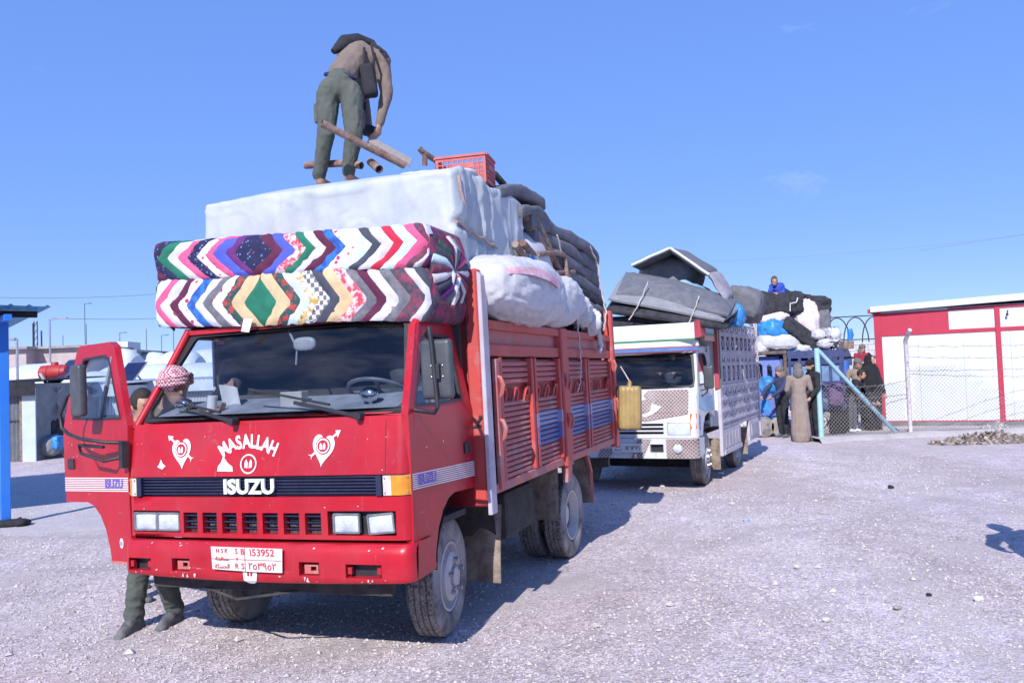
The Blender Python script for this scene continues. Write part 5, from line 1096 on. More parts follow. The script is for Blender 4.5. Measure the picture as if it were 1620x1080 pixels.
CAMO = camo(); weather(CAMO, (.5, .45, .44), .55); weather(WHITE2, (.40, .34, .32), .5)
t2 = thing('cargo_truck', 'white cargo truck with brown patterned bonnet and ornate lattice bed', 'truck', 'loaded trucks in a line', T2)
def f2(x, z, t=0):
    a = abs(x); y = .05 * x * x + (.10 - sqrt(max(0, .01 - min(.1, max(0, a - .93)) ** 2)) if a > .93 else 0) + max(0, z - .95) * .22; return (x, y + t, z)
C2 = [-1.03, -1.02, -1.0, -.97, -.93] + [i * .062 for i in range(-14, 15)] + [.93, .97, 1.0, 1.02, 1.03]
m = MB(); cellplate(m, C2, [.95, 1.05, 1.15, 1.25, 1.34, 1.40], [], f2, .02); bon = m.build('bonnet', WHITE2, t2, smooth=40, weld=True)
def dec2(name, loop, mt, off=.011, par=bon):
    m = MB(); m.plate([dens(loop)], .002, lambda a, b, t: f2(a, b, -off - t)); return m.build(name, mt, par)
dec2('brown_wrap', [(.33, .965), (.92, 1.06), (.92, 1.385), (.36, 1.385), (.30, 1.31), (.36, 1.27), (.22, 1.23), (.17, 1.17), (.24, 1.12), (.10, 1.06), (.20, 1.0)], CAMO)
dec2('white_splash', [(.28, 1.05), (.40, 1.10), (.42, 1.20), (.50, 1.27), (.44, 1.20), (.56, 1.16), (.50, 1.10), (.42, 1.05), (.33, 1.02)], WHITE2, .018)
dec2('brown_wrap', [(-.20, 1.14), (-.12, 1.17), (-.02, 1.12), (.08, 1.10), (0, 1.06), (-.10, 1.10)], CAMO)
dec2('bonnet_mark', [(-.10, 1.28), (-.02, 1.30), (.0, 1.28), (-.04, 1.265)], BED2)
m = MB(); hs2 = [(.635, .945, .775, .945), (-.945, -.635, .775, .945)] + [(-.58, .58, .79 + k * .055, .825 + k * .055) for k in range(3)]
cellplate(m, C2 + [x for h in hs2 for x in h[:2]], [.74, .95] + [z for h in hs2 for z in h[2:]], hs2, f2, .04); m.build('front_fascia', WHITE2, t2, smooth=40, weld=True)
m = MB(); m.box(-.9, .9, .09, .1, .75, .94); m.build('grille_backing', BLACK, t2)
for x0, x1 in ((.64, .94), (-.94, -.64)):
    m = MB(); m.grid(lambda u, v: f2(lerp(x0, x1, u), lerp(.78, .94, v) - .03 * abs(lerp(x0, x1, u) - (.64 if x0 > 0 else -.64)) * 0, -.012 + .03 * ((2 * u - 1) ** 2 * .5 + (2 * v - 1) ** 2 * .3)), 8, 6); m.build('headlight', LENS, t2, smooth=60)
for x0, x1 in ((.94, 1.02), (-1.02, -.94)): m = MB(); m.add([f2(x0, .86, -.012), f2(x1, .86, -.012), f2(x1, 1.06, -.012), f2(x0, 1.06, -.012), f2(x0, .86, .02), f2(x1, .86, .02), f2(x1, 1.06, .02), f2(x0, 1.06, .02)], [(0, 1, 2, 3), (0, 4, 7, 3), (1, 5, 6, 2), (3, 2, 6, 7), (0, 1, 5, 4)]); m.build('indicator_lamp', mat('orange_lens', (.70, .18, .02), (.6, .14, .02), 20, .25), t2)
m = MB(); hb2 = [(-.05, .30, .54, .64), (.40, .58, .55, .66), (-.62, -.44, .55, .66)]
def b2(x, z, t=0): return (x * 1.015, .05 * x * x - .07 + (.12 - sqrt(max(0, .0144 - min(.12, max(0, abs(x) - .91)) ** 2)) if abs(x) > .91 else 0) + t, z)
cellplate(m, C2 + [.40, .58, -.62, -.44], [.47, .50, .55, .66, .70, .735], hb2[1:], b2, .05)
for i in range(len(C2) - 1): m.add([b2(C2[i], .735), b2(C2[i + 1], .735), b2(C2[i + 1], .735, .12), b2(C2[i], .735, .12)], [(0, 1, 2, 3)])
for sx in (-1.03, 1.03): m.add([b2(sx, .47), b2(sx, .735), (sx * 1.015, .38, .735), (sx * 1.015, .38, .5)], [(0, 1, 2, 3)])
bm2 = m.build('bumper', WHITE2, t2, smooth=40, weld=True)
def decb(loop, mt, off=.008): m = MB(); m.plate([dens(loop)], .002, lambda a, b, t: b2(a, b, -off - t)); return m.build('brown_wrap', mt, bm2)
m = MB(); cellplate(m, [x for x in C2 if x > .6], [.475, .6, .73], [(.70, .84, .53, .67)] if 0 else [], lambda x, z, t: b2(x, z, -.004), .01); m.build('brown_wrap', CAMO, bm2, smooth=40); decb([(.14, .475), (.30, .475), (.42, .73), (.24, .73)], CAMO); decb([(-.34, .475), (-.2, .475), (-.06, .60), (-.3, .6)], CAMO)
m = MB(); m.add([b2(-.65, .53, .048), b2(.6, .53, .048), b2(.6, .68, .048), b2(-.65, .68, .048)], [(0, 1, 2, 3)]); m.build('bumper_recess', BLACK, t2)
for x in (.77, -.77): m = MB(); m.lathe([(.001, -.02), (.05, -.012), (.062, .0), (.062, .03)], 18, Matrix.Translation(b2(x, .60, -.02)) @ Matrix.Rotation(pi / 2, 4, 'Z')); m.build('fog_lamp', LENS, t2, smooth=50)
m = MB(); m.box(-.12, .31, -.10, -.092, .555, .672); pl2 = m.build('number_plate', PLATEW, t2)
m = MB(); m.text('١٤٦٢٦٦', .075, lambda a, b, t: (.17 + a, -.1035 + t, .61 + b), .002, bold=.001); m.text('ﺔﻳﺭﻮﺳ', .04, lambda a, b, t: (-.04 + a, -.1035 + t, .64 + b), .002); m.text('ﺔﻜﺴﺤﻟﺍ', .035, lambda a, b, t: (-.04 + a, -.1035 + t, .59 + b), .002); m.build('plate_lettering', mat('plate_green_ink', (.05, .12, .09), (.06, .1, .08), 9, .6), pl2)
# cab
def w2(x, z, t=0): s_ = (z - 1.40) / .5; return (x, .16 + .26 * s_ + .07 * x * x + t, z)
m = MB(); m.plate([dens([(-1.02, 1.395), (1.02, 1.395), (.95, 1.95), (-.95, 1.95)]), dens(rrect(.985, .93, 1.41, 1.885, .05))], .04, w2); m.build('windscreen_frame', WHITE2, t2, smooth=30)
m = MB(); m.plate([dens(rrect(.987, .932, 1.405, 1.888, .05)), dens(rrect(.955, .90, 1.435, 1.86, .05))], .02, lambda a, b, t: w2(a, b, t - .006)); m.build('windscreen_seal', BLACK, t2)
m = MB(); m.grid(lambda u, v: w2(lerp(-1, 1, u) * lerp(.98, .925, v), lerp(1.41, 1.88, v), .012), 10, 6); m.build('windscreen', WS, t2, smooth=60)
m = MB(); m.bar(w2(.62, 1.41, -.02), w2(-.1, 1.46, -.02), .02, .02, up=(0, 1, 0)); m.build('wiper', BLACK, t2)
def side2(y, z, t): return (1.02 - max(0, z - 1.4) * .14 - t, y, z)
lo2 = [(.14, .74), (.42, .74), (.46, .86), (.58, .99), (.80, 1.05), (1.02, 1.0), (1.2, .95), (1.22, 1.4), (1.18, 1.9), (1.1, 1.97), (.62, 1.97), (.5, 1.93), (.22, 1.40), (.14, 1.3)]
wi2 = [(.34, 1.43), (1.05, 1.44), (1.03, 1.82), (.98, 1.88), (.66, 1.88), (.58, 1.84)]
m = MB(); m.plate([dens(lo2), wi2], .04, side2); d2 = m.build('door', WHITE2, t2, smooth=30)
m = MB(); m.add([side2(*p, .02) for p in wi2], [tuple(range(len(wi2)))]); m.build('window_pane', WINDOW, d2)
m = MB(); m.plate([wi2, [(lerp(.75, p[0], .92), lerp(1.65, p[1], .92)) for p in wi2]], .02, lambda a, b, t: side2(a, b, t - .004)); m.build('window_seal', BLACK, d2)
m = MB(); m.plate([dens([(.2, 1.33), (.95, 1.25), (1.15, 1.3), (1.18, 1.05), (.5, 1.08), (.22, 1.15)])], .002, lambda a, b, t: side2(a, b, -.002 - t)); m.build('side_decal', LB2, d2)
for k in range(3): m = MB(); m.plate([ring(.26, .86 + .07 * k, .035, .03, 12), ring(.26, .86 + .07 * k, .022, .018, 12)], .002, lambda a, b, t: side2(a, b, -.003 - t)); m.build('curl_decal', PURPLE, d2)
m = MB(); m.plate([dens([(-y if 0 else y, z) for y, z in lo2]), wi2], .04, lambda y, z, t: (-(1.02 - max(0, z - 1.4) * .14 - t), y, z)); m.build('door', WHITE2, t2, smooth=30)
m = MB(); m.box(-.98, .98, 1.18, 1.24, .8, 2.0); m.box(-.93, .93, .44, 1.22, 1.93, 1.99); m.build('cab_shell', WHITE2, t2, bevel=.02)
m = MB(); m.box(-.95, .95, 1.10, 1.17, .9, 1.92); m.box(-.95, .95, .24, .5, 1.28, 1.38); m.box(-.95, .95, .2, 1.17, .8, .84); m.build('cab_lining', CABIN, t2)
for x in (-.5, .5): m = MB(); m.box(x - .25, x + .25, .98, 1.1, 1.05, 1.62); m.build('seat', SEAT, t2, bevel=.03)
m = MB(); m.box(1.06, 1.20, .40, .47, 1.38, 1.70); o = m.build('side_mirror', MATS['mirror_shell'], t2, bevel=.03, bseg=2, smooth=60)
m = MB(); m.tube([(1.0, .42, 1.26), (1.10, .42, 1.33), (1.12, .43, 1.42)], .011, 6); m.tube([(1.0, .40, 1.35), (1.10, .42, 1.38)], .011, 6); m.build('mirror_arm', BLACK, o)
# visor and painted board above the cab
for k, (z0, z1, mt, dy) in enumerate(((1.90, 1.915, RED2, .0), (1.915, 1.965, BLUE2, -.01), (1.965, 1.98, RED2, .0), (1.98, 2.05, PANEL2, .01))):
    m = MB(); m.grid(lambda u, v: (lerp(-1.0, 1.0, u), .30 + dy + .16 * abs(2 * u - 1) ** 6 + .1 * v * 0, lerp(z0, z1, v)), 20, 1); m.grid(lambda u, v: (lerp(-1.0, 1.0, u), .5, lerp(z0, z1, v)), 20, 1); m.build('visor_band', mt, t2, smooth=50)
m = MB(); m.box(-.98, .98, .36, .40, 2.08, 2.30); bd = m.build('painted_board', PANEL2, t2, bevel=.005)
m = MB(); m.box(-.98, .98, .33, .42, 2.05, 2.08); m.build('board_trim', GREEN2, bd)
m = MB(); m.add([(.98, .35, 2.08), (1.06, .42, 2.10), (1.08, .62, 2.14), (.98, .62, 2.08), (.98, .35, 2.31), (1.04, .42, 2.34), (1.06, .62, 2.30), (.98, .62, 2.30)], [(0, 1, 5, 4), (1, 2, 6, 5), (4, 5, 6, 7)]); m.build('board_end', RED2, bd)
m = MB(); m.box(1.0, 1.06, .62, 1.34, 2.12, 2.16); m.build('board_side_trim', GREEN2, bd); m = MB(); m.box(1.0, 1.05, .62, 1.34, 2.16, 2.30); m.build('board_side', LB2, bd); m = MB(); m.box(1.0, 1.055, .62, 1.34, 2.05, 2.12); m.build('board_side_trim', mat('trim_orange', (.6, .28, .16), (.5, .3, .3), 8, .5), bd)
# ornate bed
m = MB(); m.box(-1.0, 1.0, 1.36, 4.6, .9, 1.0); m.build('bed_floor', DARK, t2)
m = MB(); m.box(-1.05, 1.05, 1.32, 1.37, .8, 2.36); m.build('headboard', PANEL2, t2)
m = MB(); m.box(1.02, 1.09, 1.28, 1.37, 1.35, 2.38); m.build('corner_post', RED2, t2, bevel=.006); m = MB(); m.box(1.05, 1.10, 1.30, 1.40, .36, 1.35); m.build('corner_post', BED2L, t2, bevel=.006)
m = MB(); m.box(1.075, 1.10, 1.37, 1.42, 1.35, 2.3); m.build('post_edge', GREEN2, t2)
def side_holes():
    hs = []; n = 8; Y0, Y1 = 1.50, 4.48
    for (za, zb, fr_, slant) in ((2.21, 2.33, .72, 0), (1.93, 2.13, .70, 0), (1.75, 1.84, .55, 0), (1.45, 1.68, .55, 0), (1.25, 1.34, .6, 0), (1.09, 1.155, .5, 0), (.905, .99, .5, 0), (.80, .825, .6, 0)):
        for i in range(n):
            p = (Y1 - Y0) / n; a = Y0 + p * (i + .5 - fr_ / 2); hs.append((a, a + p * fr_, za, zb))
    return hs
hs = side_holes(); m = MB(); zs_ = [.74, 2.36] + [z for h in hs for z in h[2:]]; ys_ = [1.40, 4.58] + [y for h in hs for y in h[:2]]
cellplate(m, ys_, zs_, hs, lambda y, z, t: (1.085 - t, y, z), .03); lat = m.build('lattice_side', BED2, t2, weld=True)
for h in hs:
    a, b, c, d = h
    if d > 2.2 or (1.9 < d < 2.2) or (1.4 < c < 1.5):
        m = MB(); m.bar((1.075, a, c), (1.075, b, d), .02, .018, up=(1, 0, 0)); m.bar((1.075, a, d), (1.075, b, c), .02, .018, up=(1, 0, 0))
        if d > 2.2: m.lathe([(.001, .02), (.045, .012), (.05, 0)], 8, Matrix.Translation((1.075, (a + b) / 2, (c + d) / 2)))
        m.build('lattice_cross', BED2L if d > 2.2 else BED2, lat)
    else:
        m = MB(); m.add([(1.083, a, d), (1.083, b, d), (1.083, (a + b) / 2, c), (1.06, a, d), (1.06, b, d), (1.06, (a + b) / 2, c)], [(0, 1, 2), (3, 4, 5), (0, 2, 5, 3), (1, 2, 5, 4)]); m.build('lattice_tooth', BED2L if c < 1.3 else BED2, lat)
m = MB(); m.box(.98, 1.0, 1.40, 4.58, .9, 2.2); m.build('bed_inner', DARK, t2)
for z0, z1 in ((2.14, 2.19), (1.86, 1.90), (1.69, 1.73), (1.36, 1.40), (1.17, 1.22), (1.0, 1.05), (.84, .88)): m = MB(); m.box(1.085, 1.10, 1.42, 4.58, z0, z1); m.build('bed_rail', BED2L if z1 < 1.5 else BED2, t2)
m = MB(); m.box(1.04, 1.09, 1.42, 2.75, .36, .73); sk = m.build('side_skirt', BED2L, t2, bevel=.005)
for k in range(5): m = MB(); m.box(1.09, 1.105, 1.55 + k * .24, 1.64 + k * .24, .46, .68); m.build('skirt_ridge', BED2, sk, bevel=.01)
m = MB(); m.box(1.09, 1.11, 1.42, 2.75, .37, .43); m.build('skirt_rail', BED2L, sk)
m = MB(); m.box(1.04, 1.09, 3.55, 4.58, .38, .73); sk = m.build('side_skirt', BED2L, t2, bevel=.005); m = MB(); m.box(1.09, 1.105, 3.7, 4.4, .46, .66); m.build('skirt_ridge', BED2, sk)
m = MB(); m.box(1.06, 1.11, 4.54, 4.62, .4, 2.5); m.build('rear_post', BED2L, t2)
m = MB(); m.box(-1.09, -1.04, 1.4, 4.6, .74, 2.36); m.build('lattice_side', BED2, t2)
for x, y, o_, kd in ((.90, .95, 1, 'front'), (-.90, .95, -1, 'front'), (.92, 3.13, 1, 'rear'), (-.92, 3.13, -1, 'rear')): wheel('wheel', x - .06 * (1 if x > 0 else -1), y, o_, r=.375, w_=.2, parent=t2, lean=0, kind=kd, steer=4 if kd == 'front' else 0)
for sx in (-.42, .42): m = MB(); m.box(sx - .04, sx + .04, .15, 4.5, .55, .75); m.build('chassis_rail', DARK, t2)
m = MB(); m.box(-.8, .8, .3, 1.2, .45, .72); m.box(-.85, .85, 1.25, 1.3, .2, .9); m.build('engine_block', DARK, t2)
for y in (1.36, 3.56): m = MB(); m.box(.76, 1.04, y, y + .02, .16, .62); m.build('mud_flap', MUDFLAP, t2)
m = MB(); m.ell((.55, .75, 1.56), (.13, .09, .14), 14); m.build('driver_seat_cover', SEAT, t2)
person((.5, .95, .72), 0, 1.25, 'driver in dark clothes behind the white truck windscreen', NAVY, NAVY, M0=T2, vox=.02, feet=((.1, -.2), (-.1, -.2)), arms=((.3, -.2, 1.2), (.18, -.42, 1.22)))
# ---- its load
def slab(P, th, label, mt, T=T2, name='foam_mattress', cat='mattress', group='grey foam mattresses on the white truck', bulge=.03, k=0, edge=None, solo=True, n=16, na=1.0):
    """soft slab on four corners P00,P10,P11,P01"""
    P = [V(p) for p in P]; nn = (P[1] - P[0]).cross(P[3] - P[0]).normalized()
    def f(u, v, s_): p = (P[0] * (1 - u) + P[1] * u) * (1 - v) + (P[3] * (1 - u) + P[2] * u) * v; e = min(1, 9 * min(u, 1 - u, v, 1 - v) + .25); return p + nn * (s_ * th / 2 * e + bulge * sin(pi * u) * sin(pi * v) + na * (.018 * noise.noise(V((u * 3, v * 3, k))) + .006 * wr((u * 2, v * 2, 0), 2, k)))
    m = MB(); m.grid(lambda u, v: f(u, v, 1), n, n); m.grid(lambda u, v: f(u, v, -1), n, n); r = [(i / n, 0) for i in range(n)] + [(1, i / n) for i in range(n)] + [(1 - i / n, 1) for i in range(n)] + [(0, 1 - i / n) for i in range(n)]
    for i in range(len(r)): a, b = r[i], r[(i + 1) % len(r)]; m.add([f(*a, 1), f(*b, 1), f(*b, -1), f(*a, -1)], [(0, 1, 2, 3)])
    o = m.solo(name, mt, label, cat, group, T, smooth=50, weld=True)
    if edge:
        mm = MB(); c = T.inverted() @ o.matrix_world.translation
        mm.tube([f(u / 12, 0, .6) - c + V((0, 0, .01)) for u in range(13)], .018, 6); mm.build('white_edge', edge, o)
    return o
q = lambda u, v, y: lp(u, v, 1, y, T2)
slab([q(958, 492, .35), q(1150, 520, .45), q(1165, 498, 1.6), q(978, 462, 1.2)], .13, 'dark lower mattress sagging over the white truck cab', CL_BLACK, k=1)
slab([q(962, 474, .40), q(1145, 508, .5), q(1172, 488, 1.7), q(985, 438, 1.3)], .12, 'light grey mattress drooping over the white truck cab', CL_GREY2, k=2, bulge=.10)
slab([q(975, 466, .50), q(1152, 500, .55), q(1165, 478, 1.8), q(990, 432, 1.4)], .13, 'upper grey mattress roped down on the white truck', CL_GREY, k=3, bulge=.14)
slab([q(1000, 421, 1.2), q(1060, 394, 1.2), q(1080, 398, 2.6), q(1025, 432, 2.6)], .10, 'folded mattress panel forming the roof slope facing the red truck', CL_GREY, k=4, bulge=0, edge=WHITEP, na=.3)
slab([q(1060, 394, 1.2), q(1121, 436, 1.25), q(1135, 430, 2.6), q(1080, 398, 2.6)], .10, 'folded mattress panel forming the roof slope beside the blue load', CL_GREY, k=5, bulge=0, edge=WHITEP, na=.3)
slab([q(1121, 432, 1.25), q(1148, 478, 1.3), q(1160, 470, 2.4), q(1135, 430, 2.4)], .09, 'pale mattress panel hanging down from the folded peak', mat('pale_grey_felt', (.34, .32, .36), (.28, .26, .30), 9, .95), k=6, bulge=.03)
c_ = q(1056, 436, 1.9); m = sack(c_ + V((0, .25, .02)), (.50, .5, .30), None, .7, .03, 5, 48, 3); m.solo('sack', CL_GREY2, 'grey sack sheltered under the folded mattress peak', 'sack', None, T2, smooth=70)
c_ = q(1095, 462, 1.6); m = sack(c_, (.30, .3, .14), XYZ(0, 15, 0), .8, .04, 6, 32, 4); m.solo('plastic_sheet', mat('pale_blue_plastic', (.20, .42, .66), (.34, .52, .70), 6, .4), 'pale blue plastic bundle under the folded mattress peak', 'plastic sheet', None, T2, smooth=70)
c_ = q(1165, 500, 1.7); m = sack(c_, (.14, .2, .17), None, .8, .05, 9, 40, 6); m.solo('blue_bag', CL_BLUE, 'blue bag squeezed in above the lattice side', 'bag', None, T2, smooth=70)
c_ = q(1178, 482, 2.6); m = sack(c_, (.30, .5, .27), XYZ(0, 12, 10), .5, .05, 5, 48, 7); m.solo('bedding_roll', CL_GREY, 'rounded grey bedding roll on the tail of the white truck', 'bundle', None, T2, smooth=70)
m = sack((0, 2.9, 1.9), (.92, 1.5, .62), None, .4, .05, 3, 32, 44); m.solo('cargo_heap', CL_GREY2, 'grey blanket heap inside the lattice bed', 'bundle', None, T2, smooth=70)
m = sack((0, 1.0, 2.34), (.85, .5, .12), None, .4, .03, 3, 32, 45); m.solo('cargo_heap', CL_BLACK, 'black blanket folded on the white truck cab roof', 'bundle', None, T2, smooth=70)
rope([q(1025, 446, .55), q(1012, 478, .38), q(995, 506, .33)], 'white rope over the grey mattress above the painted board', .009, T2)
rope([q(1106, 468, .6), q(1098, 492, .48), q(1090, 510, .40)], 'white rope over the grey mattress beside the board end', .009, T2)
rope([(1.12, 4.5, 2.45), (1.13, 4.48, 2.0), (1.13, 4.45, 1.72), (1.14, 4.55, 1.45), (1.2, 4.7, 1.3)], 'white rope hanging down the lattice side of the white truck', .012, T2)
# ------------------------------------------------------------------ blue truck and its load
CABBLUE = mat('cab_blue', (.09, .14, .42), (.12, .17, .40), 5, .5, dirt=((.25, .24, .28), .2, 5))
BEDBLUE = mat('bed_dark_blue', (.022, .035, .12), (.04, .055, .15), 6, .6, dirt=((.14, .12, .12), .3, 6))
pA, pB = atY(1196, 640, 19.0), atY(1337, 640, 18.35)
ang3 = degrees(atan2((pB - pA).x, (pB - pA).y)); LEN3 = (V((pB.x, pB.y)) - V((pA.x, pA.y))).length
T3 = frame((pA.x, pA.y, 0), ang3, 0)           # local +Y runs along the visible side towards the tail, +X faces the yard
t3 = thing('cargo_truck', 'blue crew-cab cargo truck piled with black bedding and blue bundles', 'truck', 'loaded trucks in a line', T3)
k3 = LEN3
def s3(y, z, t): return (0 - max(0, z - 1.1) * .12 - t, y, z)
c0, c1 = -.9, k3 * .33
lo3 = [(c0, .5), (c1, .5), (c1 + .10, 1.0), (c1 - .02, 1.66), (c1 - .12, 1.84), (c0 + .5, 1.84), (c0 + .3, 1.76), (c0, 1.1)]
wa = [(-.02, 1.08), (.30, 1.08), (.30, 1.52), (.26, 1.57), (.02, 1.57), (-.02, 1.52)]; wb = [(.40, 1.08), (c1 - .10, 1.08), (c1 - .13, 1.5), (c1 - .19, 1.57), (.44, 1.57), (.40, 1.52)]
wa = [(y - .12, z * 1.08) for y, z in wa]; wb = [(y - .12, z * 1.08) for y, z in wb]
m = MB(); m.plate([dens(lo3), wa, wb], .05, s3); cb = m.build('cab_side', CABBLUE, t3, smooth=30)
for wn in (wa, wb): m = MB(); m.add([s3(*p, .03) for p in wn], [tuple(range(len(wn)))]); m.build('window_pane', glass('dark_window', (.30, .33, .4), .05, .06), cb)
m = MB(); m.box(-1.75, -.12, c0 + .3, c1 - .05, 1.76, 1.86); m.box(-1.75, -.05, c1 - .06, c1, .5, 1.8); m.box(-1.75, -1.7, c0, c1, .5, 1.8); m.box(-1.75, -.05, c0, c0 + .06, .5, 1.1); m.build('cab_shell', CABBLUE, t3, bevel=.03)
m = MB(); m.add([(-.1, c0 + .03, 1.1), (-1.7, c0 + .03, 1.1), (-1.66, c0 + .42, 1.66), (-.16, c0 + .42, 1.66)], [(0, 1, 2, 3)]); m.build('windscreen', WS, t3)
m = MB(); m.box(-1.8, .08, c1 + .02, c1 + .09, .7, 1.98); m.box(-1.8, .10, -.35, c1 + .09, 1.90, 1.97); m.build('headboard', mat('rusty_brown', (.09, .06, .05), (.16, .11, .09), 8, .8), t3)
b0, b1 = c1 + .10, k3
for z0, z1 in ((1.78, 1.95), (1.62, 1.72), (.62, .78), (.9, 1.05), (1.12, 1.25)): m = MB(); m.box(.03, .07, b0, b1, z0, z1); m.build('bed_rail', BEDBLUE, t3, bevel=.006)
for i in range(6): y = lerp(b0 + .05, b1 - .05, i / 5); m = MB(); m.box(.035, .085, y - .03, y + .03, .6, 1.97); m.build('bed_stake', BEDBLUE, t3)
m = MB(); m.box(.0, .03, b0, b1, .6, 1.6); m.build('bed_side', mat('bed_pale_blue', (.16, .28, .46), (.1, .16, .3), 6, .6), t3)
m = MB(); m.box(-1.8, 0, b0, b1, .62, .7); m.build('bed_floor', DARK, t3); m = MB(); m.box(-1.8, .05, b1 - .04, b1 + .02, .6, 1.97); m.build('tailgate', BEDBLUE, t3); m = MB(); m.box(-1.8, -1.75, b0, b1, .6, 1.97); m.build('bed_side', BEDBLUE, t3)
for x, y in ((-.12, -.25), (-1.62, -.25), (-.12, k3 * .72), (-1.62, k3 * .72)): wheel('wheel', x, y, 1 if x > -1 else -1, r=.33, w_=.19, parent=t3, lean=0)
def blob(u0, v0, u1, v1, Y, dep, label, mt, name='bundle', cat='bundle', group='bundles on the blue truck', e=.75, amp=.038, fq=8, rot=0, k=0, n=56):
    c = atY((u0 + u1) / 2, (v0 + v1) / 2, Y); s_ = Y / FPX; m = sack(c, ((u1 - u0) / 2 * s_, dep, (v1 - v0) / 2 * s_), XYZ(0, rot, 0), e, amp, fq, n, k); return m.solo(name, mt, label, cat, group, I4, smooth=70)
blob(1196, 506, 1255, 540, 19.4, .5, 'bright blue tarpaulin bundle lying on white sacks', CL_BLUE, amp=.07, k=1)
blob(1200, 526, 1264, 556, 19.2, .35, 'long white sack across the blue truck bed', CL_WHITE, 'sack', 'sack', rot=4, k=2)
blob(1190, 540, 1215, 562, 19.3, .3, 'small white sack tucked beside the white truck tail', CL_WHITE, 'sack', 'sack', k=3)
blob(1212, 545, 1262, 566, 19.3, .35, 'blue sheet bundle low behind the truck rail', CL_BLUE, k=4)
blob(1255, 543, 1284, 562, 19.1, .25, 'white sack corner above the bed rail', CL_WHITE, 'sack', 'sack', k=5)
blob(1188, 497, 1245, 514, 19.6, .45, 'rolled pink blanket between black bundle and blue tarpaulin', CL_PINK, e=.6, rot=-4, k=6)
blob(1190, 465, 1252, 502, 19.8, .55, 'big black quilted bundle under the lying boy', CL_BLACK, e=.35, amp=.05, k=7)
blob(1168, 462, 1212, 500, 20.6, .6, 'black blanket pad behind the quilted bundle', CL_BLACK, e=.5, k=8)
blob(1240, 462, 1262, 498, 19.7, .5, 'black box-shaped bundle tied with white tape', CL_BLACK, e=.35, amp=.04, k=9)
blob(1252, 474, 1292, 545, 19.6, .4, 'pale pink blanket bundle leaning against black pads', CL_PINK, e=.8, amp=.06, k=10)
for i in range(3): blob(1262 + 6 * i, 470 + 6 * i, 1308, 484 + 7 * i, 19.9, .5, ('upper', 'middle', 'lower')[i] + ' rolled black pad at the tail of the blue truck', CL_BLACK, e=.5, rot=14, amp=.05, k=11 + i, group='rolled black pads')
blob(1284, 488, 1308, 530, 19.7, .35, 'dark grey bundle hanging behind the pink blanket', CL_GREY, e=.5, k=15)
c_ = atY(1275, 533, 19.0); m = MB(); rbox(m, (.62, .12, .16), .03, 10, lambda p, d: c_ + XYZ(0, 38, 0).to_3x3() @ p); m.solo('bedding_pad', CL_BLACK, 'long dark pad sliding down between the sacks', 'mattress', None, I4, smooth=60, weld=True)
blob(1280, 522, 1304, 538, 19.0, .25, 'white sack at the foot of the sliding pad', CL_WHITE, 'sack', 'sack', k=16)
blob(1292, 536, 1312, 552, 18.9, .22, 'small round white bag near the tail rail', CL_WHITE, 'sack', 'sack', k=17)
blob(1303, 520, 1328, 548, 18.9, .3, 'crumpled white plastic heap at the truck tail', CL_WHITE, 'sack', 'sack', amp=.09, fq=10, k=18)
m = MB(); m.tube([atY(1187, 486, 19.2), atY(1195, 472, 19.15), atY(1205, 466, 19.2)], .012, 6); m.solo('rope', WHITEP, 'white tape over the black quilted bundle', 'rope', None, I4)
m = MB(); m.tube([atY(1262, 471, 19.15), atY(1260, 478, 19.1), atY(1250, 480, 19.1), atY(1250, 492, 19.12)], .012, 6); m.solo('rope', WHITEP, 'white tape round the black box-shaped bundle', 'rope', None, I4)
# boy lying on top
def boy():
    Y = 19.7; base = atY(1230, 464, Y); t = thing('person', 'boy in blue top lying on the black bedding', 'person', None, Matrix.Translation(base)); b = Body(); o = lambda u, v, dy=0: atY(u, v, Y + dy) - base
    b.cap(o(1230, 456, 0), o(1238, 462, .5), .13, .12, 0); b.cap(o(1222, 453), o(1236, 452), .08, .08, 0); b.chain([o(1221, 455), o(1217, 464, -.05), o(1224, 464, -.28)], [.06, .05, .04], 0); b.chain([o(1237, 455), o(1240, 464, -.05), o(1228, 464, -.28)], [.06, .05, .04], 0)
    b.hand(o(1224, 464, -.3), (.3, -1, 0), (0, 0, -1), 2, .9); b.hand(o(1228, 464, -.3), (-.3, -1, 0), (0, 0, -1), 2, .9)
    b.chain([o(1240, 463, .5), o(1250, 466, 1.2)], [.12, .08], 1); b.cap(o(1228, 452), o(1225, 447, -.1), .05, .045, 2); b.head(o(1225, 445, -.12), (-.2, -1, -.15), (0, 0, 1), 2, .95)
    b.build('body', [mat('blue_top', (.03, .06, .42), (.04, .08, .36), 6, .9), NAVY, SKIN], t, .016, {0: .012}, 3); face_bits(b, t, mat('brown_cap', (.06, .045, .04), (.09, .07, .06), 20, .9))
boy()
# blue bundle on a handcart by the cab
hc = gnd(1216, 690); hct = thing('handcart', 'low wooden handcart under a blue tarpaulin bundle', 'cart', None, Matrix.Translation((hc.x, hc.y + .1, 0)))
m = MB(); m.box(-.34, .34, -.3, .3, .38, .46); m.build('cart_deck', WOOD, hct); m = MB(); m.box(-.30, .05, -.29, -.25, .05, .38); m.build('cart_side', NAVY, hct)
for x in (-.18, .2): m = MB(); m.lathe([(.001, -.06), (.22, -.06), (.24, -.03), (.24, .03), (.22, .06), (.001, .06)], 20, Matrix.Translation((x, -.36, .24)) @ Matrix.Rotation(pi / 2, 4, 'Z')); m.build('cart_wheel', RUBBER, hct, smooth=40)
for x in (-.28, .28): m = MB(); m.box(x - .03, x + .03, .2, .26, 0, .4); m.build('cart_leg', WOOD, hct)
blob(1195, 592, 1234, 626, hc.y, .35, 'upper part of blue tarpaulin bundle tied beside the blue cab', CL_BLUE, amp=.07, fq=9, k=21, group=None)
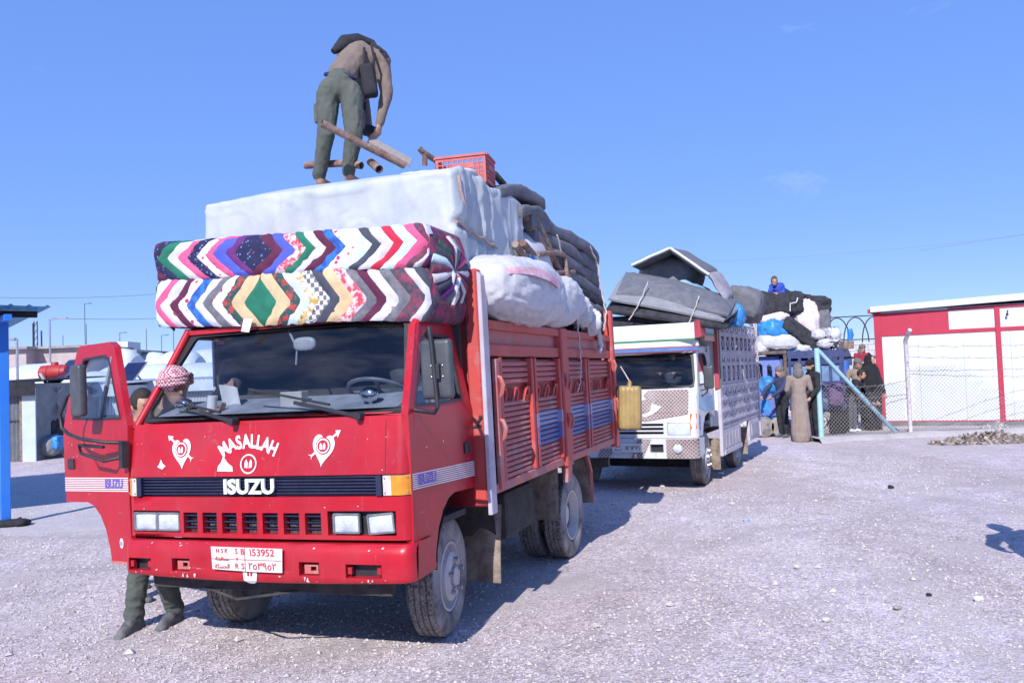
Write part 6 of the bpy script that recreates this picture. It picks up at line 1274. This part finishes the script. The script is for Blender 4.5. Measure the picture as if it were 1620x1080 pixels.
blob(1194, 618, 1233, 667, hc.y + .02, .32, 'lower blue tarpaulin bundle sagging on the handcart', CL_BLUE, amp=.06, fq=7, k=22, group=None, rot=12)
# ------------------------------------------------------------------ people by the fence
GREYH = mat('grey_scarf', (.10, .09, .09), (.2, .18, .18), 30, .9, bump=.4, bsc=40)
def at(u, v): p = gnd(u, v); return (p.x, p.y, gz(p.x, p.y))
p = at(1240, 692); person(p, radians(-60), 1.62, 'man in navy jacket reaching towards the blue cab', mat('navy_jacket', (.03, .035, .09), (.045, .05, .11), 7, .9), NAVY, arms=((.24, -.28, 1.15), (.16, -.48, 1.02)), cover=GREYH, head='cap', group='people beside the blue truck')
p = at(1268, 699); person(p, radians(165), 1.66, 'person in long tan robe and grey scarf seen from behind', TANROBE, TANROBE, robe=True, head='cap', cover=GREYH, arms=((.25, -.02, 1.14), (.17, -.24, 1.0)), group='people beside the blue truck')
p = at(1291, 697); person(p, radians(-85), 1.74, 'bearded man in black coat beside the light blue post', NAVY, NAVY, head='cap', cover=BLACKCL, beard=True, arms=((.27, -.02, 1.12), (.24, -.16, .95)), group='people beside the blue truck')
p = at(1326, 690); wv = person(p, radians(160), 1.62, 'stooping figure in black robe carrying a purple backpack', BLACKCL, BLACKCL, robe=True, veil=BLACKCL, lean=.28, group='people behind the wire fence')
bp = thing('backpack', 'purple backpack on the stooping black-robed figure', 'backpack', None, Matrix.Translation((p[0], p[1], 0)) @ Matrix.Rotation(radians(-12), 4, 'Z'))
m = MB(); rbox(m, (.15, .10, .24), .08, 10, lambda q_, d: V((-.05, -.30, .95)) + q_ + d * .012 * wr(q_, 7)); m.build('bag', mat('purple_cloth', (.10, .05, .14), (.15, .09, .2), 7, .9, bump=.3, bsc=40), bp, smooth=60, weld=True)
m = MB(); m.tube([(.1, -.28, 1.22), (.12, -.1, 1.30), (.14, .02, 1.2)], .02, 6); m.build('strap', MATS['purple_cloth'], bp)
p = at(1350, 684); person(p, radians(40), 1.45, 'crouching child in dark clothes with white shoes behind the fence', NAVY, mat('grey_jeans', (.06, .065, .085), (.09, .095, .12), 8, .9), shoe=WHITEP, lean=.45, group='people behind the wire fence', arms=((.24, -.25, 1.05), (.15, -.45, .85)), turn=.3)
p = at(1362, 678); person(p, radians(-20), 1.72, 'man in tan coat and checked cap behind the fence', TANROBE, NAVY, head='cap', cover=GREYH, group='people behind the wire fence', shoe=WHITEP)
p = at(1381, 681); person(p, radians(30), 1.78, 'woman fully veiled in black beside the red building corner', BLACKCL, BLACKCL, robe=True, veil=BLACKCL, group='people behind the wire fence')
pr = atY(1368, 640, 24.5); m = MB(); m.box(pr.x - .7, pr.x + .8, 24.1, 24.9, -.05, .46); m.solo('concrete_block', mat('concrete', (.42, .40, .40), (.34, .32, .32), 4, .9, bump=.3, bsc=20), 'concrete block under the man in the red jacket', 'block', None, I4, bevel=.02)
person((pr.x, 24.5, .46), radians(5), 1.70, 'man in red jacket with folded arms above the crowd', mat('red_jacket', (.30, .02, .05), (.22, .02, .04), 7, .9), NAVY, head='cap', cover=GREYH, arms=((.25, -.10, 1.14), (-.04, -.24, 1.16)), arms2=((.25, -.10, 1.12), (.02, -.26, 1.10)), group='people behind the wire fence')
# ------------------------------------------------------------------ fence
POSTB = mat('post_light_blue', (.28, .50, .62), (.36, .56, .66), 6, .6, dirt=((.30, .17, .11), .22, 14)); POSTW = mat('post_rusty_white', (.55, .50, .52), (.60, .56, .58), 9, .7, dirt=((.20, .10, .08), .55, 18))
WIRE = mat('fence_wire', (.30, .28, .28), (.2, .18, .17), 30, .6, metal=.4)
fb = gnd(1300, 698); fe = gnd(1441, 690); fe2 = V((15.2, fe.y + .4, 0))
fence = thing('wire_fence', 'chain-link fence on light blue and rusty posts with barbed wire', 'fence', None, Matrix.Translation((fb.x, fb.y, 0)))
FB = V((fb.x, fb.y, 0)); rel = lambda p: V(p) - FB
m = MB(); m.tube([rel((fb.x, fb.y, -.1)), rel((fb.x - .01, fb.y, 1.98))], .055, 12); m.build('corner_post', POSTB, fence, smooth=50)
db = gnd(1421, 688); m = MB(); m.tube([rel((fb.x + .03, fb.y, 1.92)), rel((db.x, db.y, 0))], .045, 12); m.build('brace', POSTB, fence, smooth=50)
def rpost(x, y, h, bend=.32): m = MB(); m.tube([rel((x, y, -.1)), rel((x, y, h - .35)), rel((x - .03, y - .05, h - .22)), rel((x - .05, y - bend, h))], .045, 10); m.build('bent_post', POSTW, fence, smooth=50)
rpost(fe.x, fe.y, 2.3); rpost(fe.x + 3.6, fe.y + .3, 2.3)
def fence_mesh(a, b, h, top):
    m = MB(); L_ = (b - a).length; d = (b - a).normalized(); pitch = .085
    for sg in (1, -1):
        n = int((L_ + h) / pitch)
        for i in range(-int(h / pitch), n):
            x0 = i * pitch; pts = []
            for j in range(9):
                z = h * j / 8; x = x0 + z if sg > 0 else x0 + h - z
                if 0 <= x <= L_ and z <= top(x / L_): pts.append(rel(a + d * x + V((0, .02 * sin(x * 3) + .03 * sin(z * 4 + x), .06 + z))))
            if len(pts) > 1: m.tube(pts, .0042, 3, caps=False)
    o = m.build('chain_link', WIRE, fence); o['kind'] = 'stuff'
fence_mesh(FB, V((fe.x, fe.y, 0)), 1.25, lambda t: 1.25 - .35 * t * (1 - t) * 2)
fence_mesh(V((fe.x, fe.y, 0)), fe2, 1.45, lambda t: 1.45 if t < .18 else max(.35, 1.45 - (t - .18) * 4.2) if t < .5 else min(1.3, .35 + (t - .5) * 3))
for h_, sg_, w1 in ((1.95, .06, 1), (1.72, .10, 1), (1.42, .05, 1), (1.36, .16, 0)):
    for a, b in ((FB, V((fe.x, fe.y, 0))), (V((fe.x, fe.y, 0)), fe2)):
        if a == FB and h_ > 1.8: continue
        m = MB(); pts = [rel(a.lerp(b, i / 24) + V((0, .02 * sin(i), h_ - .5 * (a == FB) - sg_ * 4 * (i / 24) * (1 - i / 24) + .012 * sin(i * 2.7)))) for i in range(25)]
        m.tube(pts, .005, 4)
        for i in range(1, 24): m.bar(pts[i] + V((-.02, 0, -.025)), pts[i] + V((.02, 0, .025)), .005, .005)
        m.build('barbed_wire', WIRE, fence)
# kerb under the fence
CONC = mat('kerb_concrete', (.46, .43, .43), (.38, .35, .35), 3, .95, bump=.5, bsc=14)
m = MB(); pts = [(fb.x - .2, fb.y - .25), (fb.x + .6, fb.y + .1), (fe.x - .6, fe.y - .1), (fe.x + 1, fe.y), (16.5, fe.y + .5)]
for i in range(4):
    for j in range(8):
        t0, t1 = j / 8, (j + 1) / 8; x0, y0 = lerp(pts[i][0], pts[i + 1][0], t0), lerp(pts[i][1], pts[i + 1][1], t0); x1, y1 = lerp(pts[i][0], pts[i + 1][0], t1), lerp(pts[i][1], pts[i + 1][1], t1); hh = lambda x: .09 + .05 * nz((x, 0, 0), 1.3)
        m.add([(x0, y0 - .35, -.02), (x1, y1 - .35, -.02), (x1, y1 - .18, hh(x1)), (x0, y0 - .18, hh(x0)), (x1, y1 + .5, hh(x1)), (x0, y0 + .5, hh(x0)), (x1, y1 + .7, -.02), (x0, y0 + .7, -.02)], [(0, 1, 2, 3), (3, 2, 4, 5), (5, 4, 6, 7)])
tag(m.build('kerb', CONC, smooth=40, weld=True), kind='structure')
# ------------------------------------------------------------------ red and white building
BW = mat('building_white', (.62, .66, .68), (.56, .61, .63), 2, .55, dirt=((.46, .45, .44), .16, 1.6)); BR = mat('building_red', (.46, .02, .06), (.40, .02, .05), 4, .5); BG = mat('plinth_grey', (.20, .20, .22), (.14, .14, .15), 4, .9)
g0, g1 = gnd(1391, 675), gnd(1620, 674); angB = degrees(atan2(-(g1 - g0).y, (g1 - g0).x))
TB = Matrix.Translation((g0.x, g0.y, 0)) @ Matrix.Rotation(radians(-angB), 4, 'Z')      # +X along the wall, -Y towards the yard
bld = thing('cabin_building', 'white panel cabin with red frame behind the wire fence', 'building', None, TB)
bx_ = lambda u, v: (lambda q_: (q_.x, q_.z))(lp(u, v, 1, 0, TB))
xp = bx_(1583, 600)[0]; zt = bx_(1400, 497)[1]; zr = bx_(1440, 526)[1]; xr = bx_(1501, 510)[0]; z_top = bx_(1395, 486)[1]
WL = 9.0
m = MB(); m.box(.05, WL, .02, 5, .10, z_top - .1); m.build('wall', BW, bld)
m = MB(); m.box(0, WL, -.03, 5.02, -.02, .12); m.build('plinth', BG, bld)
for x0, x1 in ((.0, .17), (xp - .05, xp + .06), (2 * xp - .05, 2 * xp + .06)): m = MB(); m.box(x0, x1, -.035, .03, .1, z_top - .12); m.build('frame_post', BR, bld, bevel=.008)
for z0, z1 in ((.10, .15), (zr - .06, zr + .03)): m = MB(); m.box(.17, WL, -.025, .03, z0, z1); m.build('frame_rail', BR, bld)
m = MB(); m.box(.17, xr, -.02, .03, zr + .03, z_top - .16); m.build('red_panel', BR, bld)
m = MB(); m.box(xr, WL, -.03, .03, z_top - .18, z_top - .12); m.build('frame_rail', BR, bld)
for x0, x1, z0, z1 in ((.17, xp - .05, .15, zr - .06), (xp + .06, 2 * xp - .05, .15, zr - .06), (xr, xp - .05, zr + .03, z_top - .18), (xp + .06, 2 * xp - .05, zr + .03, z_top - .18)): m = MB(); m.box(x0, x1, .0, .022, z0, z1); m.build('wall_panel', BW, bld)
m = MB(); m.add([(-.06, -.18, z_top - .12), (WL, -.18, z_top + .12), (WL, 5.1, z_top + .12), (-.06, 5.1, z_top - .12), (-.06, -.18, z_top + .02), (WL, -.18, z_top + .30), (WL, 5.1, z_top + .30), (-.06, 5.1, z_top + .02)], [(0, 1, 2, 3), (4, 5, 6, 7), (0, 1, 5, 4), (1, 2, 6, 5), (2, 3, 7, 6), (3, 0, 4, 7)]); m.build('roof', BW, bld)
m = MB(); m.box(-.13, .0, -.1, .0, z_top - .14, z_top - .04); m.build('eave_end', BR, bld)
m = MB(); lx, lz = bx_(1594, 494); m.tube([(lx, -.02, lz + .05), (lx, -.08, lz + .03), (lx - .02, -.1, lz - .03)], .012, 6); m.ell((lx - .02, -.1, lz - .05), (.03, .03, .04), 10); m.build('wall_lamp', DARK, bld)
for i_ in range(1, 9):
    m = MB(); m.box(i_ * .98 - .006, i_ * .98 + .006, -.004, .002, .16, zr - .07); m.build('panel_joint', mat('joint_grey', (.42, .45, .47), (.36, .38, .4), 9, .8), bld)
# block wall with hoop frame behind
def brickm():
    m = bpy.data.materials.new('white_block_wall'); m.use_nodes = True; N, L = m.node_tree.nodes, m.node_tree.links; b = N.new('ShaderNodeTexBrick'); tc = N.new('ShaderNodeTexCoord'); mp = N.new('ShaderNodeMapping'); mp.inputs['Rotation'].default_value = (pi / 2, 0, 0); L.new(tc.outputs['Object'], mp.inputs[0]); L.new(mp.outputs[0], b.inputs[0])
    b.inputs['Color1'].default_value = (.60, .58, .62, 1); b.inputs['Color2'].default_value = (.52, .5, .52, 1); b.inputs['Mortar'].default_value = (.3, .28, .28, 1); b.inputs['Scale'].default_value = 1; b.inputs['Brick Width'].default_value = .4; b.inputs['Row Height'].default_value = .2; b.inputs['Mortar Size'].default_value = .012
    L.new(b.outputs[0], N['Principled BSDF'].inputs['Base Color']); N['Principled BSDF'].inputs['Roughness'].default_value = .9; return m
wl0, wl1 = atY(1300, 640, 27.5), atY(1420, 640, 27.0); zt_ = atY(1360, 541, 27).z
bw = thing('block_wall', 'whitewashed block wall carrying a hooped metal frame', 'wall', None, Matrix.Translation((wl0.x, 27.5, 0)))
m = MB(); m.box(-1.5, 4.5, -.1, .1, -.1, zt_); m.build('blockwork', brickm(), bw)
m = MB(); m.box(-1.5, 4.5, -.13, -.1, zt_ - .52, zt_ - .47); m.build('ledge', DARK, bw)
for i in range(6):
    x = -.6 + i * .62; m = MB(); m.tube([(x + .42 * cos(pi - pi * j / 10), -.02, zt_ + .85 * sin(pi * j / 10)) for j in range(11)], .02, 6); m.build('hoop', DARK, bw)
m = MB(); m.tube([(-1.2, -.03, zt_ + .84), (4, -.03, zt_ + .92)], .02, 6); m.build('top_rail', DARK, bw); m = MB(); m.tube([(-1.2, -.03, zt_ + .1), (4, -.03, zt_ + .1)], .02, 6); m.build('top_rail', DARK, bw)
for u0, v0, u1, v1, Y, lb, mt in ((1334, 539, 1349, 552, 26.8, 'brown box hung on the whitewashed block wall', RUST),):
    a, b = atY(u0, v1, Y), atY(u1, v0, Y); m = MB(); m.box(a.x, b.x, Y - .1, 27.38, a.z, b.z); m.solo('wall_box', mt, lb, 'box', None, I4, bevel=.01)
for u, v0, v1, lb in ((1322, 516, 540, 'crumpled blue rag tied on the hooped frame'), (1344, 520, 540, 'narrow blue cloth strip hanging from the hooped frame')):
    a, b = atY(u, v0, 27.2), atY(u, v1, 27.2); m = MB(); m.tube([a, a.lerp(b, .5) + V((.04, 0, 0)), b], [.08, .1, .07], 7); m.solo('blue_rag', CL_BLUE, lb, 'rag', None, I4, smooth=60)
for u0, u1, v0, v1, lb in ((1304, 1318, 570, 612, 'blue barrel behind the stooping figure'), (1330, 1343, 570, 600, 'blue plastic barrel behind the diagonal brace')):
    a, b = atY(u0, v1, 22.5), atY(u1, v0, 22.5); m = MB(); r = (b.x - a.x) / 2; m.lathe([(.001, 0), (r * .92, 0), (r, .1), (r * .95, b.z * .33), (r, b.z * .5), (r * .95, b.z * .67), (r, b.z - .1), (r * .92, b.z), (.001, b.z)], 20, Matrix.Translation(((a.x + b.x) / 2, 22.5, 0)) @ Matrix.Rotation(-pi / 2, 4, 'Y')); m.solo('barrel', mat('barrel_blue', (.05, .13, .5), (.07, .16, .5), 5, .4), lb, 'barrel', None, I4, smooth=40)
# rubble
def rubble(c, rx, ry, h, n, name, lb, ms, s0):
    rng = random.Random(9); m = MB()
    for i in range(n):
        a, r = rng.uniform(0, 6.28), sqrt(rng.random()); x, y = c[0] + rx * r * cos(a), c[1] + ry * r * sin(a); z = h * max(0, 1 - r) * rng.random() + .01; s_ = s0 * rng.uniform(.4, 1.5)
        m.obox((x, y, z), (s_ * rng.uniform(.5, 2.4), s_ * rng.uniform(.2, .9), s_ * rng.uniform(.15, .5)), XYZ(rng.uniform(-60, 60), rng.uniform(-60, 60), rng.uniform(0, 180)), rng.randrange(len(ms)))
    o = m.build(name, ms); tag(o, lb, 'rubble', kind='stuff')
rc_ = gnd(1565, 700); rubble((rc_.x, rc_.y), 1.15, .3, .22, 1100, 'rubble_pile', 'heap of dry twigs and rubble by the kerb', [mat('twig', (.14, .10, .08), (.22, .17, .14), 9, .9), mat('twig_pale', (.26, .22, .19), (.2, .16, .14), 9, .9), MATS['pebble_brown']], .07)
rc_ = gnd(1580, 682); rubble((rc_.x, rc_.y), .35, .25, .2, 120, 'stone_heap', 'small heap of pale stones at the building plinth', [MATS['pebble_pale'], MATS['pebble_grey']], .09)
for u, v, lb, mt, s_ in ((1410, 772, 'small black scrap of plastic on the gravel', NAVY, .035), (1180, 824, 'scrap of pale blue paper on the gravel', LB2, .03), (1548, 950, 'crumpled pale litter on the gravel', WHITEP, .03), (1470, 942, 'dark bit of litter on the gravel', NAVY, .018), (1420, 963, 'small brown stone on the gravel', MATS['pebble_brown'], .024), (1262, 898, 'pale chunk of stone on the gravel', MATS['pebble_pale'], .025), (1060, 958, 'flat pale stone on the gravel', MATS['pebble_pale'], .025), (1308, 982, 'pale angular stone on the gravel', MATS['pebble_pale'], .022)):
    p_ = gnd(u, v); m = sack((p_.x, p_.y, .5 * s_), (s_ * 1.5, s_ * .8, s_ * .6), XYZ(0, 10, 30), .8, .3 * s_, 20, 12, u); m.solo('litter' if mt not in (MATS['pebble_brown'], MATS['pebble_pale']) else 'stone', mt, lb, 'litter' if mt not in (MATS['pebble_brown'], MATS['pebble_pale']) else 'stone', None, I4)
# power lines over the right side
def wire(a, b, sag, lb, r=.012, n=24):
    m = MB(); m.tube([V(a).lerp(V(b), i / n) - V((0, 0, sag * 4 * (i / n) * (1 - i / n))) for i in range(n + 1)], r, 4); m.solo('power_line', mat('cable', (.22, .24, .30), None, rough=.6), lb, 'cable', None, I4)
wire(atY(1110, 414, 60), atY(1640, 368, 60), .3, 'thin power line rising across the open sky', .008); wire(atY(1455, 396, 45), atY(1640, 368, 40), .0, 'thicker cable beside the thin power line', .008)

hs_ = gnd(1545, 834); sv = V((hs_.x - 1.70 / tan(radians(SUN_EL)) * sin(radians(SUN_AZ)), hs_.y - 1.70 / tan(radians(SUN_EL)) * cos(radians(SUN_AZ)), 0))
person((sv.x + .22, sv.y, 0), radians(200), 1.74, 'bystander in dark coat standing on the gravel facing the trucks', NAVY, OLIVE, arms=((.30, -.05, 1.14), (.22, -.12, .92)))
# ------------------------------------------------------------------ blue shelter
BS = mat('shelter_blue', (.02, .16, .62), (.03, .18, .58), 4, .45); BSR = mat('shelter_roof_blue', (.05, .34, .66), (.06, .36, .62), 3, .45)
sb = gnd(9, 832); TS = frame((sb.x, sb.y, 0), -38, 0)
sh = thing('shelter', 'blue steel shelter with corrugated roof on a square post', 'shelter', None, TS)
m = MB(); m.box(-.055, .055, -.055, .055, 0, 2.66); m.build('post', BS, sh, bevel=.006)
m = MB(); m.box(-.13, .13, -.13, .13, -.02, .05); m.build('base_plate', NAVY, sh)
m = MB(); m.bar((0, 0, 2.2), (-.55, 0, 2.62), .06, .06); m.build('brace', BS, sh); m = MB(); m.bar((0, .05, 2.25), (0, .6, 2.62), .06, .06); m.build('brace', BS, sh)
m = MB(); m.box(-4.5, .38, -.04, .04, 2.64, 2.72); m.build('beam', NAVY, sh); m = MB(); m.box(-.04, .04, -.5, 4.5, 2.56, 2.64); m.build('beam', BS, sh)
m = MB(); m.grid(lambda u, v: (lerp(-4.5, .46, u), lerp(-.5, 4.6, v), 2.74 + .10 * (1 - u) + .022 * (1 if (u * 25) % 1 > .7 else 0)), 150, 4); m.grid(lambda u, v: (lerp(-4.5, .46, u), lerp(-.5, 4.6, v), 2.735 + .10 * (1 - u) + .022 * (1 if (u * 25) % 1 > .7 else 0)), 150, 4); m.build('corrugated_roof', BSR, sh)
for x, y in ((-4.3, 0), (-4.3, 4.3), (0, 4.3)): m = MB(); m.box(x - .055, x + .055, y - .055, y + .055, 0, 2.66); m.build('post', BS, sh)
m = sack((sb.x + .12, sb.y - .05, .05), (.2, .12, .05), None, .8, .04, 9, 20, 3); m.solo('sandbag', NAVY, 'dark sandbag at the foot of the blue post', 'sandbag', None, I4, smooth=60)
# ------------------------------------------------------------------ sheds
CORG = mat('corrugated_grey', (.22, .24, .26), (.16, .17, .19), 3, .5, metal=.3); CORW = mat('corrugated_pale', (.42, .50, .56), (.5, .56, .6), 3, .5)
def corrugated(m, x0, x1, z0, z1, y, pitch=.09, amp=.018, mi=0): n = int((x1 - x0) / pitch * 6); m.grid(lambda u, v: (lerp(x0, x1, u), y - amp * sin(2 * pi * lerp(x0, x1, u) / pitch), lerp(z0, z1, v)), n, 1, mi=mi); return m
def shed(u0, u1, vb, vt, Y, dep, label, wallm, roofm=NAVY, panel=True):
    a, b, zt = atY(u0, vb, Y), atY(u1, vb, Y), atY((u0 + u1) / 2, vt, Y).z; t = thing('shed', label, 'shed', None, Matrix.Translation(((a.x + b.x) / 2, Y, 0))); w2_ = (b.x - a.x) / 2
    m = MB(); corrugated(m, -w2_, w2_, 0, zt, 0); m.build('front_wall', wallm, t, smooth=60)
    for sx in (-1, 1): m = MB(); m.box(sx * w2_ - .01, sx * w2_ + .01, .0, dep, 0, zt); m.build('side_wall', wallm, t)
    m = MB(); m.box(-w2_, w2_, dep, dep + .02, 0, zt); m.build('back_wall', wallm, t)
    m = MB(); m.grid(lambda u, v: (lerp(-w2_ - .15, w2_ + .15, u), lerp(-.25, dep + .2, v), zt + .05 + .1 * v + .02 * sin(2 * pi * u * w2_ * 2 / .12)), 90, 1); m.grid(lambda u, v: (lerp(-w2_ - .15, w2_ + .15, u), -.25, zt + lerp(-.28, .05, v) + .02 * v * sin(2 * pi * u * w2_ * 2 / .12)), 90, 1); m.build('corrugated_roof', roofm, t)
    m = MB(); m.box(-w2_, w2_, -.03, -.02, zt * .52, zt * .54); m.build('wall_rail', DARK, t)
    if panel: m = MB(); m.box(w2_ - .28, w2_ + .05, -.08, -.04, 0, zt - .1); m.build('door_panel', CORW, t, bevel=.01); m = MB(); m.box(w2_ - .33, w2_ - .28, -.08, -.03, 0, zt - .1); m.build('door_jamb', RUST, t)
    return t
shed(-40, 57, 733, 608, 19.6, 3.0, 'grey corrugated shed with pale door panel behind the blue post', CORG)
shed(62, 190, 715, 612, 22.5, 3.0, 'pale corrugated shed behind the open red door', CORW, CORW, panel=False)
shed(120, 340, 700, 606, 24.5, 3.5, 'long low corrugated shed seen through the cab', mat('shed_pale', (.34, .36, .38), (.42, .44, .46), 4, .8), CORW, panel=False)
# goods in front of the sheds
def gblob(u0, v0, u1, v1, Y, dep, label, mt, name, cat, **kw): return blob(u0, v0, u1, v1, Y, dep, label, mt, name, cat, kw.pop('group', None), **kw)
gblob(60, 655, 98, 706, 20.6, .5, 'black tarpaulin heap beside the corrugated shed', CL_BLACK, 'tarpaulin_heap', 'heap', k=31); gblob(60, 688, 100, 722, 20.2, .4, 'grey sack at the foot of the black heap', CL_GREY2, 'sack', 'sack', k=32)
gblob(90, 690, 100, 710, 20.0, .25, 'blue water drum near the open red door', CL_BLUE, 'drum', 'drum', e=.4, k=33)
xb = thing('timber_trestle', 'crossed pale timber poles standing by the black heap', 'trestle', None, Matrix.Translation(gnd(78, 724)))
xo = gnd(78, 724)
for a, b in (((64, 590), (108, 668)), ((98, 612), (58, 655)), ((74, 636), (74, 720)), ((76, 640), (98, 722))): m = MB(); m.bar(atY(*a, xo.y) - xo, atY(*b, xo.y) - xo, .06, .06, up=(0, 1, 0)); m.build('timber', mat('pale_timber', (.46, .42, .42), (.36, .32, .3), 8, .8), xb)
# red water tank, solar panels
tk = atY(76, 600, 22.0); tank = thing('water_tank', 'red plastic water tank lying on the shed roof', 'tank', None, Matrix.Translation((tk.x - .15, 22.6, tk.z)) @ Matrix.Scale(.72, 4))
m = MB(); m.lathe([(.001, -.55), (.2, -.55), (.28, -.48), (.3, -.2), (.28, -.18), (.3, -.1), (.3, .3), (.28, .32), (.28, .48), (.2, .55), (.001, .55)], 24, Matrix.Translation((0, 0, .26))); m.build('tank_shell', mat('tank_red', (.42, .03, .03), (.36, .03, .03), 5, .45), tank, smooth=40); m = MB(); m.lathe([(.001, .12), (.12, .12), (.14, .0)], 16, Matrix.Translation((0, 0, .54)) @ Matrix.Rotation(-pi / 2, 4, 'Y')); m.build('tank_lid', MATS['tank_red'], tank, smooth=40)
def solar(u, v, Y, label, w_=.75, h_=1.0, yaw=-35):
    c = atY(u, v, Y); t = thing('solar_panel', label, 'solar panel', None, Matrix.Translation(c) @ XYZ(0, 0, yaw) @ XYZ(45, 0, 0)); m = MB(); m.box(-w_ / 2, w_ / 2, -h_ / 2, h_ / 2, 0, .03); m.build('frame', STEEL, t); m = MB(); m.box(-w_ / 2 + .03, w_ / 2 - .03, -h_ / 2 + .03, h_ / 2 - .03, .031, .036); m.build('cells', mat('solar_cells', (.008, .012, .05), (.014, .02, .07), 3, .2), t)
    m = MB(); m.bar((0, .2, 0), (0, .2, -.55), .04, .04, up=(1, 0, 0)); m.build('stand', STEEL, t)
solar(101, 590, 22.4, 'dark solar panel tilted beside the red tank'); solar(205, 592, 25.0, 'dark solar panel behind the red cab pillar', yaw=-20)
# ------------------------------------------------------------------ tents
TENT = mat('tent_white', (.60, .65, .68), (.50, .56, .60), 1.3, .7, dirt=((.42, .40, .40), .2, 2), bump=.2, bsc=6)
def tent(u0, u1, vb, vt, Y, dep, label, k=0):
    a, b = atY(u0, vb, Y), atY(u1, vb, Y); zt = atY((u0 + u1) / 2, vt, Y).z; w2_ = (b.x - a.x) / 2; m = MB()
    def f(u, v):
        x = lerp(-w2_, w2_, u); s_ = sin(pi * v) ** .55; e = 1 - .12 * abs(2 * u - 1) ** 4; z = zt * e * s_ + .05 * noise.noise(V((x * 1.4, v * 5, k))) * s_ + .03 * wr((x, v * 3, k), 1.5) * s_; return (x, dep * (v - .5), max(0, z))
    m.grid(f, 40, 20); mid = [f(0, j / 20) for j in range(21)]; m.add(mid, [tuple(range(21))]); m.add([f(1, j / 20) for j in range(21)], [tuple(range(21))])
    m.v = [((a.x + b.x) / 2 + p[0], Y + dep / 2 + p[1], p[2]) for p in m.v]
    return m.solo('tent', TENT, label, 'tent', 'white tents of the camp', I4, smooth=70)
tent(20, 150, 640, 590, 26, 5, 'low white tent just behind the corrugated sheds', 1); tent(95, 235, 640, 575, 29, 6, 'rounded white tent behind the solar panels', 2); tent(215, 345, 640, 572, 28, 6, 'white tent seen through the open cab', 3); tent(330, 480, 640, 565, 33, 6, 'white tent largely hidden by the red truck cab', 4); tent(-60, 60, 640, 575, 34, 6, 'white tent standing beyond the blue post', 5)
for i in range(7): tent(20 + i * 52, 85 + i * 52, 620, 556 - (i % 3) * 3, 48 + 3 * (i % 2), 5, 'small distant white tent in the far camp row', 10 + i)
# far block houses
HW = mat('house_pink_grey', (.46, .38, .37), (.38, .32, .31), 2, .9); HR = mat('house_roof', (.26, .24, .25), (.36, .34, .34), 2, .9)
def house(u0, u1, vb, vt, Y, label, wins=()):
    a, b = atY(u0, vb, Y), atY(u1, vb, Y); zt = atY((u0 + u1) / 2, vt, Y).z; t = thing('block_house', label, 'house', 'block houses beyond the tents', Matrix.Translation(((a.x + b.x) / 2, Y, 0))); w2_ = (b.x - a.x) / 2
    m = MB(); m.box(-w2_, w2_, 0, 5, 0, zt); m.build('wall', HW, t); m = MB(); m.box(-w2_ - .25, w2_ + .25, -.35, 5.3, zt, zt + .14); m.build('roof', HR, t)
    for x0, x1, z0, z1, mt in wins: m = MB(); m.box(-w2_ + x0, -w2_ + x1, -.03, .02, z0, z1); m.build('window', mt, t)
house(-10, 42, 600, 553, 46, 'pinkish block house with brown door beyond the blue post', ((1.6, 2.4, .8, 2.2, RUST),)); house(44, 138, 600, 551, 47, 'long block house with blue window beyond the tents', ((.4, 1.0, 1.4, 2.2, CABBLUE), (1.9, 2.6, 1.2, 2.2, DARK))); house(140, 215, 600, 558, 52, 'block house with open windows right beside the white parapet', ((.8, 1.3, 1.2, 2.0, RUST),)); house(215, 345, 600, 560, 60, 'wide low block house with dark windows', ((1.2, 2.2, 1.4, 2.2, DARK), (3.2, 4.0, 1.4, 2.2, DARK), (5, 5.8, 1.3, 2.2, RUST)))
c0_, c1_ = atY(172, 557, 58), atY(202, 540, 58); m = MB(); m.box(c0_.x, c1_.x, 58, 60, 0, c1_.z); m.solo('white_parapet', BW, 'plain white rooftop block above the tents', 'building', None, I4)
# poles and masts
def pole(u, vb, vt, Y, r, label, arm=0, name='utility_pole', mt=STEEL):
    a, zt = atY(u, vb, Y), atY(u, vt, Y).z; t = thing(name, label, 'pole', 'poles over the camp', Matrix.Translation((a.x, Y, 0))); m = MB(); m.tube([(0, 0, 0), (0, 0, zt)], [r, r * .7], 8); m.build('shaft', mt, t, smooth=50)
    if arm: m = MB(); m.tube([(0, 0, zt - .05), (arm, 0, zt)], r * .6, 6); m.box(arm - .05, arm + .35, -.08, .08, zt - .04, zt + .04); m.build('lamp_arm', mt, t)
pole(80, 600, 504, 40, .06, 'pale lamp post with short arm above the tents', .5, 'street_lamp'); pole(28, 620, 536, 30, .06, 'thin pale pole beside the blue post', -.4)
for u, vt, Y in ((53, 511, 90), (66, 523, 90)): pole(u, 560, vt, Y, .12, 'slender dark mast far beyond the houses', 0, 'mast', DARK)
for i, (u, vt) in enumerate(((100, 530), (135, 480), (137, 512), (190, 526), (232, 520), (256, 530), (275, 512), (300, 536))): pole(u, 556, vt, 110, .055, 'very thin antenna mast on the camp skyline', .6 if i % 2 else 0, 'antenna_mast', DARK)
m = MB(); u_, v_ = 57, 509; a = atY(57, 556, 95); zt = atY(57, 508, 95).z
lt = thing('lattice_mast', 'dark lattice mast rising beyond the block houses', 'mast', None, Matrix.Translation((a.x, 95, 0)))
for dx in (-.25, .25): m = MB(); m.tube([(dx, 0, 0), (dx * .7, 0, zt)], .06, 6); m.build('leg', DARK, lt)
for i in range(12): m = MB(); z = zt * i / 12; m.tube([(-.25, 0, z), (.22, 0, z + zt / 12)], .03, 5); m.build('lattice_bar', DARK, lt)
wire(atY(-20, 470, 60), atY(260, 464, 75), .2, 'power line sagging over the camp', .02); wire(atY(82, 503, 60), atY(260, 503, 75), .1, 'lower power line over the camp houses', .02)
